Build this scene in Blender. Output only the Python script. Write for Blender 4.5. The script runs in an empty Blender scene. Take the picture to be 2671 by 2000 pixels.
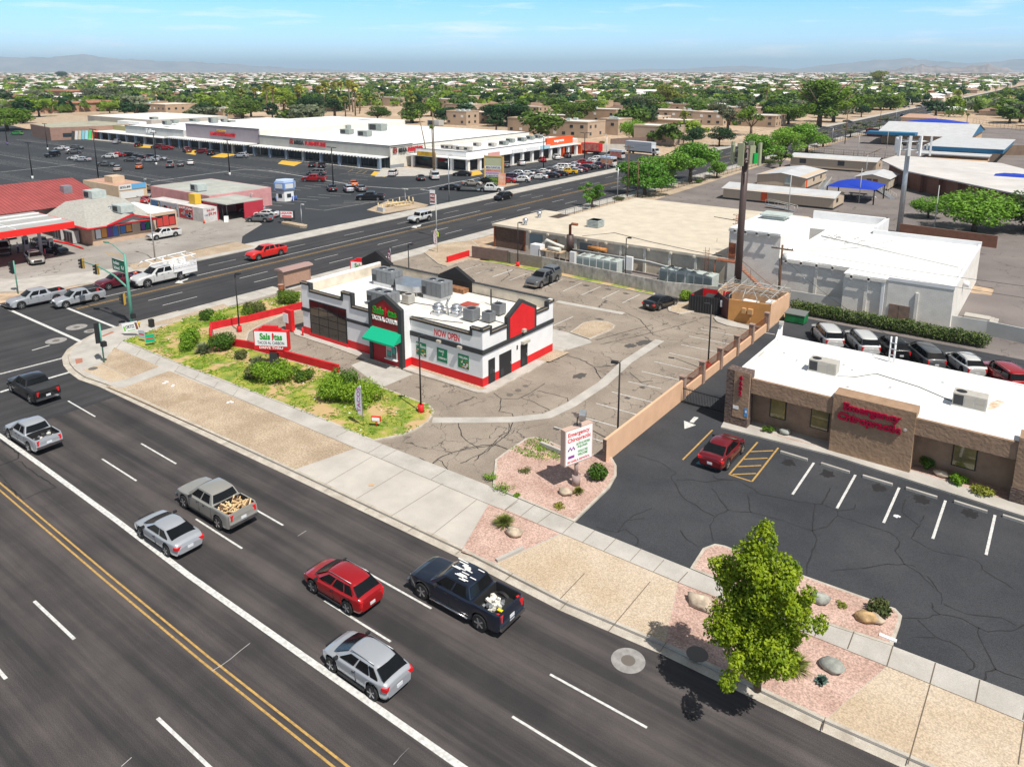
import bpy,math,random
import numpy as np
from mathutils import Vector,Matrix
D=bpy.data
SC=bpy.context.scene
COL=SC.collection
R=math.radians
rnd=random.Random(11)
# camera
FPX,PITCH,YAW,HC=1972.43,0.217531,-0.64144,26.248
CAMX,CAMY,PPY=3.0133,-4.0351,621.56
FW=Vector((math.sin(YAW)*math.cos(PITCH),math.cos(YAW)*math.cos(PITCH),-math.sin(PITCH)))
RT=FW.cross(Vector((0,0,1))).normalized()
UP=RT.cross(FW)
cd=D.cameras.new('camera');cd.sensor_width=36;cd.lens=FPX/2671*36
cd.shift_y=-(1000-PPY)/2671;cd.clip_start=0.5;cd.clip_end=120000
cam=D.objects.new('camera',cd);COL.objects.link(cam)
cam.matrix_world=Matrix(((RT.x,UP.x,-FW.x,CAMX),(RT.y,UP.y,-FW.y,CAMY),(RT.z,UP.z,-FW.z,HC),(0,0,0,1)))
SC.camera=cam
# sky and sun
SUN_EL,SUN_AZ=58.9,106.0
world=D.worlds.new('World');SC.world=world;world.use_nodes=True
wn,wl=world.node_tree.nodes,world.node_tree.links
wn.clear()
wo=wn.new('ShaderNodeOutputWorld');wb=wn.new('ShaderNodeBackground');wb.inputs[1].default_value=0.10
sk=wn.new('ShaderNodeTexSky');sk.sky_type='NISHITA';sk.sun_disc=False
sk.sun_elevation=R(SUN_EL);sk.sun_rotation=R(SUN_AZ);sk.altitude=300;sk.air_density=1.0;sk.dust_density=0.6;sk.ozone_density=2.5
tc=wn.new('ShaderNodeTexCoord');sx=wn.new('ShaderNodeSeparateXYZ');wl.new(tc.outputs['Generated'],sx.inputs[0])
# the blue of the air grows with height above the horizon
rp=wn.new('ShaderNodeValToRGB');wl.new(sx.outputs[2],rp.inputs[0])
cr=rp.color_ramp;cr.elements[0].position=0.0;cr.elements[0].color=(1.15,1.7,2.5,1)
cr.elements[1].position=0.22;cr.elements[1].color=(1.35,1.0,0.68,1)
e=cr.elements.new(0.028);e.color=(1.15,1.6,2.25,1)
e=cr.elements.new(0.085);e.color=(0.80,1.38,2.25,1)
mm=wn.new('ShaderNodeMix');mm.data_type='RGBA';mm.blend_type='MULTIPLY';mm.inputs[0].default_value=1
wl.new(sk.outputs[0],mm.inputs[6]);wl.new(rp.outputs[0],mm.inputs[7])
mp=wn.new('ShaderNodeMapping');mp.inputs['Scale'].default_value=(3.2,3.2,34);mp.inputs['Location'].default_value=(0.9,0.35,0.2)
wl.new(tc.outputs['Generated'],mp.inputs[0])
cn=wn.new('ShaderNodeTexNoise');cn.inputs['Scale'].default_value=2.2;cn.inputs['Detail'].default_value=9;cn.inputs['Roughness'].default_value=0.62
wl.new(mp.outputs[0],cn.inputs[0])
c2=wn.new('ShaderNodeValToRGB');wl.new(cn.outputs[0],c2.inputs[0])
c2.color_ramp.elements[0].position=0.53;c2.color_ramp.elements[0].color=(0,0,0,1)
c2.color_ramp.elements[1].position=0.78;c2.color_ramp.elements[1].color=(0.75,0.75,0.75,1)
mx=wn.new('ShaderNodeMix');mx.data_type='RGBA'
wl.new(c2.outputs[0],mx.inputs[0]);wl.new(mm.outputs[2],mx.inputs[6]);mx.inputs[7].default_value=(11,11.4,12,1)
wl.new(mx.outputs[2],wb.inputs[0]);wl.new(wb.outputs[0],wo.inputs[0])
sl=D.lights.new('sun','SUN');sl.energy=5.0;sl.angle=R(0.53);sl.color=(1.0,0.95,0.87)
sun=D.objects.new('sun',sl);COL.objects.link(sun)
sd=Vector((math.sin(R(SUN_AZ))*math.cos(R(SUN_EL)),math.cos(R(SUN_AZ))*math.cos(R(SUN_EL)),math.sin(R(SUN_EL))))
sun.rotation_euler=sd.to_track_quat('Z','Y').to_euler();sun.location=(0,0,60)
SC.view_settings.view_transform='Standard';SC.view_settings.look='None'
SC.view_settings.exposure=0.22;SC.view_settings.gamma=1
SC.render.engine='CYCLES'
SC.cycles.max_bounces=6;SC.cycles.volume_bounces=0;SC.cycles.transparent_max_bounces=8
# measuring: a photo point on a horizontal plane z
def G(x,y,z=0.0):
 d=FW*FPX+RT*(x-1335.5)-UP*(y-PPY)
 t=(HC-z)/-d.z
 return(CAMX+d.x*t,CAMY+d.y*t)
class Tile:
 def __init__(s,ox,oy,k=3.16):s.o=(ox,oy,k)
 def __call__(s,x,y,z=0.0):return G(s.o[0]+x/s.o[2],s.o[1]+y/s.o[2],z)
tL=Tile(0,100);tM=Tile(650,100);tN=Tile(1300,100);tQ=Tile(1971,100)
tA=Tile(0,550);tR=Tile(650,600);tB=Tile(1250,500);tC=Tile(1871,600)
tD=Tile(0,1000);tE=Tile(650,1050);tF=Tile(1200,1000);tK=Tile(1850,950,2.694)
tG=Tile(0,1500);tH=Tile(650,1500);tI=Tile(1300,1500);tJ=Tile(1971,1500)
def pl(t,pts,z=0.0):return[t(x,y,z)for x,y in pts]
# materials
MATS={}
def _node(nt,t,**k):
 n=nt.nodes.new(t)
 for a,b in k.items():setattr(n,a,b)
 return n
def mat(name,col,rough=0.85,sc=None,amt=0.15,bump=0.0,bsc=None,metal=0.0,coat=0.0,col2=None,stretch=None,spec=0.4,detail=4,rand=0.0):
 if name in MATS:return MATS[name]
 m=D.materials.new(name);m.use_nodes=True;nt=m.node_tree;b=nt.nodes['Principled BSDF']
 b.inputs['Roughness'].default_value=rough;b.inputs['Metallic'].default_value=metal
 b.inputs['Coat Weight'].default_value=coat;b.inputs['Coat Roughness'].default_value=0.06
 b.inputs['Specular IOR Level'].default_value=spec
 b.inputs['Base Color'].default_value=(*col,1)
 L=nt.links
 if sc or bump:
  geo=_node(nt,'ShaderNodeNewGeometry');mpn=_node(nt,'ShaderNodeMapping');L.new(geo.outputs['Position'],mpn.inputs[0])
  if stretch:mpn.inputs['Scale'].default_value=stretch
 src=None
 if sc:
  n=_node(nt,'ShaderNodeTexNoise');n.inputs['Scale'].default_value=sc;n.inputs['Detail'].default_value=detail;n.inputs['Roughness'].default_value=0.6
  L.new(mpn.outputs[0],n.inputs[0])
  r=_node(nt,'ShaderNodeValToRGB');L.new(n.outputs[0],r.inputs[0])
  c2=col2 or tuple(min(1,c*(1+amt))for c in col)
  c1=tuple(c*(1-amt)for c in col)if not col2 else col
  r.color_ramp.elements[0].position=0.32;r.color_ramp.elements[0].color=(*c1,1)
  r.color_ramp.elements[1].position=0.68;r.color_ramp.elements[1].color=(*c2,1)
  src=r.outputs[0];L.new(src,b.inputs['Base Color'])
 if rand:
  oi=_node(nt,'ShaderNodeObjectInfo');hs=_node(nt,'ShaderNodeHueSaturation')
  mr=_node(nt,'ShaderNodeMapRange');L.new(oi.outputs['Random'],mr.inputs[0]);mr.inputs[3].default_value=1-rand;mr.inputs[4].default_value=1+rand
  L.new(mr.outputs[0],hs.inputs['Value'])
  if src:L.new(src,hs.inputs['Color'])
  else:hs.inputs['Color'].default_value=(*col,1)
  L.new(hs.outputs[0],b.inputs['Base Color'])
 if bump:
  n=_node(nt,'ShaderNodeTexNoise');n.inputs['Scale'].default_value=bsc or 20;n.inputs['Detail'].default_value=3
  L.new(mpn.outputs[0],n.inputs[0])
  bp=_node(nt,'ShaderNodeBump');bp.inputs['Strength'].default_value=bump;bp.inputs['Distance'].default_value=0.05
  L.new(n.outputs[0],bp.inputs['Height']);L.new(bp.outputs[0],b.inputs['Normal'])
 MATS[name]=m;return m
def ground_mat(name,base,fine,blotch,cracks=None,streak=None,grit=60,patch=None,rough=0.9):
 """base colour pair mixed by big blotches, a fine grit, optional crack network, optional wheel-track streaks along an axis"""
 m=D.materials.new(name);m.use_nodes=True;nt=m.node_tree;b=nt.nodes['Principled BSDF'];L=nt.links
 b.inputs['Roughness'].default_value=rough;b.inputs['Specular IOR Level'].default_value=0.25
 geo=_node(nt,'ShaderNodeNewGeometry');P=geo.outputs['Position']
 def noise(sc,det=4,vec=P,ro=0.6):
  n=_node(nt,'ShaderNodeTexNoise');n.inputs['Scale'].default_value=sc;n.inputs['Detail'].default_value=det;n.inputs['Roughness'].default_value=ro
  L.new(vec,n.inputs[0]);return n.outputs[0]
 def ramp(s,a,bb,ca=(0,0,0),cb=(1,1,1)):
  r=_node(nt,'ShaderNodeValToRGB');L.new(s,r.inputs[0]);q=r.color_ramp.elements
  q[0].position=a;q[0].color=(*ca,1);q[1].position=bb;q[1].color=(*cb,1);return r.outputs[0]
 def mix(f,a,c,mode='MIX'):
  x=_node(nt,'ShaderNodeMix',data_type='RGBA',blend_type=mode)
  if isinstance(f,float):x.inputs[0].default_value=f
  else:L.new(f,x.inputs[0])
  for i,s in((6,a),(7,c)):
   if isinstance(s,tuple):x.inputs[i].default_value=(*s,1)
   else:L.new(s,x.inputs[i])
  return x.outputs[2]
 out=mix(ramp(noise(blotch,6),0.35,0.65),base[0],base[1])
 if streak:
  axis,period,phase,dark,light=streak
  sx=_node(nt,'ShaderNodeSeparateXYZ');L.new(P,sx.inputs[0])
  mpn=_node(nt,'ShaderNodeMapping');L.new(P,mpn.inputs[0])
  mpn.inputs['Scale'].default_value=(0.035,1.1,1)if axis==1 else(1.1,0.03,1)
  s1=noise(1.0,5,mpn.outputs[0],0.65)
  ma=_node(nt,'ShaderNodeMath',operation='MULTIPLY_ADD');L.new(sx.outputs[axis],ma.inputs[0]);ma.inputs[1].default_value=2*math.pi/period;ma.inputs[2].default_value=phase
  sn=_node(nt,'ShaderNodeMath',operation='SINE');L.new(ma.outputs[0],sn.inputs[0])
  ad=_node(nt,'ShaderNodeMath',operation='MULTIPLY_ADD');L.new(sn.outputs[0],ad.inputs[0]);ad.inputs[1].default_value=0.055;L.new(s1,ad.inputs[2])
  out=mix(ramp(ad.outputs[0],0.36,0.66),mix(1.0,out,dark,'MULTIPLY'),mix(1.0,out,light,'MULTIPLY'))
 g=noise(grit,2)
 out=mix(1.0,out,ramp(g,0.3,0.7,(1-fine,)*3,(1+fine,)*3),'MULTIPLY')
 if patch:
  out=mix(ramp(noise(patch[0],5),patch[1],patch[1]+0.06),out,patch[2])
 if cracks:
  sc,width,colr,amount=cracks
  nz=_node(nt,'ShaderNodeTexNoise');nz.inputs['Scale'].default_value=0.8;nz.inputs['Detail'].default_value=5;L.new(P,nz.inputs[0])
  vm=_node(nt,'ShaderNodeVectorMath',operation='MULTIPLY_ADD');L.new(nz.outputs['Color'],vm.inputs[0]);vm.inputs[1].default_value=(2.6,2.6,0);L.new(P,vm.inputs[2])
  vo=_node(nt,'ShaderNodeTexVoronoi',feature='DISTANCE_TO_EDGE');vo.inputs['Scale'].default_value=sc;L.new(vm.outputs[0],vo.inputs[0])
  ln=ramp(vo.outputs['Distance'],width*0.4,width,(1,1,1),(0,0,0))
  msk=ramp(noise(0.09,3),0.5-amount,0.56-amount)
  mu=mix(1.0,ln,msk,'MULTIPLY')
  out=mix(mu,out,colr)
 L.new(out,b.inputs['Base Color'])
 bp=_node(nt,'ShaderNodeBump');bp.inputs['Strength'].default_value=0.35;bp.inputs['Distance'].default_value=0.02
 L.new(g,bp.inputs['Height']);L.new(bp.outputs[0],b.inputs['Normal'])
 MATS[name]=m;return m
def leaf_mat(name,c1,c2,rand=0.22,sc=1.3):
 m=D.materials.new(name);m.use_nodes=True;nt=m.node_tree;b=nt.nodes['Principled BSDF'];L=nt.links
 b.inputs['Roughness'].default_value=0.55;b.inputs['Specular IOR Level'].default_value=0.3
 geo=_node(nt,'ShaderNodeNewGeometry');n=_node(nt,'ShaderNodeTexNoise');n.inputs['Scale'].default_value=sc;n.inputs['Detail'].default_value=5
 L.new(geo.outputs['Position'],n.inputs[0])
 r=_node(nt,'ShaderNodeValToRGB');L.new(n.outputs[0],r.inputs[0])
 r.color_ramp.elements[0].position=0.35;r.color_ramp.elements[0].color=(*c1,1);r.color_ramp.elements[1].position=0.65;r.color_ramp.elements[1].color=(*c2,1)
 oi=_node(nt,'ShaderNodeObjectInfo');hs=_node(nt,'ShaderNodeHueSaturation');L.new(r.outputs[0],hs.inputs['Color'])
 mr=_node(nt,'ShaderNodeMapRange');L.new(oi.outputs['Random'],mr.inputs[0]);mr.inputs[3].default_value=1-rand;mr.inputs[4].default_value=1+rand
 L.new(mr.outputs[0],hs.inputs['Value'])
 mh=_node(nt,'ShaderNodeMapRange');L.new(oi.outputs['Random'],mh.inputs[0]);mh.inputs[3].default_value=0.515;mh.inputs[4].default_value=0.485
 L.new(mh.outputs[0],hs.inputs['Hue'])
 L.new(hs.outputs[0],b.inputs['Base Color'])
 tr=_node(nt,'ShaderNodeBsdfTranslucent');L.new(hs.outputs[0],tr.inputs[0]);ms=_node(nt,'ShaderNodeMixShader');ms.inputs[0].default_value=0.28
 L.new(b.outputs[0],ms.inputs[1]);L.new(tr.outputs[0],ms.inputs[2]);L.new(ms.outputs[0],nt.nodes['Material Output'].inputs[0])
 MATS[name]=m;return m
def brick_mat(name,c1,c2,mortar,sc=1.0,bw=0.4,bh=0.2,axis='X',bump=0.4):
 if name in MATS:return MATS[name]
 m=D.materials.new(name);m.use_nodes=True;nt=m.node_tree;b=nt.nodes['Principled BSDF'];L=nt.links
 b.inputs['Roughness'].default_value=0.9;b.inputs['Specular IOR Level'].default_value=0.2
 geo=_node(nt,'ShaderNodeNewGeometry');s=_node(nt,'ShaderNodeSeparateXYZ');L.new(geo.outputs['Position'],s.inputs[0])
 ad=_node(nt,'ShaderNodeMath',operation='ADD');L.new(s.outputs[0],ad.inputs[0]);L.new(s.outputs[1],ad.inputs[1])
 cb=_node(nt,'ShaderNodeCombineXYZ');L.new(ad.outputs[0],cb.inputs[0]);L.new(s.outputs[2],cb.inputs[1])
 t=_node(nt,'ShaderNodeTexBrick');L.new(cb.outputs[0],t.inputs[0]);t.inputs['Scale'].default_value=sc
 t.inputs['Color1'].default_value=(*c1,1);t.inputs['Color2'].default_value=(*c2,1);t.inputs['Mortar'].default_value=(*mortar,1)
 t.inputs['Brick Width'].default_value=bw;t.inputs['Row Height'].default_value=bh;t.inputs['Mortar Size'].default_value=0.012
 n=_node(nt,'ShaderNodeTexNoise');n.inputs['Scale'].default_value=0.9;n.inputs['Detail'].default_value=6;L.new(geo.outputs['Position'],n.inputs[0])
 r=_node(nt,'ShaderNodeValToRGB');L.new(n.outputs[0],r.inputs[0]);r.color_ramp.elements[0].position=.3;r.color_ramp.elements[0].color=(.9,.9,.9,1);r.color_ramp.elements[1].position=.7;r.color_ramp.elements[1].color=(1.05,1.05,1.05,1)
 x=_node(nt,'ShaderNodeMix',data_type='RGBA',blend_type='MULTIPLY');x.inputs[0].default_value=1;L.new(t.outputs[0],x.inputs[6]);L.new(r.outputs[0],x.inputs[7])
 L.new(x.outputs[2],b.inputs['Base Color'])
 bp=_node(nt,'ShaderNodeBump');bp.inputs['Strength'].default_value=bump;bp.inputs['Distance'].default_value=0.02;L.new(t.outputs['Fac'],bp.inputs['Height']);bp.invert=True;L.new(bp.outputs[0],b.inputs['Normal'])
 MATS[name]=m;return m
road_m=ground_mat('asphalt_main_road',((0.050,0.046,0.047),(0.072,0.065,0.064)),0.38,0.3,streak=(1,2.9,2.6,(0.60,0.62,0.64),(1.35,1.3,1.27)),grit=26)
cross_m=ground_mat('asphalt_cross_road',((0.036,0.037,0.040),(0.052,0.051,0.053)),0.25,0.2,streak=(0,1.6,0.4,(0.8,0.8,0.82),(1.2,1.2,1.2)),grit=22)
oldlot_m=ground_mat('asphalt_worn_lot',((0.215,0.18,0.148),(0.30,0.255,0.21)),0.28,0.22,cracks=(0.36,0.012,(0.085,0.072,0.065),0.07),grit=18,patch=(0.33,0.68,(0.10,0.088,0.08)))
blacklot_m=ground_mat('asphalt_sealed_lot',((0.034,0.037,0.043),(0.054,0.056,0.062)),0.3,0.18,grit=20,patch=(0.5,0.70,(0.095,0.09,0.085)))
plaza_m=ground_mat('asphalt_plaza',((0.032,0.036,0.042),(0.046,0.050,0.055)),0.2,0.05,grit=6)
gas_m=ground_mat('concrete_forecourt',((0.24,0.22,0.20),(0.34,0.32,0.295)),0.18,0.12,grit=9,cracks=(0.2,0.012,(0.12,0.11,0.1),0.05))
school_m=ground_mat('asphalt_school',((0.15,0.13,0.125),(0.21,0.185,0.175)),0.2,0.1,grit=8,cracks=(0.16,0.010,(0.07,0.065,0.06),0.06))
walk_m=ground_mat('concrete_walk',((0.36,0.34,0.31),(0.47,0.445,0.41)),0.14,0.5,grit=30)
kerb_m=ground_mat('concrete_kerb',((0.36,0.32,0.27),(0.5,0.46,0.40)),0.18,1.2,grit=25)
apron_m=ground_mat('concrete_apron',((0.40,0.375,0.34),(0.50,0.47,0.425)),0.14,0.35,grit=24,patch=(0.3,0.67,(0.3,0.285,0.265)))
pebble_m=ground_mat('exposed_aggregate',((0.43,0.335,0.235),(0.50,0.42,0.33)),0.28,0.22,grit=13)
dirt_m=ground_mat('gravel_dirt',((0.33,0.255,0.18),(0.45,0.36,0.265)),0.34,0.35,grit=9,patch=(0.25,0.63,(0.33,0.25,0.17)))
pink_m=ground_mat('pink_gravel',((0.38,0.25,0.205),(0.50,0.355,0.30)),0.38,0.5,grit=11)
desert_m=ground_mat('desert_ground',((0.34,0.25,0.17),(0.50,0.38,0.27)),0.3,0.02,grit=0.7)
lawn_m=ground_mat('patchy_lawn',((0.12,0.20,0.028),(0.36,0.34,0.07)),0.5,0.7,grit=14,patch=(0.34,0.51,(0.47,0.33,0.17)))
line_w=mat('road_paint_white',(0.40,0.40,0.39),0.7,sc=5,col2=(.68,.68,.66))
line_w2=mat('road_paint_worn',(0.42,0.41,0.40),0.8,sc=6,amt=0.3)
line_y=mat('road_paint_yellow',(0.30,0.19,0.07),0.7,sc=5,col2=(.52,.32,.09))
crack_m=mat('crack_sealant',(0.020,0.020,0.022),0.7)
M_white=mat('paint_white',(0.74,0.745,0.75),0.6,sc=0.8,amt=0.05,bump=0.15,bsc=8)
M_roofw=ground_mat('roof_coating_white',((0.80,0.80,0.79),(0.75,0.745,0.73)),0.03,0.3,grit=2,patch=(0.3,0.64,(0.64,0.62,0.58)),rough=.6)
M_roofg=mat('roof_dirty_white',(0.66,0.64,0.60),0.8,sc=0.7,amt=0.16)
M_red=mat('paint_red',(0.62,0.012,0.016),0.55,sc=1.2,amt=0.1)
M_dred=mat('paint_dark_red',(0.30,0.012,0.02),0.5)
M_black=mat('paint_black',(0.018,0.018,0.02),0.6)
M_char=mat('paint_charcoal',(0.035,0.037,0.04),0.7,sc=2,amt=0.15)
M_glassd=mat('glass_dark',(0.012,0.012,0.014),0.06,spec=0.8,coat=0.6)
M_glassw=mat('window_glass',(0.03,0.04,0.05),0.08,spec=0.8)
M_green=mat('canvas_green',(0.0,0.36,0.19),0.7)
M_postg=mat('poster_green',(0.0,0.17,0.075),0.5)
M_logog=mat('logo_green',(0.02,0.30,0.03),0.4)
M_steel=mat('galvanised_steel',(0.42,0.44,0.46),0.4,metal=0.7,sc=3,amt=0.12)
M_duct=mat('sheet_metal',(0.55,0.57,0.6),0.3,metal=0.85,sc=2,amt=0.1)
M_unit=mat('hvac_grey',(0.17,0.18,0.19),0.55,sc=3,amt=0.1)
M_unitl=mat('hvac_beige',(0.42,0.40,0.36),0.6,sc=3,amt=0.1)
M_unitw=mat('hvac_pale',(0.42,0.47,0.45),0.6,sc=2,amt=0.12)
M_tan=mat('stucco_tan',(0.52,0.35,0.22),0.95,sc=1.2,amt=0.1,bump=0.3,bsc=12)
M_brown=mat('stucco_brown',(0.30,0.20,0.135),0.95,sc=1.4,amt=0.14,bump=0.8,bsc=5)
M_beige=mat('roof_tan_gravel',(0.52,0.46,0.37),0.9,sc=0.5,amt=0.10)
M_cream=mat('plaster_cream',(0.55,0.49,0.40),0.9,sc=0.7,amt=0.2,bump=0.2,bsc=4)
M_block=brick_mat('painted_block',(0.76,0.73,0.67),(0.72,0.69,0.64),(0.62,0.60,0.56),bh=0.2,bw=0.4)
M_stone=mat('split_stone',(0.12,0.085,0.072),0.95,sc=5,amt=0.7,bump=1.0,bsc=4,stretch=(1,1,2.2))
M_fence=brick_mat('brown_block',(0.21,0.15,0.13),(0.17,0.12,0.105),(0.12,0.09,0.08))
M_fenceg=brick_mat('grey_block',(0.27,0.24,0.20),(0.23,0.2,0.17),(0.16,0.14,0.12))
M_brick=brick_mat('red_brick',(0.28,0.12,0.075),(0.22,0.09,0.055),(0.22,0.16,0.13),bw=0.25,bh=0.1)
M_lbrick=brick_mat('pinkish_brick',(0.34,0.21,0.16),(0.29,0.17,0.13),(0.3,0.22,0.18),bw=0.4,bh=0.2)
M_rust=mat('rusty_steel',(0.22,0.075,0.035),0.8,sc=4,amt=0.35)
M_brownp=mat('brown_pole_paint',(0.075,0.05,0.045),0.5)
M_wood=mat('old_timber',(0.13,0.075,0.045),0.9,sc=3,amt=0.3,stretch=(1,1,.2))
M_rubber=mat('tyre_rubber',(0.018,0.018,0.018),0.8)
M_rim=mat('alloy_rim',(0.5,0.5,0.51),0.3,metal=0.8)
M_trim=mat('black_plastic',(0.02,0.02,0.022),0.6)
M_carglass=mat('car_glass',(0.006,0.007,0.008),0.12,spec=0.35)
M_tail=mat('tail_lens',(0.62,0.012,0.015),0.15,coat=1)
M_head=mat('head_lens',(0.7,0.7,0.68),0.1,coat=1)
M_plate=mat('plate_white',(0.6,0.62,0.65),0.5)
M_chrome=mat('chrome',(0.6,0.6,0.62),0.15,metal=1)
M_bark=mat('bark',(0.12,0.085,0.06),0.95,sc=3,amt=0.35)
M_palmb=mat('palm_bark',(0.22,0.16,0.11),0.95,sc=2,amt=0.3)
M_dead=mat('dead_fronds',(0.42,0.30,0.14),0.9,sc=2,amt=0.3)
M_rock=mat('boulder',(0.46,0.38,0.29),0.9,sc=2.5,amt=0.35,bump=0.8,bsc=3)
M_rockg=mat('grey_boulder',(0.30,0.31,0.28),0.9,sc=2.5,amt=0.3,bump=0.8,bsc=3)
M_blue=mat('shade_fabric_blue',(0.005,0.035,0.36),0.7,sc=.5,amt=.1)
M_yel=mat('yellow_paint',(0.62,0.38,0.05),0.7,sc=1,amt=0.1)
M_orange=mat('orange_red_paint',(0.68,0.09,0.015),0.6)
M_teal=mat('signal_green_pole',(0.10,0.30,0.23),0.55,sc=2,amt=0.15)
M_signg=mat('street_sign_green',(0.0,0.14,0.075),0.4)
M_lime=mat('fluorescent_yellow_green',(0.62,0.80,0.02),0.4)
M_skin=mat('skin',(0.42,0.24,0.16),0.6)
M_lila=mat('mauve_plaster',(0.30,0.26,0.29),0.8,sc=.6,amt=.06)
M_greyw=mat('plaster_grey',(0.46,0.47,0.46),0.8,sc=.6,amt=.08)
M_offw=mat('plaster_offwhite',(0.62,0.60,0.54),0.8,sc=.6,amt=.08)
M_dark=mat('shopfront_dark',(0.02,0.024,0.03),0.35,sc=0.4,amt=0.6)
M_bluegrey=mat('column_bluegrey',(0.22,0.27,0.34),0.7)
M_tile=mat('roof_tile_brown',(0.30,0.15,0.09),0.9,sc=.8,amt=.2)
# mesh building
def tag(o,label=None,cat=None,group=None,kind=None):
 if label:o['label']=label
 if cat:o['category']=cat
 if group:o['group']=group
 if kind:o['kind']=kind
 return o
def thing(name,label,cat,loc=(0,0,0),rotz=0,group=None):
 o=D.objects.new(name,None);COL.objects.link(o);o.location=(loc[0],loc[1],loc[2]if len(loc)>2 else 0);o.rotation_euler=(0,0,rotz)
 o.empty_display_size=0.3
 return tag(o,label,cat,group)
def root_loc(p):
 while p.parent:p=p.parent
 return p.location
class MB:
 def __init__(s):s.v=[];s.f=[];s.m=[];s.s=[]
 def add(s,vs,fs,mi=0,sm=False):
  n=len(s.v);s.v+=[tuple(v)for v in vs]
  for f in fs:s.f.append([i+n for i in f]);s.m.append(mi);s.s.append(sm)
  return s
 def box(s,x0,y0,z0,x1,y1,z1,mi=0):
  x0,x1=min(x0,x1),max(x0,x1);y0,y1=min(y0,y1),max(y0,y1)
  return s.add([(x0,y0,z0),(x1,y0,z0),(x1,y1,z0),(x0,y1,z0),(x0,y0,z1),(x1,y0,z1),(x1,y1,z1),(x0,y1,z1)],[(0,3,2,1),(4,5,6,7),(0,1,5,4),(1,2,6,5),(2,3,7,6),(3,0,4,7)],mi)
 def obox(s,c,sz,rz=0,mi=0,tilt=None):
  M=Matrix.Rotation(rz,3,'Z')
  if tilt:M=M@Matrix.Rotation(tilt[1],3,tilt[0])
  h=[a/2 for a in sz];vs=[]
  for z in(-h[2],h[2]):
   for x,y in((-h[0],-h[1]),(h[0],-h[1]),(h[0],h[1]),(-h[0],h[1])):
    p=M@Vector((x,y,z));vs.append((c[0]+p.x,c[1]+p.y,c[2]+p.z))
  return s.add(vs,[(0,3,2,1),(4,5,6,7),(0,1,5,4),(1,2,6,5),(2,3,7,6),(3,0,4,7)],mi)
 def prism(s,poly,z0,z1,mi=0,topmi=None):
  a=sum(poly[i][0]*poly[(i+1)%len(poly)][1]-poly[(i+1)%len(poly)][0]*poly[i][1]for i in range(len(poly)))
  if a<0:poly=poly[::-1]
  n=len(poly);b0=len(s.v)
  s.v+=[(p[0],p[1],z0)for p in poly]+[(p[0],p[1],z1)for p in poly]
  s.f.append([b0+n+i for i in range(n)]);s.m.append(mi if topmi is None else topmi);s.s.append(False)
  s.f.append([b0+n-1-i for i in range(n)]);s.m.append(mi);s.s.append(False)
  for i in range(n):
   j=(i+1)%n;s.f.append([b0+i,b0+j,b0+n+j,b0+n+i]);s.m.append(mi);s.s.append(False)
  return s
 def sheet(s,poly,z,mi=0):
  a=sum(poly[i][0]*poly[(i+1)%len(poly)][1]-poly[(i+1)%len(poly)][0]*poly[i][1]for i in range(len(poly)))
  if a<0:poly=poly[::-1]
  return s.add([(p[0],p[1],z)for p in poly],[list(range(len(poly)))],mi)
 def vpanel(s,axis,c,a0,a1,z0,z1,th,mi=0):
  if axis=='Y':return s.box(a0,c-th,z0,a1,c,z1,mi)
  return s.box(c,a0,z0,c+th,a1,z1,mi)
 def ypoly(s,pts,y0,y1,mi=0):
  n=len(pts);b=len(s.v)
  s.v+=[(p[0],y0,p[1])for p in pts]+[(p[0],y1,p[1])for p in pts]
  s.f.append([b+i for i in range(n)]);s.f.append([b+n+n-1-i for i in range(n)])
  for i in range(n):j=(i+1)%n;s.f.append([b+j,b+i,b+n+i,b+n+j])
  s.m+=[mi]*(n+2);s.s+=[False]*(n+2);return s
 def xpoly(s,pts,x0,x1,mi=0):
  n=len(pts);b=len(s.v)
  s.v+=[(x0,p[0],p[1])for p in pts]+[(x1,p[0],p[1])for p in pts]
  s.f.append([b+n-1-i for i in range(n)]);s.f.append([b+n+i for i in range(n)])
  for i in range(n):j=(i+1)%n;s.f.append([b+i,b+j,b+n+j,b+n+i])
  s.m+=[mi]*(n+2);s.s+=[False]*(n+2);return s
 def tube(s,pts,r,n=8,mi=0,sm=True,cap=True):
  pts=[Vector(p)for p in pts];rs=r if isinstance(r,(list,tuple))else[r]*len(pts);b=len(s.v)
  for i,p in enumerate(pts):
   d=(pts[min(i+1,len(pts)-1)]-pts[max(i-1,0)])
   d=d.normalized()if d.length>1e-9 else Vector((0,0,1))
   a=Vector((1,0,0))if abs(d.x)<0.8 else Vector((0,1,0))
   u=d.cross(a).normalized();w=d.cross(u)
   for k in range(n):
    t=2*math.pi*k/n;q=p+(u*math.cos(t)+w*math.sin(t))*rs[i];s.v.append(tuple(q))
  for i in range(len(pts)-1):
   for k in range(n):
    k2=(k+1)%n;s.f.append([b+i*n+k,b+(i+1)*n+k,b+(i+1)*n+k2,b+i*n+k2]);s.m.append(mi);s.s.append(sm)
  if cap:
   s.f.append([b+k for k in range(n)]);s.f.append([b+(len(pts)-1)*n+n-1-k for k in range(n)]);s.m+=[mi]*2;s.s+=[False]*2
  return s
 def cyl(s,x,y,z0,z1,r,n=12,mi=0,r2=None):return s.tube([(x,y,z0),(x,y,z1)],[r,r if r2 is None else r2],n,mi)
 def disc(s,x,y,z,r,n=20,mi=0,r2=None):return s.sheet([(x+r*math.cos(2*math.pi*k/n),y+(r2 or r)*math.sin(2*math.pi*k/n))for k in range(n)],z,mi)
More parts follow.
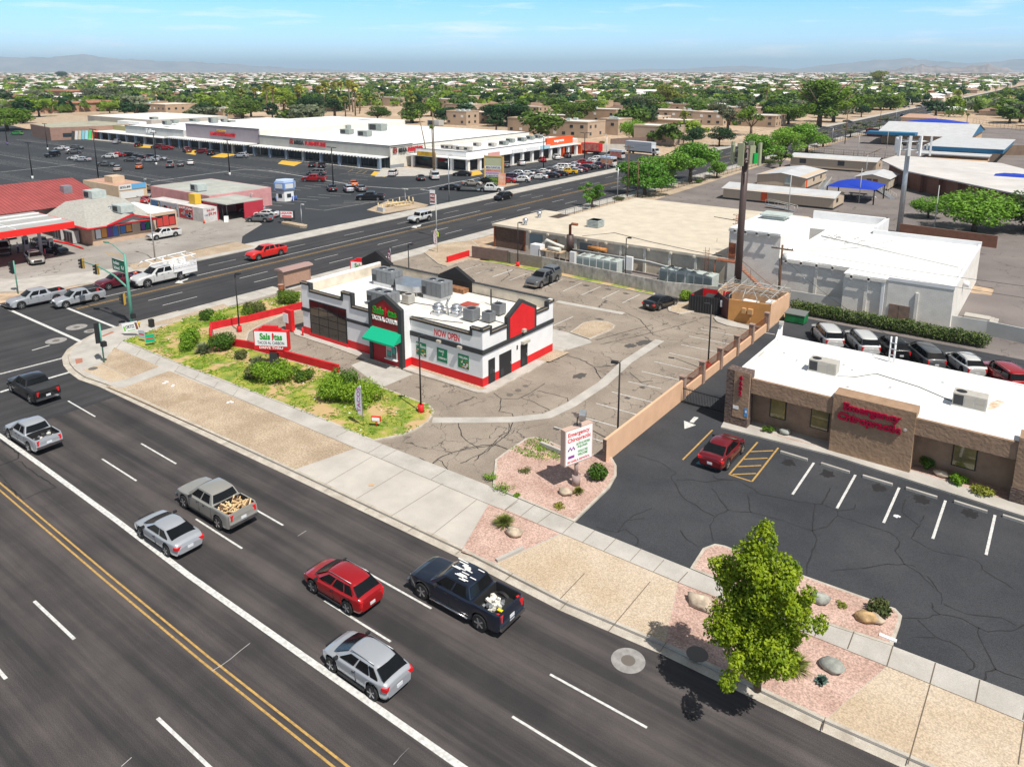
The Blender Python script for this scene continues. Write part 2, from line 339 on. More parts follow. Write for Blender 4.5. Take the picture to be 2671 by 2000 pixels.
 def blob(s,c,rad,seed=0,n=10,mi=0,rough=0.15,flat=0.35):
  q=random.Random(seed);b=len(s.v);m=n//2+1
  for i in range(m+1):
   ph=math.pi*i/m-math.pi/2
   for k in range(n):
    t=2*math.pi*k/n;f=1+q.uniform(-rough,rough)
    if i in(0,m):f=1
    z=math.sin(ph);z=max(z,-flat)
    s.v.append((c[0]+rad[0]*f*math.cos(ph)*math.cos(t),c[1]+rad[1]*f*math.cos(ph)*math.sin(t),c[2]+rad[2]*z*f))
  for i in range(m):
   for k in range(n):
    k2=(k+1)%n;s.f.append([b+i*n+k,b+i*n+k2,b+(i+1)*n+k2,b+(i+1)*n+k]);s.m.append(mi);s.s.append(True)
  return s
 def ribbon(s,pts,w,z,mi=0):
  P=[Vector((p[0],p[1]))for p in pts];L_=[];R_=[]
  for i,p in enumerate(P):
   d=(P[min(i+1,len(P)-1)]-P[max(i-1,0)]).normalized();nn=Vector((-d.y,d.x))*(w/2 if not isinstance(w,(list,tuple))else w[i]/2)
   L_.append(p+nn);R_.append(p-nn)
  b=len(s.v);n=len(P)
  s.v+=[(q.x,q.y,z)for q in L_]+[(q.x,q.y,z)for q in R_]
  for i in range(n-1):s.f.append([b+n+i,b+n+i+1,b+i+1,b+i]);s.m.append(mi);s.s.append(False)
  return s
 def loose(s):
  p=list(range(len(s.v)))
  def fd(i):
   while p[i]!=i:p[i]=p[p[i]];i=p[i]
   return i
  for f in s.f:
   for i in f[1:]:p[fd(i)]=fd(f[0])
  gr={}
  for k,f in enumerate(s.f):gr.setdefault(fd(f[0]),[]).append(k)
  out=[]
  for ks in gr.values():
   q=MB();mp={}
   for k in ks:
    for i in s.f[k]:
     if i not in mp:mp[i]=len(q.v);q.v.append(s.v[i])
    q.f.append([mp[i]for i in s.f[k]]);q.m.append(s.m[k]);q.s.append(s.s[k])
   out.append(q)
  return out
 def build(s,name,mats,parent=None,loc=None,label=None,auto=None,local=False,split=False):
  if split:return[q.build(name,mats,parent,loc,label,auto,local)for q in s.loose()]
  if not isinstance(mats,(list,tuple)):mats=[mats]
  if parent is not None:off=Vector((0,0,0))if local else Vector(root_loc(parent))
  elif loc is not None:off=Vector((loc[0],loc[1],loc[2]if len(loc)>2 else 0))
  else:
   xs=[v[0]for v in s.v];ys=[v[1]for v in s.v];zs=[v[2]for v in s.v]
   off=Vector(((min(xs)+max(xs))/2,(min(ys)+max(ys))/2,min(zs)))
  me=D.meshes.new(name)
  me.from_pydata([(v[0]-off.x,v[1]-off.y,v[2]-off.z)for v in s.v],[],s.f)
  for mm_ in mats:me.materials.append(mm_)
  me.polygons.foreach_set('material_index',s.m);me.polygons.foreach_set('use_smooth',s.s)
  me.update()
  if auto:me.polygons.foreach_set('use_smooth',[True]*len(s.f));me.set_sharp_from_angle(angle=R(auto))
  o=D.objects.new(name,me);COL.objects.link(o)
  if parent is not None:o.parent=parent
  else:o.location=off
  if label:o['label']=label
  return o
def struct(name,mb,m):return tag(mb.build(name,m,loc=(0,0,0)),kind='structure')
def copy_tree(o,parent=None):
 c=o.copy();COL.objects.link(c)
 if parent is not None:c.parent=parent
 for ch in o.children:copy_tree(ch,c)
 return c
def pos(x,y,z=0):
 v=Vector((x-CAMX,y-CAMY,z-HC));d=v.dot(FW);return '%d percent across and %d percent down the photo'%(round((1335.5+FPX*v.dot(RT)/d)/26.71),round((PPY-FPX*v.dot(UP)/d)/20))
 # lettering: a text laid out in the plane (xd, up), lower-left corner of its box fitted into (w, h)
def text(name,s,m,parent,org,xd,up,w,h,ex=0.02,bold=0.0,local=False,shear=0.0):
 cu=D.curves.new(name,'FONT');cu.body=s;cu.size=1;cu.extrude=0;cu.offset=bold;cu.resolution_u=3;cu.shear=shear
 ob=D.objects.new(name,cu);dg=bpy.context.evaluated_depsgraph_get();COL.objects.link(ob)
 bpy.context.view_layer.update();dg=bpy.context.evaluated_depsgraph_get()
 me=D.meshes.new_from_object(ob.evaluated_get(dg));D.objects.remove(ob);D.curves.remove(cu)
 vs=[v.co.copy()for v in me.vertices];fs=[list(p.vertices)for p in me.polygons];D.meshes.remove(me)
 x0=min(v.x for v in vs);x1=max(v.x for v in vs);y0=min(v.y for v in vs);y1=max(v.y for v in vs)
 xd=Vector(xd).normalized();up=Vector(up).normalized();nn=xd.cross(up);org=Vector(org)
 P=[org+xd*((v.x-x0)/(x1-x0)*w)+up*((v.y-y0)/(y1-y0)*h)for v in vs]
 b=MB();n=len(P);b.add([p+nn*ex for p in P]+[p+nn*0.002 for p in P],fs,0)
 ed={}
 for f in fs:
  for i in range(len(f)):
   a,c=f[i],f[(i+1)%len(f)];ed[(a,c)]=1
 b.add([p+nn*ex for p in P]+[p+nn*0.002 for p in P],[[c,a,a+n,c+n]for(a,c)in ed if(c,a)not in ed],0)
 return b.build(name,m,parent,local=local)
 # GROUND, ROADS, PAVEMENTS
b=MB();b.sheet([(-60000,-3000),(60000,-3000),(60000,90000),(-60000,90000)],-0.06);struct('ground',b,desert_m)
kerb=pl(tA,[(700,1375),(870,1433)])+pl(tE,[(360,570),(1000,872),(1750,1225)])+pl(tI,[(560,245),(1370,590)])+pl(tJ,[(565,1214)])+[(6,25.1),(70,26.3)]
corner=[(-75.0,38.5)]+pl(tA,[(960,968),(830,1003),(680,1083),(600,1140),(562,1200),(575,1262),(620,1318)])
edge=corner+kerb
b=MB();b.sheet([(-2500,-14),(90,-14),(90,26.6),(70,26.3)]+[(x,y)for x,y in kerb[::-1][1:]]+[(-66,24.3),(-2500,24.3)],0.0);struct('road',b,road_m)
b=MB();b.sheet([(-94.6,-14),(-58,-14),(-58,24),(-66,34),(-75,40),(-75,2600),(-94.6,2600)],0.006)
struct('cross_road',b,cross_m)
swb=pl(tA,[(1010,1080),(1420,1250)])+pl(tE,[(560,130),(1090,350),(1960,690)])+pl(tF,[(280,880),(940,1155),(1890,1540)])+pl(tJ,[(410,365),(1130,600),(2212,1015)])+[(70,32.8)]
b=MB();b.prism(edge+[(70,32.8)]+swb[::-1]+[(-72.2,37),(-72.2,300),(-75.0,300)],-0.05,0.12);struct('sidewalk',b,walk_m)
b=MB();b.prism([(-98.4,46),(-94.6,40),(-94.6,1500),(-98.4,1500)],-0.05,0.12);b.prism([(-72.2,300),(-75,300),(-75,1500),(-72.2,1500)],-0.05,0.12)
b.prism([(-98.4,46),(-94.6,40),(-96,33),(-101,28),(-112,25.2),(-400,25.2),(-400,28),(-113,28.4),(-104,33)],-0.05,0.12)
struct('far_pavement',b,walk_m)
def off(pts,d):
 P=[Vector(p)for p in pts];o=[]
 for i,p in enumerate(P):
  t=(P[min(i+1,len(P)-1)]-P[max(i-1,0)]).normalized();o.append((p.x-t.y*d,p.y+t.x*d))
 return o
b=MB();b.ribbon(off(edge,0.09),0.18,0.128);b.ribbon(off(edge,-0.27),0.5,0.012);struct('kerb',b,kerb_m)
# joints of the gutter and the walk
jb=MB()
def dens(pts,st):
 o=[Vector(pts[0])]
 for a,c in zip(pts,pts[1:]):
  a,c=Vector(a),Vector(c);n=max(1,int((c-a).length/st));o+=[a+(c-a)*(i+1)/n for i in range(n)]
 return o
for p,q in zip(dens(off(edge,0.18),3.1),dens(off(edge,-0.5),3.1)):jb.ribbon([p,q],0.025,0.134)
def jl(t,a,c,w=0.03):jb.ribbon([t(*a),t(*c)],w,0.134)
for a,c in(((1010,460),(620,690)),((1285,565),(880,810)),((1600,680),(1170,950)),((1880,810),(1500,1110))):jl(tE,a,c)
for a,c in(((720,290),(820,240)),((980,430),(1110,350)),((1090,475),(1220,400)),((1500,645),(1620,570)),((2110,900),(2212,830))):jl(tE,a,c)
for a,c in(((370,1055),(485,965)),((500,1110),(620,1010)),((640,1165),(760,1075)),((845,1250),(940,1155)),((1010,1325),(1110,1225)),((1185,1395),(1290,1290)),((1400,1480),(1500,1370)),((1590,1570),(1680,1470))):jl(tF,a,c)
for a,c in(((510,210),(710,0)),((915,470),(1250,70)),((1480,75),(1560,-10))):jl(tI,a,c,0.045)
for a,c in(((485,520),(550,390)),((755,625),(810,480)),((1080,765),(1130,600)),((1435,910),(1480,740)),((1810,1060),(1845,880)),((2200,1210),(2240,1030)),((1250,1580),(1435,920)),((2160,1580),(2212,1230)),((545,1300),(565,1215))):jl(tJ,a,c,0.045)
for a,c in((0,1),(1,2),(2,3),(3,4),(4,5),(5,6)):pass
for k in range(7):jb.ribbon([tA(1000+k*160,1090+k*66),tA(960+k*160,1140+k*66)],0.03,0.134)
for k in range(30):jb.ribbon([(-75,42+k*3),(-72.2,42+k*3)],0.03,0.134)
fr=pl(tA,[(1440,1330)])+pl(tE,[(140,75),(875,388),(1970,850)])+pl(tF,[(835,1252)])+pl(tI,[(1480,75)])+pl(tJ,[(1078,768),(2212,1230)]);jb.ribbon(fr,0.035,0.133)
struct('concrete_joints',jb,mat('joint_dirt',(0.13,0.10,0.075),0.95))
def sheets(name,m,*polys,z=0.126):
 q=MB()
 for p in polys:q.sheet(p,z)
 return struct(name,q,m)
sheets('verge_gravel',dirt_m,pl(tA,[(945,1135),(1315,1292),(1075,1385),(835,1272)]),pl(tA,[(1395,1328)])+pl(tE,[(140,75),(875,388),(365,568)])+pl(tD,[(1100,130),(870,30)])+pl(tA,[(1020,1468)]),pl(tA,[(1180,955),(1840,775),(1900,800),(1600,900),(1300,950)]))
sheets('worn_corner_slab',pebble_m,pl(tA,[(680,1320),(830,1276),(1075,1388),(915,1425)]))
sheets('driveway',apron_m,pl(tE,[(875,388),(1970,850),(1750,1222),(1000,868),(370,566)]))
sheets('pebble_driveway',pebble_m,[tF(845,1255),tI(1480,78),tI(1370,588),tI(560,240),tF(300,1500)],[tJ(1080,770),tJ(2212,1230),(70,31),(70,26.4),(6,25.2),tJ(567,1216)])
sheets('pink_gravel_bed',pink_m,pl(tF,[(235,1010),(400,1062),(830,1250),(300,1495),(10,1400)]),[tI(1482,78),tI(1800,192),tJ(1078,766),tJ(565,1212),tI(1372,588)])
# parking lots
b=MB();b.sheet([(-72.3,37.5),(-66,31),(-60,29),(-20.3,29.9),(-20.3,77.5),(-72.3,77.5),(-72.3,100),(-75.05,100),(-75.05,60),(-72.3,60)],0.012);struct('restaurant_parking_lot',b,oldlot_m)
b=MB();b.sheet([(-20.3,30.2),(72,32.6),(72,76.2),(-20.3,78)],0.016);struct('clinic_parking_lot',b,blacklot_m)
def island(name,poly,m,kw=0.16,z=0.13,closed=True):
 q=MB();q.prism(poly,-0.02,z,0);q.sheet(off_poly(poly,kw),z+0.004,1);return tag(q.build(name,[kerb_m,m],loc=(0,0,0)),kind='structure')
def off_poly(poly,d):
 a=sum(poly[i][0]*poly[(i+1)%len(poly)][1]-poly[(i+1)%len(poly)][0]*poly[i][1]for i in range(len(poly)))
 if a<0:poly=poly[::-1]
 n=len(poly);o=[]
 for i in range(n):
  p,c,q=Vector(poly[i-1]),Vector(poly[i]),Vector(poly[(i+1)%n])
  e1,e2=(c-p).normalized(),(q-c).normalized();nn=(Vector((-e1.y,e1.x))+Vector((-e2.y,e2.x))).normalized()
  k=max(0.45,nn.dot(Vector((-e1.y,e1.x))));o.append(tuple(c+nn*d/k))
 return o
lawn=pl(tA,[(1012,1078),(1420,1248)])+pl(tE,[(560,128),(1020,325),(1240,282),(1380,232),(1480,165),(1510,120)])+pl(tR,[(1530,1500),(1490,1455),(1420,1425),(1085,1300),(860,1215),(700,1180),(0,985)])+pl(tA,[(1745,1090),(1745,965)])+pl(tR,[(430,620),(425,505),(0,610)])+[(-72.25,38)]
island('corner_lawn',lawn,lawn_m)
island('drive_lane_planter',pl(tA,[(1755,990),(2212,870)])+pl(tR,[(440,660),(300,700),(80,800),(0,850),(-30,960)])+pl(tA,[(1775,1075)]),dirt_m)
island('building_surround',pl(tR,[(362,825),(375,868),(640,955),(905,1050),(1160,1122),(1880,1348),(1955,1352),(2035,1322)])+pl(tB,[(420,1488),(720,1308)])+[(-34,54.5),(-58.6,54.5)],walk_m)
sheets('building_gravel',dirt_m,pl(tR,[(1325,1135),(1900,1330),(1960,1320),(1925,1300),(1340,1110)]),[(-34.75,50.3),(-34.75,53.4),(-33.2,53.6),(-33.4,50.5)],z=0.142)
sheets('service_slab',walk_m,pl(tB,[(560,1120),(740,1165),(905,1222),(930,1245),(700,1315),(560,1290)]),z=0.03)
island('lot_island',pl(tB,[(748,1166),(860,1086),(950,1070),(1060,1080),(1122,1108),(1105,1140),(910,1222)]),dirt_m)
island('sign_island',pl(tF,[(268,868),(290,640),(360,585),(540,465),(610,452),(700,470),(860,540),(1060,590),(1250,618),(1290,690),(1290,765),(1235,865),(940,1152),(500,965)]),pink_m)
island('tree_island',[tF(1895,1536),tF(2000,1372),tF(2100,1335),tF(2180,1350),tJ(370,8),tJ(930,208),tJ(1150,290),tJ(1205,350),tJ(1190,420),tJ(1128,598),tJ(410,362)],pink_m)
q=MB();q.prism([(-16.2,49.9),tK(80,450),tK(835,640),tK(2212,1078),(30,46.3),(30,49.9)],-0.02,0.13);struct('clinic_walk',q,walk_m)
sheets('clinic_gravel_bed',pink_m,pl(tK,[(275,450),(500,520),(590,545),(820,600)]),pl(tK,[(1420,755),(2100,970),(2100,900),(1420,700)]),z=0.136)
# planting strip below the grey block wall, islands by the tan enclosure
island('wall_planter',pl(tB,[(0,580),(170,600),(420,655),(700,705),(1440,858),(1460,830),(1000,740),(520,625),(0,545)]),lawn_m,kw=0.14)
island('enclosure_island',pl(tB,[(1555,960),(1620,925),(1700,920),(1760,900),(1790,990),(1650,1015),(1560,990)]),dirt_m,kw=0.3)
island('enclosure_kerb',pl(tB,[(1930,1045),(1960,1080),(2040,1110),(2230,1145),(2230,1120),(2040,1060),(1960,1030)]),walk_m,kw=0.02)
island('street_planter',pl(tR,[(1440,190),(1560,285),(1630,305),(1800,250),(1990,265),(1980,210),(1840,90),(1570,120)]),dirt_m)
# valley gutters
q=MB();q.ribbon([tE(1510,145),tF(160,303),tF(440,298),tF(720,268),tF(910,178),tF(1180,0),tB(1220,1400),tB(1490,1225)],0.95,0.022)
q.ribbon(pl(tB,[(640,905),(800,935),(1190,1005)]),0.8,0.022);q.sheet(pl(tR,[(840,1115),(1000,1050),(1350,1190),(1090,1300)]),0.02)
struct('concrete_gutter',q,walk_m)
# plaza, forecourt, school yards
b=MB();b.sheet([(-98.4,62),(-104,66),(-110,74),(-126,80),(-150,84),(-190,66),(-260,40),(-420,10),(-520,60),(-420,150),(-330,134),(-250,144),(-140,146),(-128,215),(-98.4,215)],0.01);struct('plaza_parking_lot',b,plaza_m)
b=MB();b.sheet([(-98.4,62),(-104,66),(-110,74),(-126,80),(-150,84),(-190,66),(-200,26),(-112,26),(-102,32),(-98.4,46)],0.006);struct('petrol_forecourt',b,gas_m)
b=MB();b.sheet([(-72.2,128),(-30,108),(20,100),(60,140),(30,330),(-58,330),(-70.5,250)],0.0);b.sheet([(-69,255),(-40,250),(-10,250),(0,420),(-71.5,425)],0.006);struct('school_yard',b,school_m)
sheets('school_verge',dirt_m,[(-72.1,102),(-72.1,254),(-69.5,254),(-66,128),(-60,110),(-62,102)],[(-72,232),(-52,215),(-52,226),(-71,252)],z=0.012)
sheets('west_verge',dirt_m,pl(tA,[(1060,450),(1300,400),(1950,265),(2100,300),(1560,405),(1250,470),(1100,490)]),z=0.13)
sheets('plaza_front_walk',walk_m,[(-310,135),(-250,138),(-206,139),(-147,137.5),(-139,128),(-127,140),(-124,180),(-124,212),(-131,214),(-134,150),(-150,145),(-206,144),(-310,139)],z=0.05)
sheets('loading_yard',school_m,[(-20.3,76.6),(72,76),(72,130),(-3,130),(-3,100),(-66,100),(-66,77.6)],z=0.004)
b=MB()
b.prism(pl(tM,[(970,1420),(1130,1350),(1350,1350),(1475,1378),(1450,1395),(1100,1450)]),0,.14);b.prism(pl(tM,[(265,1535),(290,1520),(480,1555),(470,1568),(420,1565)]),0,.4)
b.prism(pl(tN,[(0,1215),(60,1195),(170,1205),(60,1228),(0,1240)]),0,.14)
struct('plaza_islands',b,dirt_m)
b=MB();b.sheet([(-1400,900),(-60,900),(-60,1000),(-1400,1000)],-0.02);b.sheet([(-700,230),(-380,200),(-390,170),(-700,185)],-0.02);struct('dirt_field',b,dirt_m)
# painted lines ------------------------------------------------------
wl_,wo_,yl_=MB(),MB(),MB()
def ln(mb,t,a,c,w,z):mb.ribbon([t(*a),t(*c)],w,z)
def st(mb,x0,y0,x1,y1,w,z):mb.ribbon([(x0,y0),(x1,y1)],w,z)
Z=0.013
def lerp_tab(P,x):
 for(a,u),(c,v)in zip(P,P[1:]):
  if x<=c:return u+(v-u)*(x-a)/(c-a)
 return P[-1][1]
xs0=-66
wl_.ribbon([(-69,14.55),(-58,14.49),(-49,14.41),(-40.4,14.3),(-32,14.1),(-24.6,14.1),(-13,14.13),(0,14.3),(60,15.4)],0.32,Z-0.004)
for y in(-.17,.17):yl_.ribbon([(-67.5,11.8+y),(-50,11.65+y),(-35.7,11.4+y),(-26,11.3+y),(-16.7,11.35+y),(60,12+y)],0.105,Z-0.004)
L3=[(-70,20.35),(-58,20.23),(-46,20.07),(-33,19.95),(-21,19.95),(-10,20.02),(60,21)];L2=[(-70,17.5),(-46,17.32),(-34,17.19),(-22,17.13),(-10,17.2),(60,18)]
for k in range(-2,10):
 x=-60.3+11.87*k
 for tb in(L3,L2):
  if x>-66 and not(tb is L2 and k==0):wl_.ribbon([(x,lerp_tab(tb,x)),(x+4.75,lerp_tab(tb,x+4.75))],0.12,Z-0.004)
 if x>-66:st(wl_,x+.1,8.3,x+4.5,8.3,0.15,Z-0.004);st(wl_,x+.1,5.38,x+4.6,5.38,0.15,Z-0.004)
for k in range(30):
 for y in(17.2,20.0,8.3,5.3):st(wo_,-120-12*k,y,-115-12*k,y,0.12,Z-0.004)
wo_.ribbon([(-110,14.2),(-500,14.2)],0.3,Z-0.004)
# crossings
ln(wl_,tA,(0,780),(685,1086),0.34,Z);ln(wl_,tA,(395,738),(965,965),0.32,Z)
ln(wo_,tA,(0,1345),(560,1203),0.32,Z);ln(wl_,tA,(380,1386),(580,1328),0.32,Z);ln(wl_,tA,(0,1495),(85,1468),0.32,Z)
ln(wo_,tA,(265,1150),(410,1108),0.22,Z)
for a in(27.35,31.5):st(wl_,-94.3,a,-91,a,0.32,Z)
# cross road
wl_.ribbon([(-87.6,31.6),(-87.6,107)],0.14,Z)
for x in(-85.55,-85.2):yl_.ribbon([(x,32),(x,1200)],0.11,Z)
for x in(-84.9,):yl_.ribbon([(x+0.05,88),(x+0.05,1200)],0.05,Z)
for k in range(90):
 y=38.5+12.15*k
 for x in(-81.95,-78.8):st(wl_,x,y,x,y+4.3,0.12,Z)
 y=52+12.15*k;st(wo_,-91.2,y,-91.2,y+4.3,0.12,Z)
 if k>5:st(wo_,-88.2,y,-88.2,y+4.3,0.12,Z)
wl_.add([(*tA(x,y),Z)for x,y in((1440,597),(1475,570),(1485,577),(1555,555),(1545,568),(1500,583),(1515,597))],[(0,2,1),(0,5,2),(2,5,4),(2,4,3),(0,6,5)])
wl_.add([(*tM(x,y),Z)for x,y in((1335,1560),(1365,1542),(1375,1548),(1420,1535),(1410,1552),(1380,1556),(1385,1566))],[(0,2,1),(0,5,2),(2,5,4),(2,4,3),(0,6,5)])
# restaurant lot bays
zr=0.024
for a,c in(((0,668),(145,620)),((108,702),(275,645)),((248,733),(405,672)),((540,790),(690,722)),((690,822),(845,752)),((845,853),(1000,783)),((1010,885),(1155,815)),((1180,918),(1325,848)),((610,1105),(775,1030)),((1825,1132),(2160,1197)),((1730,1192),(2060,1257)),((1665,1262),(2000,1330)),((1565,1330),(1865,1397)),((1440,1400),(1775,1478)),((1340,1482),(1680,1560)),((1225,1565),(1500,1625))):ln(wl_,tB,a,c,0.1,zr)
for a,c in(((1250,70),(1600,160)),((1120,165),(1470,262)),((1015,280),(1330,368)),((775,358),(1200,487))):ln(wl_,tF,a,c,0.1,zr)
for a,c in(((1755,335),(1910,285)),((1870,362),(2030,308)),((2005,388),(2165,335))):ln(wl_,tR,a,c,0.1,zr)
# clinic lot
for a,c in(((585,915),(735,693)),((897,1013),(1027,778)),((1225,1115),(1335,867)),((1570,1227),(1660,958)),((1945,1340),(2008,1060)),((2380,1470),(2410,1170))):ln(wl_,tK,a,c,0.15,zr)
for a,c in(((140,775),(340,548)),((300,825),(485,588)),((140,775),(300,825)),((285,615),(450,608)),((240,668),(410,660)),((195,720),(365,712)),((165,775),(330,768))):ln(yl_,tK,a,c,0.12,zr)
ln(yl_,tF,(1835,630),(2080,385),0.12,zr)
wl_.sheet(pl(tF,[(1845,308),(1945,345),(1850,376)]),zr);wl_.sheet(pl(tF,[(1930,275),(1966,283),(1924,326),(1890,318)]),zr)
for a,c in(((1035,920),(1085,970)),((1320,990),(1390,1040)),((1565,1020),(1635,1085)),((1850,1080),(1920,1140)),((395,848),(475,862))):ln(wl_,tC,a,c,0.12,zr)
# plaza bays
zp=0.02
def rows(x0,x1,y,h,n,slant=0.0,mb=wo_):
 for k in range(n):
  x=x0+(x1-x0)*k/(n-1);st(mb,x,y,x+slant,y+h,0.13,zp)
def rowsy(y0,y1,x,h,n,sl=0.0,mb=wo_):
 for k in range(n):
  y=y0+(y1-y0)*k/(n-1);st(mb,x,y,x+h,y+sl,0.12,zp)
rows(-318,-150,132.5,5,62,0.8)
for y in(118,108,92,82,70):
 rows(-330,-160,y,4.6,58,1.0)
 if y in(118,92):st(wo_,-330,y,-160,y,0.13,zp)
rows(-250,-190,56,4.6,22,1.0)
wl_.ribbon([tL(0,1105),tL(620,1042)],0.3,zp);wl_.ribbon([tL(1240,1185),tL(1700,1120),tL(1990,1085),tL(2212,1090),tM(440,1138),tM(900,1218),tM(1230,1240),tM(1470,1235),tM(1690,1190),tM(1900,1150)],0.28,zp)
rowsy(76,122,-141,5,17,.8);rowsy(76,122,-153,5,17,.8);rowsy(146,200,-123,5,20,1)
for y in(150,156,162,168,174,180):pass
rowsy(128,196,-112,5,26,0.5);rowsy(128,196,-107,5,26,0.5);rowsy(74,104,-128,5.5,11,1.5)
rows(-150,-141,126,5.2,4,1);wo_.ribbon([tM(460,1402),tM(620,1420),tM(1480,1272)],0.14,zp);wo_.ribbon([tM(780,1345),tM(1320,1350)],.1,zp)
for k in range(4):wo_.ribbon([tM(575+k*100,1384-k*13),tM(840+k*100,1384-k*14)],0.1,zp)
yz_=MB();yz_.sheet(pl(tM,[(235,1035),(270,1008),(440,1022),(370,1055)]),zp)
yz_.sheet(pl(tM,[(1000,1130),(1030,1098),(1130,1102),(1120,1145)]),zp);yz_.sheet(pl(tM,[(1810,1090),(1900,1092),(1925,1120),(1820,1140)]),zp)
yz_.sheet(pl(tL,[(1100,900),(1160,878),(1265,885),(1240,905)]),zp);yz_.sheet(pl(tL,[(1530,950),(1600,922),(1640,930),(1610,962)]),zp);yz_.sheet(pl(tL,[(1735,978),(1830,948),(1950,958),(1850,985)]),zp)
for a,c in(((810,1105),(860,1078)),((880,1115),(930,1088)),((930,1120),(975,1092))):ln(yl_,tM,a,c,.15,zp)
for k in range(10):ln(yl_,tQ,(880+k*14,975-k*5),(1010+k*4,925-k*2),.2,0.02)
yl_.ribbon(pl(tQ,[(440,925),(640,870),(660,872)]),0.3,.02)
for k in range(5):yl_.ribbon(pl(tA,[(870+k*30,335+k*6),(905+k*32,370+k*4)]),.1,.02)
yl_.ribbon(pl(tA,[(1170,415),(1300,395),(1900,262),(1960,262)]),0.15,0.135)
struct('yellow_zones',yz_,M_yel);struct('road_markings_white',wl_,line_w);struct('road_markings_worn',wo_,line_w2);struct('road_markings_yellow',yl_,line_y)
sheets('accessible_bay_patch',mat('bay_blue',(0.10,0.32,0.42),.7),pl(tF,[(1945,660),(1980,628),(2140,690),(2112,712)]),z=zr)
sheets('red_kerb_paint',M_red,pl(tA,[(440,245),(560,268),(690,312),(690,320),(560,280),(440,255)]),z=0.14)
sheets('tactile_paving',mat('tactile_brick',(0.36,0.15,0.10),.9),pl(tA,[(620,1232),(680,1222),(683,1258),(628,1272)]),pl(tA,[(835,1040),(925,1002),(945,1010),(850,1048)]),z=0.127)
# sealed and open cracks
cb=MB()
def crack(t,pts,w=0.07,z=0.021):
 P=[Vector(t(*p))for p in pts];o=[]
 for a,c in zip(P,P[1:]):
  n=max(2,int((c-a).length/0.35));nn=Vector((-(c-a).y,(c-a).x)).normalized()
  for i in range(n):o.append(a+(c-a)*i/n+nn*rnd.gauss(0,0.035))
 o.append(P[-1]);cb.ribbon(o,[w*rnd.uniform(0.5,1.3)for _ in o],z)
for p in([(20,870),(130,1025),(310,1045),(480,1090),(725,1170),(830,1140),(905,1065),(1190,1155),(1260,1180),(1340,1250),(1310,1310),(1370,1405),(1480,1470),(1580,1575)],[(725,1170),(755,1235),(705,1360),(680,1490)],[(740,985),(725,1170)],[(790,985),(900,1030),(905,1065)],[(280,900),(410,920),(640,970),(790,985),(850,870)],[(270,920),(295,1045)],[(845,1450),(1060,1435),(1210,1410),(1370,1405),(1450,1420)],[(1510,1065),(1480,1130),(1415,1225),(1580,1310),(1700,1335),(1830,1360),(1905,1400),(1920,1440),(2130,1575)],[(1380,950),(1350,1040),(1470,1130)],[(900,1030),(1020,1020),(1025,985)],[(20,780),(60,810),(200,815),(320,880),(350,905)]):crack(tK,p)
for p in([(1210,350),(1370,360),(1520,325),(1700,360),(1820,430),(1910,465),(2090,460),(2212,410)],[(1350,370),(1400,430),(1480,510),(1600,550),(1720,630),(1800,720),(1800,780),(1740,800),(1800,850),(1870,880)],[(1830,430),(1840,520),(1870,580),(1980,780),(2212,860)],[(1870,880),(1900,800),(1980,775)],[(1450,230),(1460,280),(1520,325)],[(1420,10),(1500,130),(1540,150),(1530,240)],[(1550,240),(1740,320),(2030,355),(2150,420)],[(1300,500),(1480,515)]):crack(tJ,p)
for p in([(1450,590),(1650,650),(1780,740),(1740,770),(1790,850),(1830,940),(2010,1050),(2100,1100),(2212,1040)],[(1780,800),(1900,795),(2030,815),(2212,790)],[(1580,1030),(1430,1090),(1360,1150),(1300,1220),(1210,1215),(1120,1180)],[(1300,1220),(1370,1205),(1470,1290),(1440,1340)],[(2090,1105),(2060,1170),(2090,1300)],[(1820,1210),(1840,1260),(1960,1350)],[(1520,1110),(1400,1130)],[(280,80),(340,125),(320,230),(430,250),(440,315),(400,400),(320,440)],[(340,125),(480,130),(560,90),(700,0)],[(500,120),(600,150),(740,225)],[(640,60),(880,120),(910,185)],[(0,550),(120,520),(280,500),(380,540)],[(120,640),(200,560),(330,440)]):crack(tF,p)
for p in([(1400,455),(1500,510),(1590,440),(1700,405),(1890,370),(2030,350),(2130,385)],[(1720,170),(1760,290),(1890,380)],[(1740,505),(1830,460),(1960,400),(2140,250),(2140,170)],[(1500,510),(1560,470),(1640,555)]):crack(tE,p)
for p in([(720,1350),(850,1390),(960,1450),(1100,1440),(1250,1350)],[(950,1450),(1000,1540),(1120,1500)],[(1210,1000),(1330,1060),(1430,1180),(1500,1200)],[(180,740),(250,690),(230,640)],[(1240,1490),(1330,1570),(1430,1560)],[(1000,1260),(1270,1200),(1560,1130),(1800,1060)],[(960,1225),(1230,1150),(1420,1100)]):crack(tB,p,0.09)
struct('sealed_cracks',cb,crack_m)
cb=MB()
for t,p,w in((tD,[(190,245),(340,205),(420,170),(560,140),(640,120),(870,45)],.07),(tD,[(0,470),(150,575),(150,620),(0,675)],.12),(tD,[(150,640),(460,855),(330,895),(200,955),(30,820)],.08),(tD,[(0,740),(140,930)],.05),(tH,[(1180,1560),(1320,1420)],.03)):crack(t,p,w,0.0125)
for x0,x1,y in((-66,60,21.9),(-66,60,16.0)):pass
struct('road_cracks',cb,crack_m)
wc=MB()
for t,p in((tG,[(1745,790),(1830,740),(1900,690),(1970,630),(2060,560)]),(tH,[(1190,1560),(1240,1500),(1320,1420)]),(tE,[(400,1100),(470,1055)]),(tG,[(1000,1575),(1085,1500)])):
 wc.ribbon([t(*q)for q in p],0.03,0.0125)
struct('pale_road_scratches',wc,line_w2)
mh=MB()
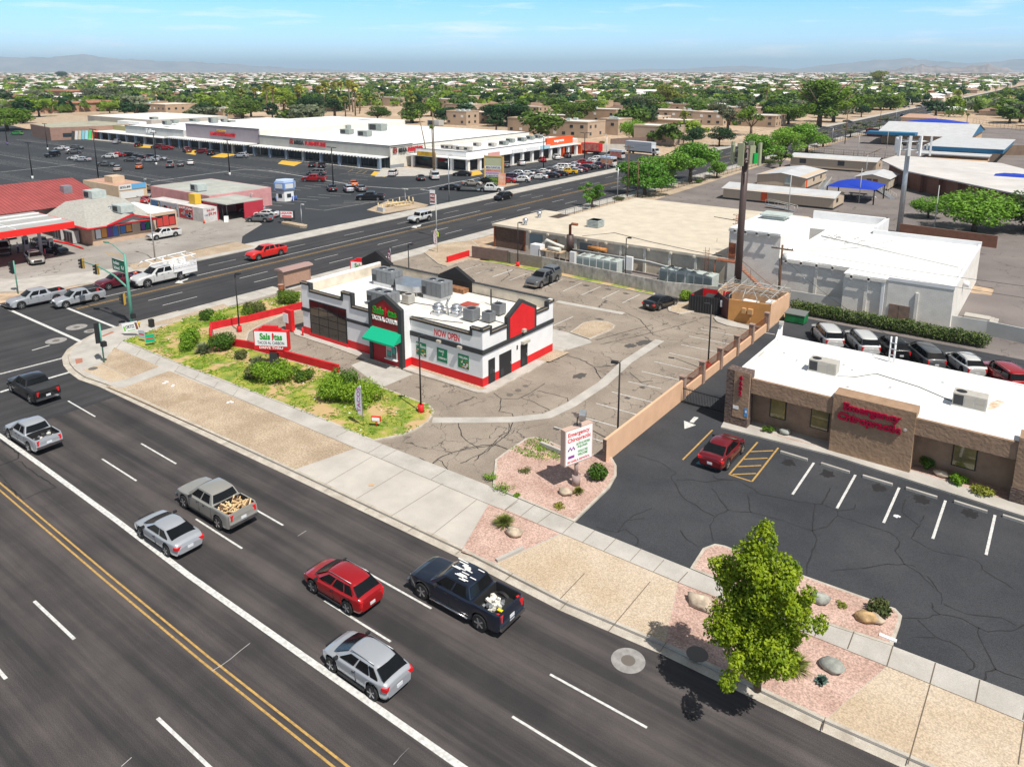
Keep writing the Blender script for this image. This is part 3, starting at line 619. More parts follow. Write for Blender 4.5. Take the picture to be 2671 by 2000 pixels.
for t,x,y,r in((tA,462,1070,.95),(tA,632,958,1.0),(tA,745,990,.6),(tA,1030,932,.6),(tI,1070,702,.78)):
 c=t(x,y);mh.disc(c[0],c[1],.0135,r,28,0);mh.disc(c[0],c[1],.0155,.33,20,1)
for t,x,y,r in((tF,410,95,.28),(tF,480,58,.28),(tF,540,22,.25),(tI,1638,668,.5),(tA,768,1310,.4)):
 c=t(x,y);mh.disc(c[0],c[1],.03 if t is not tI and t is not tA else.134,r,20,1)
tag(mh.build('manhole_covers',[mat('manhole_concrete',(.26,.25,.24),.9,sc=3,amt=.2),mat('cast_iron',(.13,.115,.10),.7)],loc=(0,0,0)),kind='structure')
# oil drips and dark tyre stains on the lots (they have shapes of their own)
sb=MB()
def stain(t,x,y,rx,ry,z=0.018):
 c=t(x,y);n=18;pts=[]
 for k in range(n):
  f=rnd.uniform(.6,1.2);pts.append((c[0]+rx*f*math.cos(6.283*k/n),c[1]+ry*f*math.sin(6.283*k/n)))
 sb.sheet(pts,z+rnd.uniform(0,.0012))
for x,y in((830,1515),(1240,1270),(1330,1250),(1380,1240)):stain(tB,x,y,.55,.8,.0185)
for x,y in((760,745),(880,775),(1060,805),(1210,840),(990,1050),(100,650),(700,700)):stain(tB,x,y,.5,.3)
for x,y in((1380,120),(1500,35),(800,375),(760,700)):stain(tF,x,y,.3,.25)
struct('oil_stains',sb,mat('oil_stain',(.085,.075,.068),.6))
sb=MB()
for x,y in((560,690),(830,770),(1190,870),(1490,950),(1830,1050)):stain(tK,x,y,.45,.6,.0195)
struct('dark_oil_stains',sb,mat('oil_stain_dark',(.024,.024,.026),.5))
# RESTAURANT
def swap(pts):return pts
rest=thing('restaurant','white and red drive-through taco restaurant with black trim and roof units','restaurant',(-46.4,47.6,0))
X0,X1,YF,YR,YB=-57.85,-34.75,42.0,42.4,53.0
ZR=4.25
w=MB()
T_=0.28
# walls with red base: boxes of wall ring
w.box(X0,YF,.9,-47.0,YF+T_,4.45);w.box(-43.2,YR,.9,X1,YR+T_,4.7)
w.box(X1-T_,YR+T_,.9,X1,YB-T_,4.75);w.box(X0,YB-T_,0.9,X1,YB,5.3);w.box(X0,YF+T_,.9,X0+T_,YB-T_,5.5)
w.box(X0,YF,4.45,-56.5,YF+T_,5.6);w.box(-51.7,YF,4.45,-50.35,YF+T_,5.65)
w.box(-56.5,YF,4.45,-51.7,YF+T_,4.95)
w.box(-35.95,YR,4.7,X1,YR+T_,5.25);w.box(X1-T_,YR+T_,4.75,X1,YR+1.1,5.25);w.box(X1-T_,YB-.9,4.75,X1,YB-T_,5.25)
w.build('wall',M_white,rest)
w=MB();e_=0.012
for(x0,x1,y,z0,z1)in((X0-e_,-47.0,YF,0,.9),(-43.2,X1+e_,YR,0,.9)):w.box(x0,y-e_,z0,x1,y+T_-.02,z1)
w.box(X1-T_,YR+T_-.02,0,X1+e_,43.16,.9);w.box(X1-T_,44.06,0,X1+e_,44.67,.9);w.box(X1-T_,46.42,0,X1+e_,47.8,.9);w.box(X1-T_,48.85,0,X1+e_,YB+e_,.9)
w.box(X1-T_,43.16,.6,X1-.03,48.85,.9);w.box(X0-e_,YB-T_,0,X1-T_,YB+e_,.9);w.box(X0-e_,YF+T_,0,X0+T_,YB-T_,.9)
w.build('red_base_band',M_red,rest,split=True)
w=MB();w.box(X0+T_,YF+T_,3.9,-43.5,YB-T_,ZR);w.box(-43.5,YR+T_,3.9,X1-T_,YB-T_,ZR);w.build('roof',M_roofg,rest)
w=MB();w.box(X0+.4,YF+.4,ZR,-50.4,YB-2.6,ZR+.03);w.build('roof_patch',M_roofw,rest)
# back parapet faces the camera: weathered cream
w=MB();w.box(X0+T_+.01,YB-T_-.02,ZR,X1-T_-.01,YB-T_,5.28);w.box(X0+T_,YF+T_,ZR,X0+T_+.02,YB-T_-.03,5.28);w.build('parapet_inner_face',M_cream,rest,split=True)
# black trim: cornice following the stepped parapet, and the belt
cor=MB()
def cornice_y(pts,y,th=0.09,h=0.22):
 for i in range(len(pts)-1):
  (xa,za),(xb,zb)=pts[i],pts[i+1]
  if abs(xa-xb)>1e-6:cor.box(xa,y-th,za-h,xb,y+T_+.03,za+.03)
  else:cor.box(xa-h/2-.003,y-th-.004,min(za,zb)-h-.002,xa+h/2+.003,y+T_+.034,max(za,zb)+.034)
def cornice_x(pts,x,th=0.09,h=0.22):
 for i in range(len(pts)-1):
  (ya,za),(yb,zb)=pts[i],pts[i+1]
  if abs(ya-yb)>1e-6:cor.box(x-T_-.03,ya,za-h,x+th,yb,za+.03)
  else:cor.box(x-T_-.034,ya-h/2-.003,min(za,zb)-h-.002,x+th+.004,ya+h/2+.003,max(za,zb)+.034)
cornice_y([(X0-.09,5.6),(-56.5,5.6),(-56.5,4.95),(-51.7,4.95),(-51.7,5.65),(-50.35,5.65),(-50.35,4.45),(-47.1,4.45)],YF)
cornice_y([(-43.1,4.7),(-35.95,4.7),(-35.95,5.25),(X1-.2,5.25)],YR)
cornice_x([(YR-.09,5.25),(YR+1.1,5.25),(YR+1.1,4.75),(45.75,4.75)],X1);cornice_x([(50.15,4.75),(YB-.9,4.75),(YB-.9,5.25),(YB+.09,5.25)],X1)
cor.box(X0-.05,YB-T_-.06,5.3,X1-.4,YB+.06,5.36)
cor.build('cornice',M_char,rest)
# pale studs along the cornice edge
dt=MB()
def studs(xa,xb,z,y):
 n=int((xb-xa)/.16)
 for k in range(n):dt.box(xa+.16*k,y-.13,z-.03,xa+.16*k+.08,y-.091,z+.05)
for xa,xb,z in((X0,-56.6,5.6),(-56.4,-51.8,4.95),(-51.6,-50.45,5.65),(-50.2,-47.2,4.45)):studs(xa,xb,z,YF)
studs(-43,-36.05,4.7,YR);studs(-35.85,X1,5.25,YR)
for ya,yb,z in((YR,43.4,5.25),(43.6,45.7,4.75),(50.2,52,4.75),(52.2,YB,5.25)):
 for k in range(int((yb-ya)/.16)):dt.box(X1+.091,ya+.16*k,z-.03,X1+.13,ya+.16*k+.08,z+.05)
tag(dt.build('cornice_studs',mat('stud_tan',(.42,.34,.25),.8),rest),kind='stuff')
w=MB();w.box(-43.2,YR-.12,3.03,X1+.12,YR,3.45);w.box(X1,YR,3.03,X1+.12,YB,3.4);w.box(-51.2,YF-.1,2.8,-47.1,YF,3.1);w.box(X0-.1,YF-.1,2.6,-56.75,YF,2.95);w.build('belt_course',M_char,rest,split=True)
# end gable on the +X face
gb=MB();g0,g1,gm=45.75,50.15,47.9
gb.xpoly([(g0,3.2),(g0,5.4),(gm,6.55),(g1,5.4),(g1,3.2)],X1-T_+.02,X1+.1);gb.build('gable',M_char,rest)
gb=MB();gb.xpoly([(g0+.35,3.42),(g0+.35,5.25),(gm,6.2),(g1-.35,5.25),(g1-.35,3.42)],X1+.1,X1+.13);gb.build('gable_panel',M_red,rest)
# front tower
tw=MB();tx0,tx1,ty=-47.28,-43.05,41.3;tmx=(tx0+tx1)/2;z_s,z_a=5.6,6.65
tw.box(tx0+.02,ty+.1,.9,tx0+.3,YR,z_s-.1);tw.box(tx1-.3,ty+.1,.9,tx1-.02,YR+.1,z_s-.1);tw.build('tower_side_wall',M_white,rest,split=True)
tw=MB();tw.box(tx1-.3,ty+.1,0,tx1-.005,YR-.02,.9);tw.box(tx0+.005,ty+.1,0,tx0+.3,YF-.02,.9);tw.build('tower_red_base',M_red,rest,split=True)
tw=MB()
tw.ypoly([(tx0,0),(tx0+.42,0),(tx0+.42,z_s-.35),(tmx,z_a-.42),(tx1-.42,z_s-.35),(tx1-.42,0),(tx1,0),(tx1,z_s),(tmx,z_a),(tx0,z_s)],ty-.08,ty+.3)
tw.build('tower_frame',M_char,rest)
tw=MB();tw.ypoly([(tx0+.42,0),(tx1-.42,0),(tx1-.42,z_s-.35),(tmx,z_a-.42),(tx0+.42,z_s-.35)],ty,ty+.3);tw.build('tower_panel',mat('tower_red',(0.33,0.008,0.018),.5),rest)
text('tower_name_sign','Sals  tas',M_logog,rest,(tx0+.62,ty,4.72),(1,0,0),(0,0,1),3.0,.72,.1,.03)
def chili(mb,c,xd,h,dn):
 c=Vector(c);xd=Vector(xd);u=Vector((0,0,1));dn=Vector(dn)
 prof=[(-.10,.0),(.02,.06),(.11,.25),(.15,.55),(.12,.85),(.04,1.0),(-.06,.9),(-.08,.6),(-.06,.3),(-.10,.0)]
 P=[c+xd*(a*h*1.1)+u*(b_*h)+dn*.06 for a,b_ in prof[:-1]];mb.add([tuple(p)for p in P]+[tuple(p-dn*.055)for p in P],[list(range(len(P)))]+[[(i+1)%len(P),i,i+len(P),(i+1)%len(P)+len(P)]for i in range(len(P))])
cm=MB();chili(cm,(tx0+2.25,ty-.04,4.66),(1,0,0),.85,(0,-1,0));cm.build('chilli_emblem',M_red,rest)
text('tower_tagline_sign','TACOS AL CARBON',mat('letter_white',(.8,.8,.8),.5),rest,(tx0+.5,ty,4.12),(1,0,0),(0,0,1),3.2,.42,.1,.01)
aw=MB();aw.add([(-46.95,ty-.01,3.4),(-43.15,ty-.01,3.4),(-42.95,ty-1.2,2.62),(-47.0,ty-1.2,2.62),(-46.95,ty-.01,2.62),(-43.15,ty-.01,2.62),(-42.95,ty-1.2,2.45),(-47.0,ty-1.2,2.45)],[(0,3,2,1),(1,2,5),(0,4,3),(3,7,6,2)]);aw.build('awning',M_green,rest)
w=MB();w.box(-45.1,ty-.05,.75,-43.75,ty,2.05,0);w.box(-45.02,ty-.07,.85,-44.45,ty-.05,1.95,1);w.box(-44.38,ty-.07,.85,-43.83,ty-.05,1.95,1);w.box(-45.2,ty-.25,.68,-43.65,ty,.75,0)
w.build('service_window',[mat('white_frame',(.7,.7,.7),.5),M_glassw],rest)
w=MB();w.box(-44.98,ty-.085,1.0,-44.5,ty-.07,1.45,0);w.box(-44.98,ty-.085,1.5,-44.4,ty-.071,1.9,1);w.box(-44.33,ty-.085,1.3,-43.9,ty-.071,1.85,0);w.build('menu_notice',[mat('teal_print',(.05,.3,.25),.5),mat('pink_print',(.55,.3,.35),.5)],rest,split=True)
# big dining window
w=MB();w.box(-56.7,YF-.03,.35,-51.2,YF+.0,3.95);w.build('window_frame',M_black,rest)
gl=MB();cols=[-56.6,-55.3,-53.9,-52.5,-51.3];rz=[.45,1.55,2.35,3.15,3.87]
for i in range(4):
 for j in range(4):gl.box(cols[i]+.04,YF-.045,rz[j]+.03,cols[i+1]-.04,YF-.03,rz[j+1]-.04)
gl.build('window_pane',M_glassd,rest)
w=MB();w.box(-56.8,YF-.12,0.0,-51.1,YF-.02,.42);w.build('window_sill_band',M_red,rest)
# banner and posters
w=MB();w.box(-40.25,YR-.02,3.52,-37.1,YR,4.36);w.build('banner',M_white,rest)
text('banner_lettering','NOW OPEN',M_red,rest,(-40.15,YR-.02,3.62),(1,0,0),(0,0,1),2.9,.62,.012,.02)
M_w=mat('letter_white',(.8,.8,.8),.5)
def food(mb,x,y,z,w_,h,seed):
 q=random.Random(seed)
 for k in range(26):
  a,c=q.uniform(0,w_),q.uniform(0,h);s_=q.uniform(.05,.12);mb.box(x+max(0,a-s_),y-.004-k*.0004,z+max(0,c-s_*.7),x+min(w_,a+s_),y-.0005,z+min(h,c+s_*.7),q.randint(0,4))
FM=[mat('food_brown',(.16,.05,.02),.6),mat('food_cream',(.6,.5,.36),.6),mat('food_orange',(.5,.2,.04),.6),mat('food_pale',(.65,.6,.55),.6),mat('food_green',(.12,.22,.03),.6)]
for i,(xa,lines)in enumerate(((-42.4,(('SOPES',0,.75),('CLASICOS',.3,.62))),(-39.9,(('MAIZ',.25,.72),('O',.62,.5),('HARINA ?',.2,.2))),(-37.45,(('PARILLADA',.08,.72),)))):
 p=MB();p.box(xa,YR-.03,1.32,xa+1.2,YR,2.55);po=p.build('poster',M_postg,rest,label=('green poster with white lettering and food, left of the lamp post','green poster of white lettering only, middle of the wall','green poster above a plate of grilled meat, nearest the corner')[i])
 for s_,u,v in lines:
  wd={'SOPES':.62,'CLASICOS':.85,'MAIZ':.6,'O':.13,'HARINA ?':.95,'PARILLADA':1.0}[s_]
  text('poster_lettering',s_,M_w,po,(xa+u if s_!='CLASICOS' else xa+.3,YR-.03,1.32+v*1.2),(1,0,0),(0,0,1),wd,.2,.006,.01)
 if i!=1:p=MB();food(p,xa+.02,YR-.031,1.35,1.16,.55 if i==0 else.7,i);p.build('poster_picture',FM,po)
for x in(-41.9,-39.7,-37.3):
 if x==-41.9:continue
 p=MB();p.box(x,YR-.34,3.12,x+.42,YR-.12,3.34);p.build('wall_light',mat('lamp_housing',(.45,.42,.36),.6),rest)
 # doors on the end wall
for ya,yb,zt,lab in((43.16,44.06,2.3,'narrow black service door'),(44.67,46.42,2.3,'wide black double door'),(47.8,48.85,2.25,'black door under the lamp')):
 p=MB();p.box(X1-.02,ya,.13,X1+.03,yb,zt);d_=p.build('door',M_black,rest,label=lab)
 p=MB();p.box(X1+.03,ya+.15,1.0 if ya<44 else.35,X1+.045,ya+.15+.45*min(1,(yb-ya)),1.5 if ya<44 else.95);p.build('door_vent',M_char,d_)
 p=MB();p.tube([(X1+.06,yb-.2,1.0),(X1+.06,yb-.2,1.25)],.02,6);p.build('handle',M_steel,d_)
p=MB();p.box(X1+.0,47.85,2.35,X1+.35,48.85,2.6);p.build('door_canopy_light',mat('lamp_housing',(.45,.42,.36),.6),rest)
p=MB();p.box(X1+.13,47.8,3.5,X1+.4,48.2,3.78);p.build('floodlight',mat('lamp_housing',(.45,.42,.36),.6),rest)
p=MB();p.box(X1,47.2,2.0,X1+.02,47.4,2.4);p.build('wall_notice',M_char,rest)
# rear gables seen from behind (black)
for gx,n_ in((-59.0+.6,4.6),(-46.7,4.6)):
 p=MB();p.ypoly([(gx-n_/2,4.3),(gx+n_/2,4.3),(gx+n_/2,5.45),(gx,6.6),(gx-n_/2,5.45)],YB-T_-.05,YB+.15);p.build('rear_gable',M_black,rest)
 p=MB();p.box(gx-n_/2+.2,YB-T_-1.0,ZR,gx+n_/2-.4,YB-T_-.06,ZR+.45);p.build('gable_brace',mat('old_ply',(.25,.12,.06),.9,sc=3,amt=.4),rest)
 # roof plant: each unit is a thing
def hvac(x,y,z,sx,sy,sz,m,label,name='rooftop_unit',curb=True,fans=2,group='units on the restaurant roof'):
 t=thing(name,label,'rooftop unit',(x,y,z),0,group)
 if curb:q=MB();q.prism([(x-sx*.45,y-sy*.45),(x+sx*.45,y-sy*.45),(x+sx*.45,y+sy*.45),(x-sx*.45,y+sy*.45)],z-.01,z+.4);q.build('curb',M_duct,t);z+=.4
 q=MB();q.box(x-sx/2,y-sy/2,z,x+sx/2,y+sy/2,z+sz);q.build('cabinet',m,t)
 q=MB()
 for k in range(1,4):q.box(x-sx/2+sx*k/4-.012,y-sy/2-.012,z+.08,x-sx/2+sx*k/4+.012,y-sy/2,z+sz-.08)
 for k in range(1,3):q.box(x+sx/2,y-sy/2+sy*k/3-.012,z+.08,x+sx/2+.012,y-sy/2+sy*k/3+.012,z+sz-.08)
 q.box(x-sx/2+.1,y-sy/2-.016,z+.12,x-sx/2+sx*.22,y-sy/2-.003,z+sz*.6);q.build('panel_seams',M_char,t)
 for k in range(fans):
  fx=x-sx*.2+k*sx*.42/max(1,fans-1)if fans>1 else x-sx*.25
  q=MB();q.cyl(fx,y,z+sz,z+sz+.06,min(sy*.3,sx*.17),16);fo=q.build('fan_ring',M_steel,t)
  q=MB();q.disc(fx,y,z+sz+.064,min(sy*.3,sx*.17)*.82,16);q.build('fan_opening',M_black,fo)
 return t
hvac(-53.4,49.6,ZR,2.9,1.7,1.3,M_unit,'dark grey rooftop unit beside the left rear gable',fans=2)
hvac(-46.0,49.2,ZR,2.6,1.7,1.45,M_unit,'dark grey rooftop unit on a curb near the middle of the roof',fans=2)
hvac(-48.6,44.4,ZR,2.9,1.6,1.0,M_unit,'dark grey rooftop unit behind the front tower, half hidden',fans=2)
dk=thing('roof_duct','angular sheet-metal duct lying between two rooftop units','duct',(-50,48.7,ZR))
q=MB();q.prism([(-51.9,49.2),(-51.7,50.6),(-49.2,50.9),(-47.5,50.3),(-47.2,49.0),(-48.1,48.0),(-50.2,47.7)],ZR+.45,ZR+1.05);q.build('duct_body',M_duct,dk)
q=MB();[q.box(x,y,ZR,x+.08,y+.08,ZR+.45)for x,y in((-51.5,49),(-48,48.3),(-48.5,50.3))];q.build('duct_stand',M_steel,dk)
for x,y,lab in((-42.5,45.5,'round steel exhaust fan, left of two on the restaurant roof'),(-40.9,46.2,'round steel exhaust fan, right of two on the restaurant roof')):
 t=thing('exhaust_fan',lab,'exhaust fan',(x,y,ZR),0,'exhaust fans on the roof')
 q=MB();q.box(x-.5,y-.5,ZR,x+.5,y+.5,ZR+.3);q.build('fan_base',M_duct,t)
 q=MB();q.tube([(x,y,ZR+.3),(x,y,ZR+.75)],[.5,.56],20);q.build('fan_drum',M_duct,t)
 q=MB();q.tube([(x,y,ZR+.75),(x,y,ZR+1.0),(x,y,ZR+1.12)],[.40,.42,.2],20);q.build('fan_cap',M_steel,t)
t=thing('vent_flue','slender bent steel flue between the round exhaust fans','flue',(-41.7,45.9,ZR));q=MB();q.tube([(-41.7,45.9,ZR),(-41.7,45.9,ZR+.6),(-41.85,45.9,ZR+.9),(-41.7,45.9,ZR+1.25),(-41.6,45.9,ZR+1.5)],.1,8);q.build('flue_pipe',M_duct,t)
q=MB();q.cyl(-41.6,45.9,ZR+1.5,ZR+1.56,.17,10);q.build('flue_cap',M_steel,t)
t=thing('roof_hatch','low roof hatch with a faded red lid','roof hatch',(-41.6,49.0,ZR));q=MB();q.box(-42.3,48.3,ZR,-40.9,49.5,ZR+.22);q.build('hatch_curb',M_duct,t);q=MB();q.box(-42.35,48.25,ZR+.22,-40.85,49.55,ZR+.3);q.build('hatch_lid',mat('faded_red',(.35,.07,.05),.7),t)
for x,y,s_,lab in((-38.9,46.0,1.1,'open condensing unit with exposed coils near the roof corner'),(-37.4,46.6,.9,'small black compressor block beside the open condensing unit'),(-38.0,48.8,1.0,'small square grey condenser by the end gable'),(-47.0,46.2,.9,'pale louvred vent box behind the front tower')):
 t=thing('condenser',lab,'condenser',(x,y,ZR),0,'small condensers on the roof');q=MB();q.box(x-s_/2,y-s_/2,ZR+.12,x+s_/2,y+s_/2,ZR+.12+s_*.95);q.build('condenser_case',M_unitl if 'pale' in lab else M_unit,t)
 q=MB();[q.box(x-s_/2-.014,y-s_/2+.1*k*s_,ZR+.2,x+s_/2+.014,y-s_/2+.1*k*s_+.03,ZR+.05+s_*.95)for k in range(1,9)];q.build('grille',M_steel,t)
 q=MB();q.disc(x,y,ZR+.125+s_*.95,s_*.38,14);q.build('fan_opening',M_black,t)
t=tag(MB().cyl(-40.3,50.6,ZR,ZR+1.6,.07,8).build('vent_pipe',M_black),'tall thin black vent pipe at the back of the restaurant roof','vent pipe')
q=MB();q.tube([(-39.6,50.8,ZR),(-39.6,50.8,ZR+.25),(-39.6,50.8,ZR+.55),(-39.6,50.8,ZR+.6)],[.35,.32,.1,.02],12);tag(q.build('vent_cowl',M_duct),'cone-shaped sheet-metal vent cowl by the black pipe','vent')
q=MB()
for pts in([(-57,51.5),(-52,52.2),(-45,52.6),(-38,52.7)],[(-50,46),(-44,47.2),(-40,47.4),(-36,47.0)],[(-44.5,43.4),(-41,44.2),(-39,44.9)]):q.tube([(x,y,ZR+.05)for x,y in pts],.03,5)
tag(q.build('roof_conduits',M_char),'thin dark conduits running across the restaurant roof','conduit')
# drive-through bollard and menu box at the left end
t=thing('menu_board','red menu cabinet with white sheets at the drive-through corner','menu board',(-59.6,41.8,0));q=MB();q.box(-60.3,41.6,0.1,-59.3,42.0,2.3);q.build('cabinet',M_red,t);q=MB();q.box(-60.6,41.56,.9,-59.8,41.598,1.9);q.build('menu_sheet',M_white,t)
tag(MB().cyl(*tR(443,880),0,1.0,.08,10).build('bollard',M_red),'thin red bollard at the drive-through corner of the restaurant','bollard')
# red site walls
def site_wall(pts,z0,z1,th,m,name,label,cat='wall',capm=None):
 q=MB();P=[Vector(p)for p in pts]
 for i in range(len(P)-1):
  a,c=P[i],P[i+1];d=(c-a).normalized();n=Vector((-d.y,d.x))*th/2;e0=d*(th/2 if i else 0)*0;e1=d*(th/2-.002 if i<len(P)-2 else 0)
  q.prism([tuple(a-n-e0),tuple(c-n+e1),tuple(c+n+e1),tuple(a+n-e0)],z0,z1)
 return tag(q.build(name,m),label,cat)
site_wall([tR(740,1185),tR(0,985),tA(1742,1092),tA(1742,985),tR(0,765),tR(440,652)],0,.85,.22,mat('paint_red_wall',(.52,.012,.018),.7,sc=1.5,amt=.15),'drive_through_wall','low red wall wrapping round the drive-through lane')
site_wall([tR(1632,275),tR(1812,220)],0,.95,.22,M_red,'low_red_wall','short freestanding red wall beside the street driveway')
site_wall([tR(1838,235),tB(238,595)],0,1.85,.2,M_fence,'brown_block_wall','brown painted block wall left of the lamp post behind the lot')
site_wall([tB(240,596),tB(518,640)],0,1.75,.2,M_fenceg,'grey_block_wall','grey brown block wall between the brown wall and the whitewashed wall')
M_smear=mat('whitewashed_block',(.26,.25,.23),.95,sc=2.2,amt=.4,stretch=(1,1,.5),col2=(.5,.48,.44))
site_wall([tB(519,640),tB(1000,745),tB(1530,858),tB(1960,900)],0,1.75,.2,M_smear,'whitewashed_wall','long patchy whitewashed block wall in front of the chillers')
q=MB();
for k in range(10):a=Vector((*tB(519,640),0)).lerp(Vector((*tB(1960,900),0)),k/9);q.tube([(a.x,a.y+.1,1.75),(a.x,a.y-.15,2.15)],.02,4)
tag(q.build('barbed_arms',M_steel),'row of small angled barbed-wire arms on the whitewashed wall','wall arms')
# tan boundary wall with fence and gate
wt=site_wall([(-20.25,37.7),(-20.3,50.3)],0,1.75,.2,mat('wall_peach',(.66,.42,.27),.9,sc=.8,amt=.06,bump=.15,bsc=20),'boundary_wall','peach rendered wall between the two parking lots')
q=MB();q.box(-20.36,37.62,0,-20.1,37.69,1.74);o=q.build('wall_end',M_stone,wt,local=False);o.location=(0,0,0)
ft=thing('boundary_fence','low peach wall with pillars and dark railing panels beside the clinic lane','fence',(-20.4,61,0))
py=[50.6,54.6,58.6,62.7,66.7,71.2]
for y in py:q=MB();q.box(-20.6,y-.22,0,-20.15,y+.22,1.95);q.box(-20.65,y-.27,1.95,-20.1,y+.27,2.03);q.build('pillar',mat('pillar_brown',(.3,.21,.17),.9,sc=3,amt=.2),ft)
for a,c in zip(py,py[1:]):
 q=MB();q.box(-20.5,a+.225,0,-20.28,c-.225,.85);q.build('low_wall',mat('wall_peach',(.6,.42,.28)),ft)
 q=MB();q.box(-20.41,a+.225,1.65,-20.37,c-.225,1.69);q.box(-20.41,a+.225,.93,-20.37,c-.225,.97);[q.box(-20.4,y_,.95,-20.38,y_+.02,1.66)for y_ in np.arange(a+.35,c-.3,.13)];q.build('railing',M_rust,ft)
gt=thing('sliding_gate','low dark steel picket gate closing the clinic back lane','gate',(-18.5,50,0))
q=MB();[q.tube([(x,49.9,.1),(x,49.9,1.45)],.016,4)for x in np.arange(-20.0,-15.7,.13)];q.build('pickets',M_black,gt);q=MB();q.box(-20.05,49.87,.12,-15.7,49.93,.2);q.box(-20.05,49.87,1.22,-15.7,49.93,1.28);q.build('gate_frame',M_black,gt)
# clinic
cl=thing('clinic','brown stucco chiropractic clinic with flat white roof and stone piers','clinic',(-5,54,0))
CH=4.0;CY=48.65;CW=49.9
q=MB();q.box(-15.4,CW,0,24,59.4,3.7);q.build('wall',M_brown,cl)
q=MB();q.box(-15.3,CY+.1,3.7,24,59.4,CH-.1);q.build('roof',M_roofw,cl)
q=MB();q.box(-14.15,CY,2.85,-8.35,CY+.25,CH);q.box(-3.2,CY,2.85,2.45,CY+.25,CH);q.box(7.6,CY,2.85,24,CY+.25,CH);q.box(-14.15,CY+.25,2.85,-8.35,CW,3.05);q.box(-3.2,CY+.25,2.85,2.45,CW,3.05);q.build('fascia',M_brown,cl,split=True)
q=MB();q.box(-15.4,59.4,3,24,59.55,CH-.03);q.box(-15.6,49.3,0,-15.4,59.4,CH-.03);q.box(-15.9,49.2,3.99,-14.3,49.8,CH+.03);q.build('parapet',M_roofw,cl,split=True)
q=MB();q.add([(-15.35,58.4,3.9),(-15.35,59.55,3.9),(-15.35,59.55,5.0),(-15.6,58.4,3.9),(-15.6,59.55,3.9),(-15.6,59.55,5.0)],[(0,1,2),(3,5,4),(0,2,5,3),(1,4,5,2)]);q.build('corner_fin',M_roofw,cl)
q=MB();q.box(-8.35,CY-.12,0,-3.2,CW,CH+.42);sg=q.build('sign_wall',mat('stucco_sign_wall',(.32,.21,.135),.95,sc=1.4,amt=.14,bump=.8,bsc=5),cl)
q=MB();q.box(-15.95,CY-.3,0,-14.18,CY+.7,4.45);q.build('stone_pier',M_stone,cl)
q=MB();q.box(-15.35,CY-.32,.8,-14.16,CY-.15,4.44);q.build('pier_render',M_brown,cl)
q=MB();q.box(2.45,CY-.12,0,7.6,CW,CH+.42,0);q.box(2.4,CY-.18,0,7.65,CY-.12,1.1,1);q.build('entrance_block',[M_brown,M_stone],cl)
M_crim=mat('letter_crimson',(.30,.0,.03),.35)
text('sign_letters_upper','Emergency',M_crim,sg,(-7.65,CY-.12,3.28),(1,0,0),(0,0,1),3.6,.72,.16,.045)
text('sign_letters_lower','Chiropractic',M_crim,sg,(-7.98,CY-.12,2.52),(1,0,0),(0,0,1),4.0,.72,.16,.04)
text('registered_mark','®',M_w,sg,(-3.85,CY-.12,2.95),(1,0,0),(0,0,1),.2,.2,.02,0)
for k,d_ in enumerate('6602'):text('street_number',d_,M_crim,cl,(-14.95,CY-.32,3.85-.42*k),(1,0,0),(0,0,1),.26,.36,.12,.03)
q=MB();q.box(-15.3,CY-.34,1.45,-14.88,CY-.32,1.7);q.build('notice_plate',M_white,cl);q=MB();q.box(-14.42,CY-.34,1.05,-14.18,CY-.32,1.7,0);q.box(-14.36,CY-.35,1.35,-14.24,CY-.34,1.52,1);q.build('accessible_sign',[mat('sign_blue',(.08,.28,.6),.4),M_w],cl)
M_refl=mat('tan_film_glass',(.22,.17,.06),.08,spec=.9,coat=.7,sc=1.1,amt=.4)
for xa,xb in((-12.95,-11.9),(-10.0,-8.85),(-.95,.3),(9,10.4)):
 q=MB();q.box(xa-.07,CW-.06,.85,xb+.07,CW,2.6);fr_=q.build('window_frame',M_black,cl);q=MB();q.box(xa,CW-.08,.92,xb,CW-.06,2.53);q.build('window_pane',M_refl,fr_)
def rtu(x,y,z,label):
 t=thing('rooftop_air_conditioner',label,'air conditioner',(x,y,z),0,'beige air conditioners on the clinic roof')
 q=MB();q.box(x-1.0,y-.55,z+.1,x+1.0,y+.55,z+1.0);q.build('cabinet',M_unitl,t);q=MB();q.box(x-1.05,y-.6,z-.02,x+1.05,y+.6,z+.1);q.build('curb',M_roofw,t)
 q=MB();q.box(x-.93,y-.57,z+.2,x-.35,y-.55,z+.9);q.build('coil_grille',M_char,t);q=MB();q.box(x-.28,y-.565,z+.2,x+.25,y-.55,z+.75);q.box(x+.33,y-.565,z+.2,x+.9,y-.55,z+.5);q.box(x+.33,y-.565,z+.55,x+.9,y-.55,z+.9);q.build('access_panel',mat('hvac_panel',(.36,.34,.3),.6),t)
 q=MB();q.disc(x-.55,y,z+1.006,.34,18);q.build('fan_opening',M_black,t)
rtu(-10.3,53.4,3.9,'beige rooftop air conditioner nearer the stone pier');rtu(-.65,53.0,3.9,'beige rooftop air conditioner beside the rust stain, right side of clinic roof')
q=MB()
for x,y in((-12.5,54.5),(-9.3,55.8),(-8.5,55),(-8,51.5),(-5.5,53.2),(-13.8,55.5),(-1.5,55.6),(-2.6,56.5)):q.tube([(x,y,3.89),(x,y,3.92),(x,y,3.93),(x,y,4.2)],[.3,.28,.05,.05],8)
[tag(o_,'white roof vent stub, '+pos(*o_.location),'vent','vent stubs on the clinic roof')for o_ in q.build('vent_stub',M_roofw,split=True)if len(o_.data.polygons)>1]
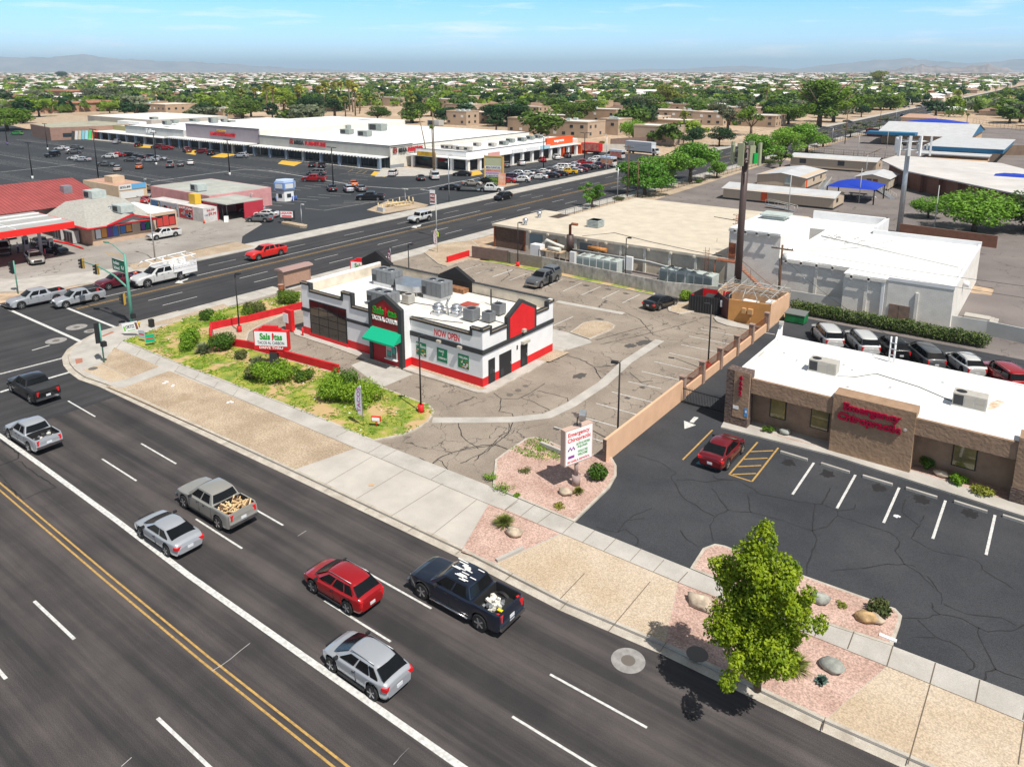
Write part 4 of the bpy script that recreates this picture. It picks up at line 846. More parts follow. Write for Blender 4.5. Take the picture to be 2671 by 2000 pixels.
q=MB();q.tube([(-9.4,53.1,3.93),(-8.1,53.8,3.93),(-7,55.4,3.93)],.025,4);q.tube([(-7,55.4,3.93),(-4,54.6,3.93),(-1.6,53.2,3.93)],.03,4);tag(q.build('roof_conduit',M_char),'thin dark conduit crossing the white clinic roof','conduit')
q=MB();q.add([(.5,53.1,3.904),(1.0,54.3,3.904),(1.2,55.4,3.904),(.8,55.5,3.904),(.4,54.6,3.904),(.4,53.3,3.904)],[list(range(6))]);q.build('rust_stain',mat('rust_stain',(.42,.25,.12),.9,sc=3,amt=.5,col2=(.75,.7,.62)),cl)
t=thing('service_mast','white double-pipe service mast on the rear edge of the clinic roof','mast',(-6.6,58.6,3.9));q=MB();q.cyl(-6.75,58.6,3.9,6.0,.06,8);q.cyl(-6.4,58.6,3.9,6.05,.07,8);q.build('pipes',M_roofw,t);q=MB();[q.box(-6.8,58.52,z_,-6.3,58.6,z_+.07)for z_ in(4.5,5.0,5.5)];q.build('crossbars',M_steel,t)
t=thing('roof_floodlight','small floodlight on the raised rear corner of the clinic','floodlight',(-15.4,59.2,5.0));q=MB();q.obox((-15.4,59.2,5.2),(.4,.35,.25),.3);q.build('lamp_head',M_unitl,t);q=MB();q.tube([(-15.45,59.4,4.5),(-15.45,59.4,5.1)],.03,5);q.build('bracket',M_roofw,t)
for i,(a,c)in enumerate((((500,622),(690,680)),((785,705),(985,768)),((1078,792),(1287,855)),((1382,878),(1600,945)),((1720,972),(1952,1045)),((2062,1072),(2230,1125)))):
 q=MB();A_,C_=Vector((*tK(*a),0)),Vector((*tK(*c),0));d_=C_-A_
 q.obox(tuple((A_+C_)/2+Vector((0,0,.09))),(d_.length,.17,.16),math.atan2(d_.y,d_.x));tag(q.build('wheel_stop',walk_m),['concrete wheel stop nearest the yellow hatching','second concrete wheel stop from the yellow hatching','third concrete wheel stop from the hatching, below the sign wall','fourth wheel stop, left of the bay with the white litter','fifth wheel stop, by the clinic gravel bed','concrete wheel stop cut by the right edge of the photo'][i],'wheel stop','wheel stops in front of the clinic')
 # OTHER BUILDINGS
def PY(t,x,y,Y):
 px,py=t.o[0]+x/t.o[2],t.o[1]+y/t.o[2];d=FW*FPX+RT*(px-1335.5)-UP*(py-PPY);k=(Y-CAMY)/d.y;return CAMX+d.x*k,HC+d.z*k
def PX(t,x,y,X):
 px,py=t.o[0]+x/t.o[2],t.o[1]+y/t.o[2];d=FW*FPX+RT*(px-1335.5)-UP*(py-PPY);k=(X-CAMX)/d.x;return CAMY+d.y*k,HC+d.z*k
def ZT(base,t,x,y):
 px,py=t.o[0]+x/t.o[2],t.o[1]+y/t.o[2];d=FW*FPX+RT*(px-1335.5)-UP*(py-PPY)
 k=math.hypot(base[0]-CAMX,base[1]-CAMY)/math.hypot(d.x,d.y);return HC+d.z*k
 # beige hall and the white blocks ------------------------------------
hall=thing('tan_hall','long low hall with a wide tan gravel roof behind the whitewashed wall','building',(-49,100,0))
HZ=3.55;M_bw=brick_mat('dark_brown_brick',(.16,.10,.075),(.12,.075,.055),(.08,.06,.05),bw=.3,bh=.1)
q=MB();q.prism([(-61,85),(-30,85),(-30,119),(-60.5,119),(-61,99)],0,HZ-.15);q.build('wall',M_cream,hall)
q=MB();q.prism([(-66.8,85.0),(-61.01,85.0),(-61.01,98.9),(-66.8,99)],0,HZ-.25);q.build('brick_wall',M_bw,hall)
q=MB();q.prism([(-67,84.7),(-29.9,84.7),(-29.9,119.3),(-60.7,119.3),(-61.2,94.2),(-63.4,94.2),(-63.6,98.9),(-67.1,99)],HZ-.15,HZ);q.build('roof',M_beige,hall)
q=MB();q.box(-67,84.62,HZ-.3,-30,84.70,HZ+.04);[q.box(x,84.35,HZ-.45,x+.3,84.618,HZ-.2)for x in np.arange(-60,-31,3.2)];q.build('eave_fascia',M_cream,hall)
q=MB();[q.box(x,84.75,0,x+.35,84.99,HZ-.3)for x in np.arange(-52.3,-31,3.6)];q.build('pilaster',M_offw,hall,split=True)
q=MB();q.box(-66.9,84.9,0,-66.6,84.98,3.3);q.box(-61.2,84.9,0,-60.95,84.98,3.3);q.build('rusty_corner_post',M_rust,hall,split=True)
for xa,xb,za,zb,m_ in((-60.2,-57.9,1.0,2.9,mat('louvre_blue',(.22,.28,.30),.5)),(-59.9,-58.1,0,.98,mat('rusty_door',(.35,.22,.13),.8,sc=2,amt=.7,stretch=(3,1,.4))),(-51.5,-49.6,.4,2.7,mat('louvre_grey',(.2,.22,.23),.5))):
 q=MB();q.box(xa,84.93,za,xb,84.99,zb)
 if za>.1:[q.box(xa+.05,84.9,z_,xb-.05,84.93,z_+.05)for z_ in np.arange(za+.05,zb-.05,.15)]
 q.build('louvre' if za>.1 else 'door',m_,hall)
q=MB();q.box(-56,84.8,1.7,-55.4,84.99,2.5);q.build('electric_box',mat('rust_orange',(.45,.2,.06),.8,sc=4,amt=.4),hall)
q=MB();q.tube([(-51.3,85.2,HZ+.02),(-48.7,89.8,HZ+.03),(-42,87.6,HZ+.03),(-35,86,HZ+.03),(-31,85.5,HZ+.03)],.04,4);q.tube([(-42,110,HZ+.05),(-33,108,HZ+.05)],.05,4);tag(q.build('roof_pipe',M_char),'thin dark pipe lying along the edge of the tan roof','pipe')
c_=tB(958,290,HZ);t=thing('louvred_vent','square louvred metal vent standing on the tan roof','roof vent',(*c_,HZ));q=MB()
q.box(c_[0]-.9,c_[1]-.9,HZ-.01,c_[0]+.9,c_[1]+.9,HZ+.15);q.build('vent_base',M_steel,t);q=MB();[q.box(c_[0]-1,c_[1]-1,HZ+.2+.2*k,c_[0]+1,c_[1]+1,HZ+.3+.2*k)for k in range(5)];q.box(c_[0]-.85,c_[1]-.85,HZ+.15,c_[0]+.85,c_[1]+.85,HZ+1.1);q.build('louvres',M_unitw,t)
for x,y,lab in((380,275,'small silver turbine vent nearer the brick corner of the tan roof'),(495,215,'small silver turbine vent farther back on the tan roof')):
 c_=tB(x,y,HZ);t=thing('turbine_vent',lab,'roof vent',(*c_,HZ),0,'turbine vents');q=MB();q.cyl(c_[0],c_[1],HZ-.01,HZ+.45,.28,10);q.build('vent_neck',M_duct,t);q=MB();q.blob((c_[0],c_[1],HZ+.75),(.45,.45,.35),3,12,rough=.03,flat=1);q.build('vent_head',M_duct,t)
whb=thing('white_hall','big white painted block building with flat white roof behind the hedge','building',(-15,95,0));WZ=4.62
q=MB();q.box(-23.7,85.0,0,-15.8,106,WZ-.1);q.box(-15.8,82.3,0,-11.3,106,WZ-.1);q.box(-11.3,82.15,0,-5.2,106,WZ-.1);q.build('wall',M_block,whb)
q=MB();q.box(-23.7,84.75,WZ-.1,-15.8,106,WZ+.02);q.box(-15.8,82.05,WZ-.1,-11.3,106,WZ+.02);q.box(-11.29,82.45,WZ-.1,-5.5,106,WZ+.02);q.build('roof',M_roofw,whb)
q=MB();q.box(-11.3,82.1,WZ-.1,-5.15,82.4,WZ+.25);q.box(-5.45,82.4,WZ-.1,-5.14,106,WZ+.25);q.box(-17.8,105.7,WZ,-5.14,106.05,WZ+.6);q.box(-27.8,113.5,0,-17.5,114,5.6);q.box(-17.8,106,0,-17.4,114,5.6);q.build('parapet',M_white,whb,split=True)
q=MB();q.box(-30,106,0,-17.8,113.5,WZ-.2);q.build('rear_roof',M_roofw,whb)
q=MB()
for x0,x1,y in((-23.5,-16,84.9),(-15.6,-11.5,82.2)):
 q.box(x0,y-.28,WZ-.42,x1,y-.2,WZ-.12);[q.box(x,y-.28,WZ-.55,x+.22,y+.09,WZ-.1)for x in np.arange(x0+.5,x1-.3,1.75)]
q.build('eave_brackets',M_block,whb)
q=MB();[q.box(x,y-.14,0,x+.3,y+.02,WZ-1.0)for x,y in((-19.6,84.98),(-13.6,82.28),(-8.6,82.13))];q.build('pilaster',M_block,whb,split=True)
q=MB();q.box(-11.9,82.0,0,-11.6,82.29,WZ-.2);q.build('downpipe',M_white,whb)
q=MB();q.box(-11.0,82.05,0,-9.0,82.14,2.0);q.box(-10.02,82.03,0,-9.98,82.05,2.0);q.build('double_door',mat('dull_brown_door',(.2,.14,.11),.7,sc=2,amt=.2),whb)
q=MB();[q.tube([(-22,92,WZ+.05),(-14,98,WZ+.05)],.05,4)for _ in(0,)];q.tube([(-23,100,WZ+.03),(-6,92,WZ+.03)],.12,4);q.build('roof_seams',M_greyw,whb)
t=thing('wall_fan','white round extractor on the end wall of the white building','extractor',(-5,90,3));q=MB();q.tube([(-5.2,90,3.4),(-4.6,90,3.4)],.35,12);q.build('fan_housing',M_white,t)
t=thing('rooftop_antennas','dark tangle of small aerials lying on the white roof','aerials',(-21,100,WZ));q=MB()
for k in range(14):x,y=-23+rnd.uniform(0,5),97+rnd.uniform(0,4);q.tube([(x,y,WZ+.1),(x+rnd.uniform(-1.4,1.4),y+rnd.uniform(-1,1),WZ+rnd.uniform(.1,.5))],.03,4)
q.build('aerial_rods',M_char,t)
blk=thing('stage_block','tall grey-white block with rusty stair between the tan hall and the white hall','building',(-27,90,0));SZ=7.5
q=MB();q.box(-30,84.9,0,-23.75,97,SZ-.3);q.build('wall',M_block,blk);q=MB();q.box(-30,84.7,SZ-.3,-23.75,97.2,SZ);q.build('roof',M_roofw,blk)
q=MB();[q.box(x,84.4,SZ-.6,x+.25,84.7,SZ-.12)for x in(-29.3,-28,-26.6,-25.2)];q.box(-29.95,84.4,SZ-.35,-23.9,84.46,SZ-.1);q.build('eave_brackets',M_greyw,blk)
q=MB();q.box(-29.95,84.86,3.6,-29.1,84.9,5.6);q.build('upper_door',M_rust,blk)
c_=tQ(250,1500,SZ);q=MB();q.box(-28.6,93,SZ-.01,-26,95,SZ+.3);q.box(-29,92.6,SZ+.45,-25.6,95.4,SZ+.7);tag(q.build('rooftop_cooler',M_unitw),'flat pale cooler on top of the tall block','cooler')
stt=thing('rusty_stair','rusty steel stair climbing the front of the tall block','stair',(-27,83.8,0))
q=MB();q.box(-31,83.2,3.5,-28.3,84.4,3.6);q.build('upper_landing',M_rust,stt)
q=MB();[q.box(-28.3+.26*k,83.3,3.42-.235*k,-28.0+.26*k,84.3,3.47-.235*k)for k in range(14)];[q.box(-24.2+.26*k,83.3,.32-.13*k+.5,-23.9+.26*k,84.3,.37-.13*k+.5)for k in range(6)];q.box(-24.7,83.3,.4+.4,-24.0,84.3,.5+.4);q.build('steps',mat('rust_light',(.36,.15,.08),.8,sc=3,amt=.2),stt)
q=MB();q.tube([(-28.3,83.3,3.3),(-24.6,83.3,.2+.4)],.07,4);q.tube([(-28.3,83.3,4.4),(-24.6,83.3,1.9),(-22.5,83.3,1.0)],.03,4);q.tube([(-31,83.25,4.5),(-28.3,83.25,4.5)],.03,4);[q.tube([(x,83.28,max(.6,3.5-(x+28.3)*.9)),(x,83.28,max(1.2,4.45-(x+28.3)*.7))],.02,4)for x in(-30.9,-29.5,-28.3,-26.5,-24.7)];q.tube([(-31,83.3,0),(-31,83.3,3.5)],.06,5);q.build('stair_rails',M_rust,stt)
ld=thing('caged_ladder','rusty caged ladder on the end of the tan hall','ladder',(-32,84,0))
q=MB();[q.tube([(x,84,1.5),(x,84,4.8)],.03,4)for x in(-32.6,-32.1)];[q.tube([(-32.6,84,z_),(-32.1,84,z_)],.02,4)for z_ in np.arange(1.7,4.7,.3)];q.build('ladder_rails',M_rust,ld)
q=MB();[q.tube([(-32.35+.4*math.cos(a),83.8-.4*abs(math.sin(a))-.1,z_)for a in np.linspace(0,math.pi,7)],.02,4)for z_ in np.arange(2.2,4.9,.45)];q.box(-32.7,83.9,0,-32.0,84.0,1.5);q.build('ladder_cage',M_rust,ld)
l2=thing('roof_ladder','small rusty hooped ladder at the corner of the tall block above the tan roof','ladder',(-30.3,88,HZ))
q=MB();[q.tube([(-30.4,y,HZ),(-30.4,y,SZ+1)],.035,4)for y in(88,88.6)];[q.tube([(-30.4,88,z_),(-30.4,88.6,z_)],.02,4)for z_ in np.arange(HZ+.3,SZ+.9,.35)];q.build('ladder_rails',M_rust,l2);q=MB();[q.tube([(-30.4-.5*math.sin(a),88.3+.4*math.cos(a),z_)for a in np.linspace(0,math.pi,7)],.025,4)for z_ in(SZ-.2,SZ+.4,SZ+1)];q.build('ladder_hoops',M_rust,l2)
# chillers, boiler stack, pipes
def chiller(c,lx,ly,h,label):
 t=thing('chiller',label,'chiller',(*c,0),0,'chillers behind the whitewashed wall')
 q=MB();q.box(c[0],c[1],.2,c[0]+lx,c[1]+ly,h);q.build('cabinet',M_unitw,t)
 q=MB();[q.box(c[0]+lx*k/6-.03,c[1]-.03,.3,c[0]+lx*k/6+.03,c[1],h-.05)for k in range(7)];q.box(c[0],c[1]-.02,.3,c[0]+lx,c[1]-.005,.4);q.build('panel_frames',M_roofw,t)
 q=MB();[q.box(c[0]+lx*k/6+.1,c[1]-.01,.5,c[0]+lx*(k+1)/6-.1,c[1]-.003,h-.3)for k in range(6)];q.build('coil_panels',mat('coil_green',(.24,.30,.30),.5),t)
 for k in range(4):
  for j in range(2):
   x,y=c[0]+lx*(.14+.24*k),c[1]+ly*(.28+.44*j);q=MB();q.cyl(x,y,h,h+.14,.4,14);f_=q.build('fan_ring',M_unitw,t);q=MB();q.disc(x,y,h+.145,.34,14);q.build('fan_opening',mat('fan_dark',(.09,.08,.07),.7),f_)
x_,z_=PY(tB,800,572,80.4);a0=(x_,80.4);chiller(a0,6.2,2.1,2.0,'pale chiller with eight roof fans, the left one behind the wall')
x_,z_=PY(tB,1482,690,80.9);a0=(x_,80.9);chiller(a0,7.0,2.1,2.0,'pale chiller with roof fans, the right one near the caged ladder')
cx_,cy_=-52.3,83.6;t=thing('boiler_stack','dark brown boiler stack with an elbow pipe on top','boiler stack',(cx_,cy_,0))
q=MB();q.cyl(cx_,cy_,1.6,3.9,.5,14);q.build('boiler_drum',M_brownp,t);q=MB();q.tube([(cx_,cy_,3.9),(cx_,cy_,5.3),(cx_+.3,cy_,5.5),(cx_+1.2,cy_,5.5)],.2,10);q.build('elbow_pipe',M_rust,t);q=MB();q.cyl(cx_,cy_,0,1.6,.15,8);q.tube([(cx_-.55,cy_,2.9),(cx_+.55,cy_,2.9)],.06,5);q.build('stack_leg',M_rust,t)
t=thing('machinery_platform','rusty pump platform with white tank beside the boiler stack','pump platform',(-55,82,0))
q=MB();q.box(-56.3,81.6,1.5,-52.6,83.4,1.6);[q.box(x,y,0,x+.1,y+.1,1.5)for x in(-56.3,-54.6,-52.8)for y in(81.6,83.2)];q.build('platform_frame',mat('rust_tan',(.4,.3,.2),.8,sc=3,amt=.4),t)
q=MB();q.box(-57.7,81.6,.4,-56,82.8,2.2);q.build('white_cabinet',M_white,t);q=MB();q.box(-51.2,81.8,.3,-50.4,82.2,2.0);q.build('control_cabinet',M_white,t);q=MB();q.tube([(-56.5,83,2.2),(-55.8,83,2.8),(-54.3,83,2.4),(-53,83.2,2.1)],.22,8);q.tube([(-55,82.2,1.9),(-53,82.2,1.9)],.3,8);q.build('pump_pipes',M_offw,t)
q=MB()
for k in range(3):q.tube([(-53,83.6+.25*k,1.9-.15*k),(-40,83.6+.25*k,1.9-.15*k),(-37.6,83.4+.25*k,1.7-.1*k),(-37.6,82.4,1.2)],.11,6)
q.tube([(-36,83.5,.5),(-20,83.3,.5)],.12,6);q.tube([(-24,83.4,.8),(-16.2,83.4,.8)],.09,6);q.tube([(-24,83.2,.5),(-16.2,83.2,.5)],.09,6)
tag(q.build('insulated_pipes',M_greyw),'bundle of pale insulated pipes between chillers and tan hall','pipes')
t=thing('raised_tank','small rusty horizontal tank on brackets by the hall wall','tank',(-48.3,84.4,2));q=MB();q.tube([(-49.8,84.4,2.3),(-46.9,84.4,2.3)],.3,10);q.build('tank_drum',mat('rust_orange',(.45,.2,.06)),t);q=MB();q.box(-49.3,84.2,1.7,-49.1,84.6,2.05);q.box(-47.6,84.2,1.7,-47.4,84.6,2.05);q.build('tank_bracket',M_rust,t,split=True)
t=thing('electric_cabinet','white electric cabinet on legs between the two chillers','cabinet',(-44,81.8,0));q=MB();c_=tB(1228,660,.6);q.box(c_[0]-.6,c_[1],.8,c_[0]+.5,c_[1]+.4,2.6);q.build('cabinet_box',M_white,t);q=MB();q.box(c_[0]-.5,c_[1]+.1,0,c_[0]+.4,c_[1]+.3,.8);q.build('cabinet_legs',M_steel,t)
# tan mast enclosure
en=thing('mast_enclosure','tan walled enclosure with mesh roof around the foot of the brown mast','enclosure',(-23.5,75,0));EP=[(-24.8,72),(-20.5,72.6),(-20.3,78.4),(-27.6,78.4),(-27.0,74.3)]
def wallring(P,i,z1,th=.2):a,c=Vector(P[i]),Vector(P[(i+1)%len(P)]);d=(c-a).normalized();n=Vector((-d.y,d.x))*th;q=MB();q.prism([tuple(a),tuple(c-d*.004),tuple(c-d*.004+n),tuple(a+n)],0,z1);return q
for i in(0,1,2,3):wallring(EP,i,2.45).build('wall',[mat('stucco_ochre',(.48,.24,.08),.9,sc=1,amt=.08),mat('wall_peach',(.6,.42,.28)),M_tan,M_tan][i],en)
wallring(EP,4,2.3,.1).build('maroon_gate',mat('maroon_gate',(.10,.035,.035),.7),en)
q=MB();ce=Vector((-24,75.6))
for i in range(5):
 a,c=Vector(EP[i]),Vector(EP[(i+1)%5]);
 for f in(0,.33,.66):p=a.lerp(c,f);p2=p.lerp(ce,.45);q.tube([(p.x,p.y,2.45),(p.x,p.y,2.9),(p2.x,p2.y,3.35)],.03,4)
for x in(-26.5,-25,-23.5,-22,-20.8):q.tube([(x,73.4,2.95),(x,78.2,3.3)],.03,4)
for y in(74,75.5,77,78):q.tube([(-26.8,y,3.0),(-20.6,y,3.0)],.025,4)
q.build('mesh_frame',M_greyw,en)
q=MB()
for k in range(12):q.box(-26.6+.5*k,73.2,2.99,-26.59+.5*k,78.2,3.0)
for k in range(10):q.box(-26.7,73.2+.5*k,3.002,-20.5,73.21+.5*k,3.01)
q.build('wire_mesh',M_greyw,en)
q=MB();q.prism([(-26.7,73.9),(-24.7,72.2),(-20.8,72.9),(-20.6,78.2),(-27.3,78.2)],.01,.05);q.build('gravel_floor',M_beige,en)
q=MB();q.box(-23.3,71.85,1.2,-22.9,72.2,1.75);q.box(-22.7,71.9,1.2,-22.2,72.3,1.75);q.tube([(-22.45,72.1,.1),(-22.45,72.1,1.2)],.04,5);q.build('meter_box',mat('meter_tan',(.5,.3,.14),.7),en)
q=MB();q.box(-26.1,72.95,1.1,-25.9,73.3,1.8);q.build('gate_notice',M_white,en)
q=MB();q.box(-24.3,74.2,0,-22.6,75.3,1.8,0);q.box(-22.2,76,0,-21.2,77.4,1.6,0);q.build('equipment_cabinet',M_white,en,split=True)
P4=[tB(1722,985),tB(1966,1022),None,None];P4[2]=(P4[1][0]+.2,P4[1][1]+3.4);P4[3]=(P4[0][0]+.2,P4[0][1]+3.4)
de=thing('bin_enclosure','black corrugated bin enclosure with red inside by the round bush','enclosure',(*P4[0],0))
for i in range(4):q=wallring(P4,i,1.95,.1);q.build('corrugated_wall',M_black,de)
q=MB()
for i in range(2):
 a,c=Vector(P4[i]),Vector(P4[i+1]);d=(c-a).normalized();n=Vector((d.y,-d.x))
 for k in range(int((c-a).length/.3)):p=a+d*(.15+.3*k);q.obox((p.x+n.x*.02,p.y+n.y*.02,.97),(.1,.05,1.9),math.atan2(d.y,d.x))
q.build('corrugations',M_char,de)
q=MB();a=Vector(P4[3])+Vector((.1,-.12));c=Vector(P4[2])+Vector((-.1,-.12));q.prism([tuple(a),tuple(c),(c.x,c.y-.03),(a.x,a.y-.03)],.1,1.93);a=Vector(P4[0])+Vector((.13,.12));q.box(a.x,a.y,.1,a.x+.03,a.y+3.1,1.93);q.build('red_inner_face',M_red,de,split=True)
db=thing('bin','bin with blue side and black lids inside the corrugated enclosure','bin',(P4[0][0]+1.9,P4[0][1]+1.8,0));bx_,by_=P4[0][0]+1.1,P4[0][1]+1.1;q=MB();q.box(bx_,by_,.1,bx_+2.4,by_+1.5,1.45);q.build('bin_body',mat('bin_blue',(.01,.07,.3),.6),db)
q=MB();q.obox((bx_+.6,by_+.75,1.55),(1.1,1.5,.06),0,0,('X',.18));q.obox((bx_+1.8,by_+.75,1.55),(1.1,1.5,.06),0,0,('X',.18));q.build('bin_lid',M_char,db,split=True)
c_=tC(645,760);gb_=thing('green_dumpster','green dumpster with grey ribbed lid at the end of the hedge','dumpster',(*c_,0));q=MB();q.prism([(c_[0]-1.0,c_[1]-.6),(c_[0]+1.0,c_[1]-.6),(c_[0]+1.05,c_[1]+.75),(c_[0]-1.05,c_[1]+.75)],.12,.95);q.build('dumpster_body',mat('dumpster_green',(.01,.16,.05),.6,sc=2,amt=.3),gb_)
q=MB();q.obox((c_[0],c_[1]+.1,1.08),(2.15,1.5,.07),0,0,('X',.12));[q.obox((c_[0]-1+.14*k,c_[1]+.1,1.13),(.05,1.45,.04),0,0,('X',.12))for k in range(15)];q.build('dumpster_lid',mat('lid_grey',(.16,.17,.17),.7),gb_)
q=MB();[q.cyl(c_[0]+x,c_[1]+y,0,.14,.09,8)for x in(-.85,.85)for y in(-.5,.6)];q.build('castor',M_black,gb_,split=True)
q=MB();q.box(*tB(2160,600),0,tB(2160,600)[0]+.01,tB(2160,600)[1]+.01,.01)
# shopping plaza
PZ=thing('furniture_store','huge white-roofed furniture store with dark shopfronts and two lettered facades','store',(-178,170,0));MZ=6.15
M_lw=mat('eave_white',(.7,.7,.68),.7)
q=MB();q.box(-207,142.3,0,-148,208,MZ-.35);q.build('wall',M_offw,PZ)
q=MB();q.box(-206.8,142.6,MZ-.35,-148.3,208,MZ-.3);q.build('roof',M_roofw,PZ)
q=MB();q.box(-207,142,3.3,-147.8,142.3,MZ);q.box(-148,142.3,MZ-.35,-147.8,151,MZ);q.build('parapet',mat('store_grey',(.36,.355,.33),.9,sc=.3,amt=.1),PZ,split=True)
q=MB();q.box(-207,141.9,MZ,-147.7,142.35,MZ+.14);q.box(-148.1,142.35,MZ,-147.7,151,MZ+.14);q.box(-148.02,151.05,MZ-.3,-147.9,208,MZ-.12);q.build('coping',M_char,PZ,split=True)
q=MB();q.box(-206.9,138.4,3.05,-148.5,142,3.3);[q.box(x,138.1,2.95,x+.25,138.39,3.2)for x in np.arange(-206.6,-149,1.3)];q.build('walkway_roof',M_lw,PZ)
q=MB();[q.box(x,138.7,0,x+.9,139.4,3.05)for x in np.linspace(-205.9,-149.4,8)];q.build('column',M_bluegrey,PZ,split=True)
q=MB();q.box(-206.8,142.2,.1,-148.2,142.28,3.05);q.build('shopfront',M_dark,PZ)
q=MB();[q.box(x,142.1,.2,x+.12,142.19,3.0)for x in np.linspace(-205,-150,26)];q.build('mullions',mat('mullion',(.12,.13,.15),.5),PZ)
q=MB();q.box(-147.99,142.05,0,-147.9,147.4,.95);q.build('grey_plinth',mat('plinth_grey',(.22,.24,.26),.8),PZ)
for lab,s_,m_,p0,w_,u in(('a','MEGA',M_char,(-189.0,142,4.35),4.6,None),('b','FURNITURE',mat('sign_red',(.5,.02,.03),.5),(-183.8,142,4.35),9.4,None)):text('store_sign',s_,m_,PZ,p0,(1,0,0),(0,0,1),w_,1.25,.25,.03)
for s_,m_,p0,w_ in(('MEGA',M_char,(-147.8,145.4,4.1),3.2),('FURNITURE',mat('sign_red',(.5,.02,.03)),(-147.8,149.0,4.1),6.0)):text('store_sign',s_,m_,PZ,p0,(0,1,0),(0,0,1),w_,1.3,.25,.03)
def emblem(p,xd,nm):
 q=MB();xd=Vector(xd);n=xd.cross(Vector((0,0,1)));
 for a,c,z0,z1 in((0,.25,0,1.2),(1.25,1.5,0,1.2),(0,1.5,0,.25),(.2,1.3,1.2,1.5),(.5,1.0,.4,.9)):
  A_=Vector(p)+xd*a;B_=Vector(p)+xd*c;q.add([tuple(A_+Vector((0,0,z0))+n*.01),tuple(B_+Vector((0,0,z0))+n*.01),tuple(B_+Vector((0,0,z1))+n*.01),tuple(A_+Vector((0,0,z1))+n*.01)]+[tuple(v_+n*.15)for v_ in(A_+Vector((0,0,z0)),B_+Vector((0,0,z0)),B_+Vector((0,0,z1)),A_+Vector((0,0,z1)))],[(4,5,6,7),(0,1,5,4),(2,3,7,6),(1,2,6,5),(3,0,4,7)])
 q.build('sofa_emblem',mat('sign_maroon',(.3,.03,.02),.5),PZ)
emblem((-191.2,142,4.4),(1,0,0),0);emblem((-147.8,143.2,4.2),(0,1,0),0)
LM=thing('supermarket','mauve-fronted supermarket with red letters left of the furniture store','supermarket',(-228,170,0));LZ=8.1
q=MB();q.box(-249,142.3,0,-207.02,208,LZ-.4);q.build('wall',M_offw,LM);q=MB();q.box(-249,142.6,LZ-.4,-207.1,208,LZ-.35);q.build('roof',M_roofw,LM)
q=MB();q.box(-249.2,142,3.6,-206.8,142.3,LZ);q.build('facade',M_lila,LM);q=MB();q.box(-249.2,141.9,LZ,-206.7,142.4,LZ+.15);q.build('coping',M_char,LM)
q=MB();q.box(-256,137.6,3.3,-208,142,3.6);[q.box(x,137.3,3.2,x+.25,137.59,3.5)for x in np.arange(-255.6,-208,1.3)];q.build('walkway_roof',M_lw,LM)
q=MB();[q.box(x,138,0,x+.9,138.7,3.3)for x in np.linspace(-254.5,-210,8)];q.build('column',M_bluegrey,LM,split=True);q=MB();q.box(-249,142.2,.1,-207.3,142.28,3.3);q.build('shopfront',M_dark,LM)
text('supermarket_sign',"LAM'S SUPERMARKET",mat('sign_red',(.5,.02,.03)),LM,(-234,142,4.9),(1,0,0),(0,0,1),14.5,1.25,.25,.03);text('upper_sign','MERCADO',mat('sign_gold',(.6,.35,.05),.5),LM,(-230,142,6.3),(1,0,0),(0,0,1),5,.7,.2,.03)
WS=thing('west_shops','long low shop row with slim columns at the left end of the plaza','shop row',(-290,160,0))
q=MB();q.box(-290,141,0,-249.22,205,5.8);q.box(-325,146,0,-290.02,200,4.6);q.build('wall',M_greyw,WS,split=True);q=MB();q.box(-289.8,141.3,5.8,-249.3,205,5.85);q.box(-325,146.3,4.6,-290.1,200,4.65);q.build('roof',M_roofw,WS,split=True)
q=MB();q.box(-290.1,140.8,5.85,-249.3,141.2,6.0);q.build('coping',M_char,WS);q=MB();q.box(-312,137.5,2.9,-256.3,146,3.1);q.build('walkway_roof',M_lw,WS)
q=MB();[q.box(x,137.9,0,x+.8,138.6,2.9)for x in np.linspace(-311,-258,9)];q.build('column',M_bluegrey,WS,split=True);q=MB();q.box(-312,140.9,.1,-250,140.98,2.9);q.build('shopfront',M_dark,WS)
q=MB();q.box(-309,145.6,3.1,-290,145.99,5.0);q.build('olive_parapet',mat('olive_trim',(.32,.29,.13),.8),WS)
text('script_sign','Fallas',M_w,WS,(-274,140.8,4.0),(1,0,0),(0,0,1),6,1.5,.2,.03)
BR=thing('brick_shop','brown brick shop with coloured slanted panels at the left end of the plaza','shop',(-325,135,0))
q=MB();q.prism([(-344,129),(-315,124.5),(-309,140),(-309,170),(-344,170)],0,4.9);q.build('wall',M_lbrick,BR);q=MB();q.prism([(-343.6,129.5),(-315.3,125),(-309.4,140.2),(-309.4,169.6),(-343.6,169.6)],4.9,4.98);q.build('roof',mat('roof_olive',(.33,.32,.25),.9,sc=.3,amt=.2),BR)
q=MB();q.box(-318,152,4.98,-300,168,6.2);q.build('roof_block',M_roofw,BR)
for k,c3 in enumerate(((.05,.05,.05),(.6,.6,.6),(.55,.5,.4),(.2,.5,.6),(.3,.6,.7),(.05,.5,.15),(.55,.2,.08),(.5,.01,.01))):
 f=.44+.07*k;a=Vector((-315,124.5)).lerp(Vector((-309,140)),f);q=MB();q.obox((a.x+.35,a.y,1.7),(.25,.95,3.4),math.atan2(15.5,6)-math.pi/2,0,('X',-.16));q.build('coloured_panel',mat('panel_%d'%k,c3,.6),BR)
q=MB();a=Vector((-315,124.5)).lerp(Vector((-309,140)),.34);q.obox((a.x+.03,a.y,1.9),(.1,3.2,1.5),math.atan2(15.5,6)-math.pi/2);q.build('window',M_glassw,BR)
GB=thing('grey_stockroom','plain grey flat-roofed stockroom behind the plaza','building',(-330,190,0));n_=tL(960,655,7.0)
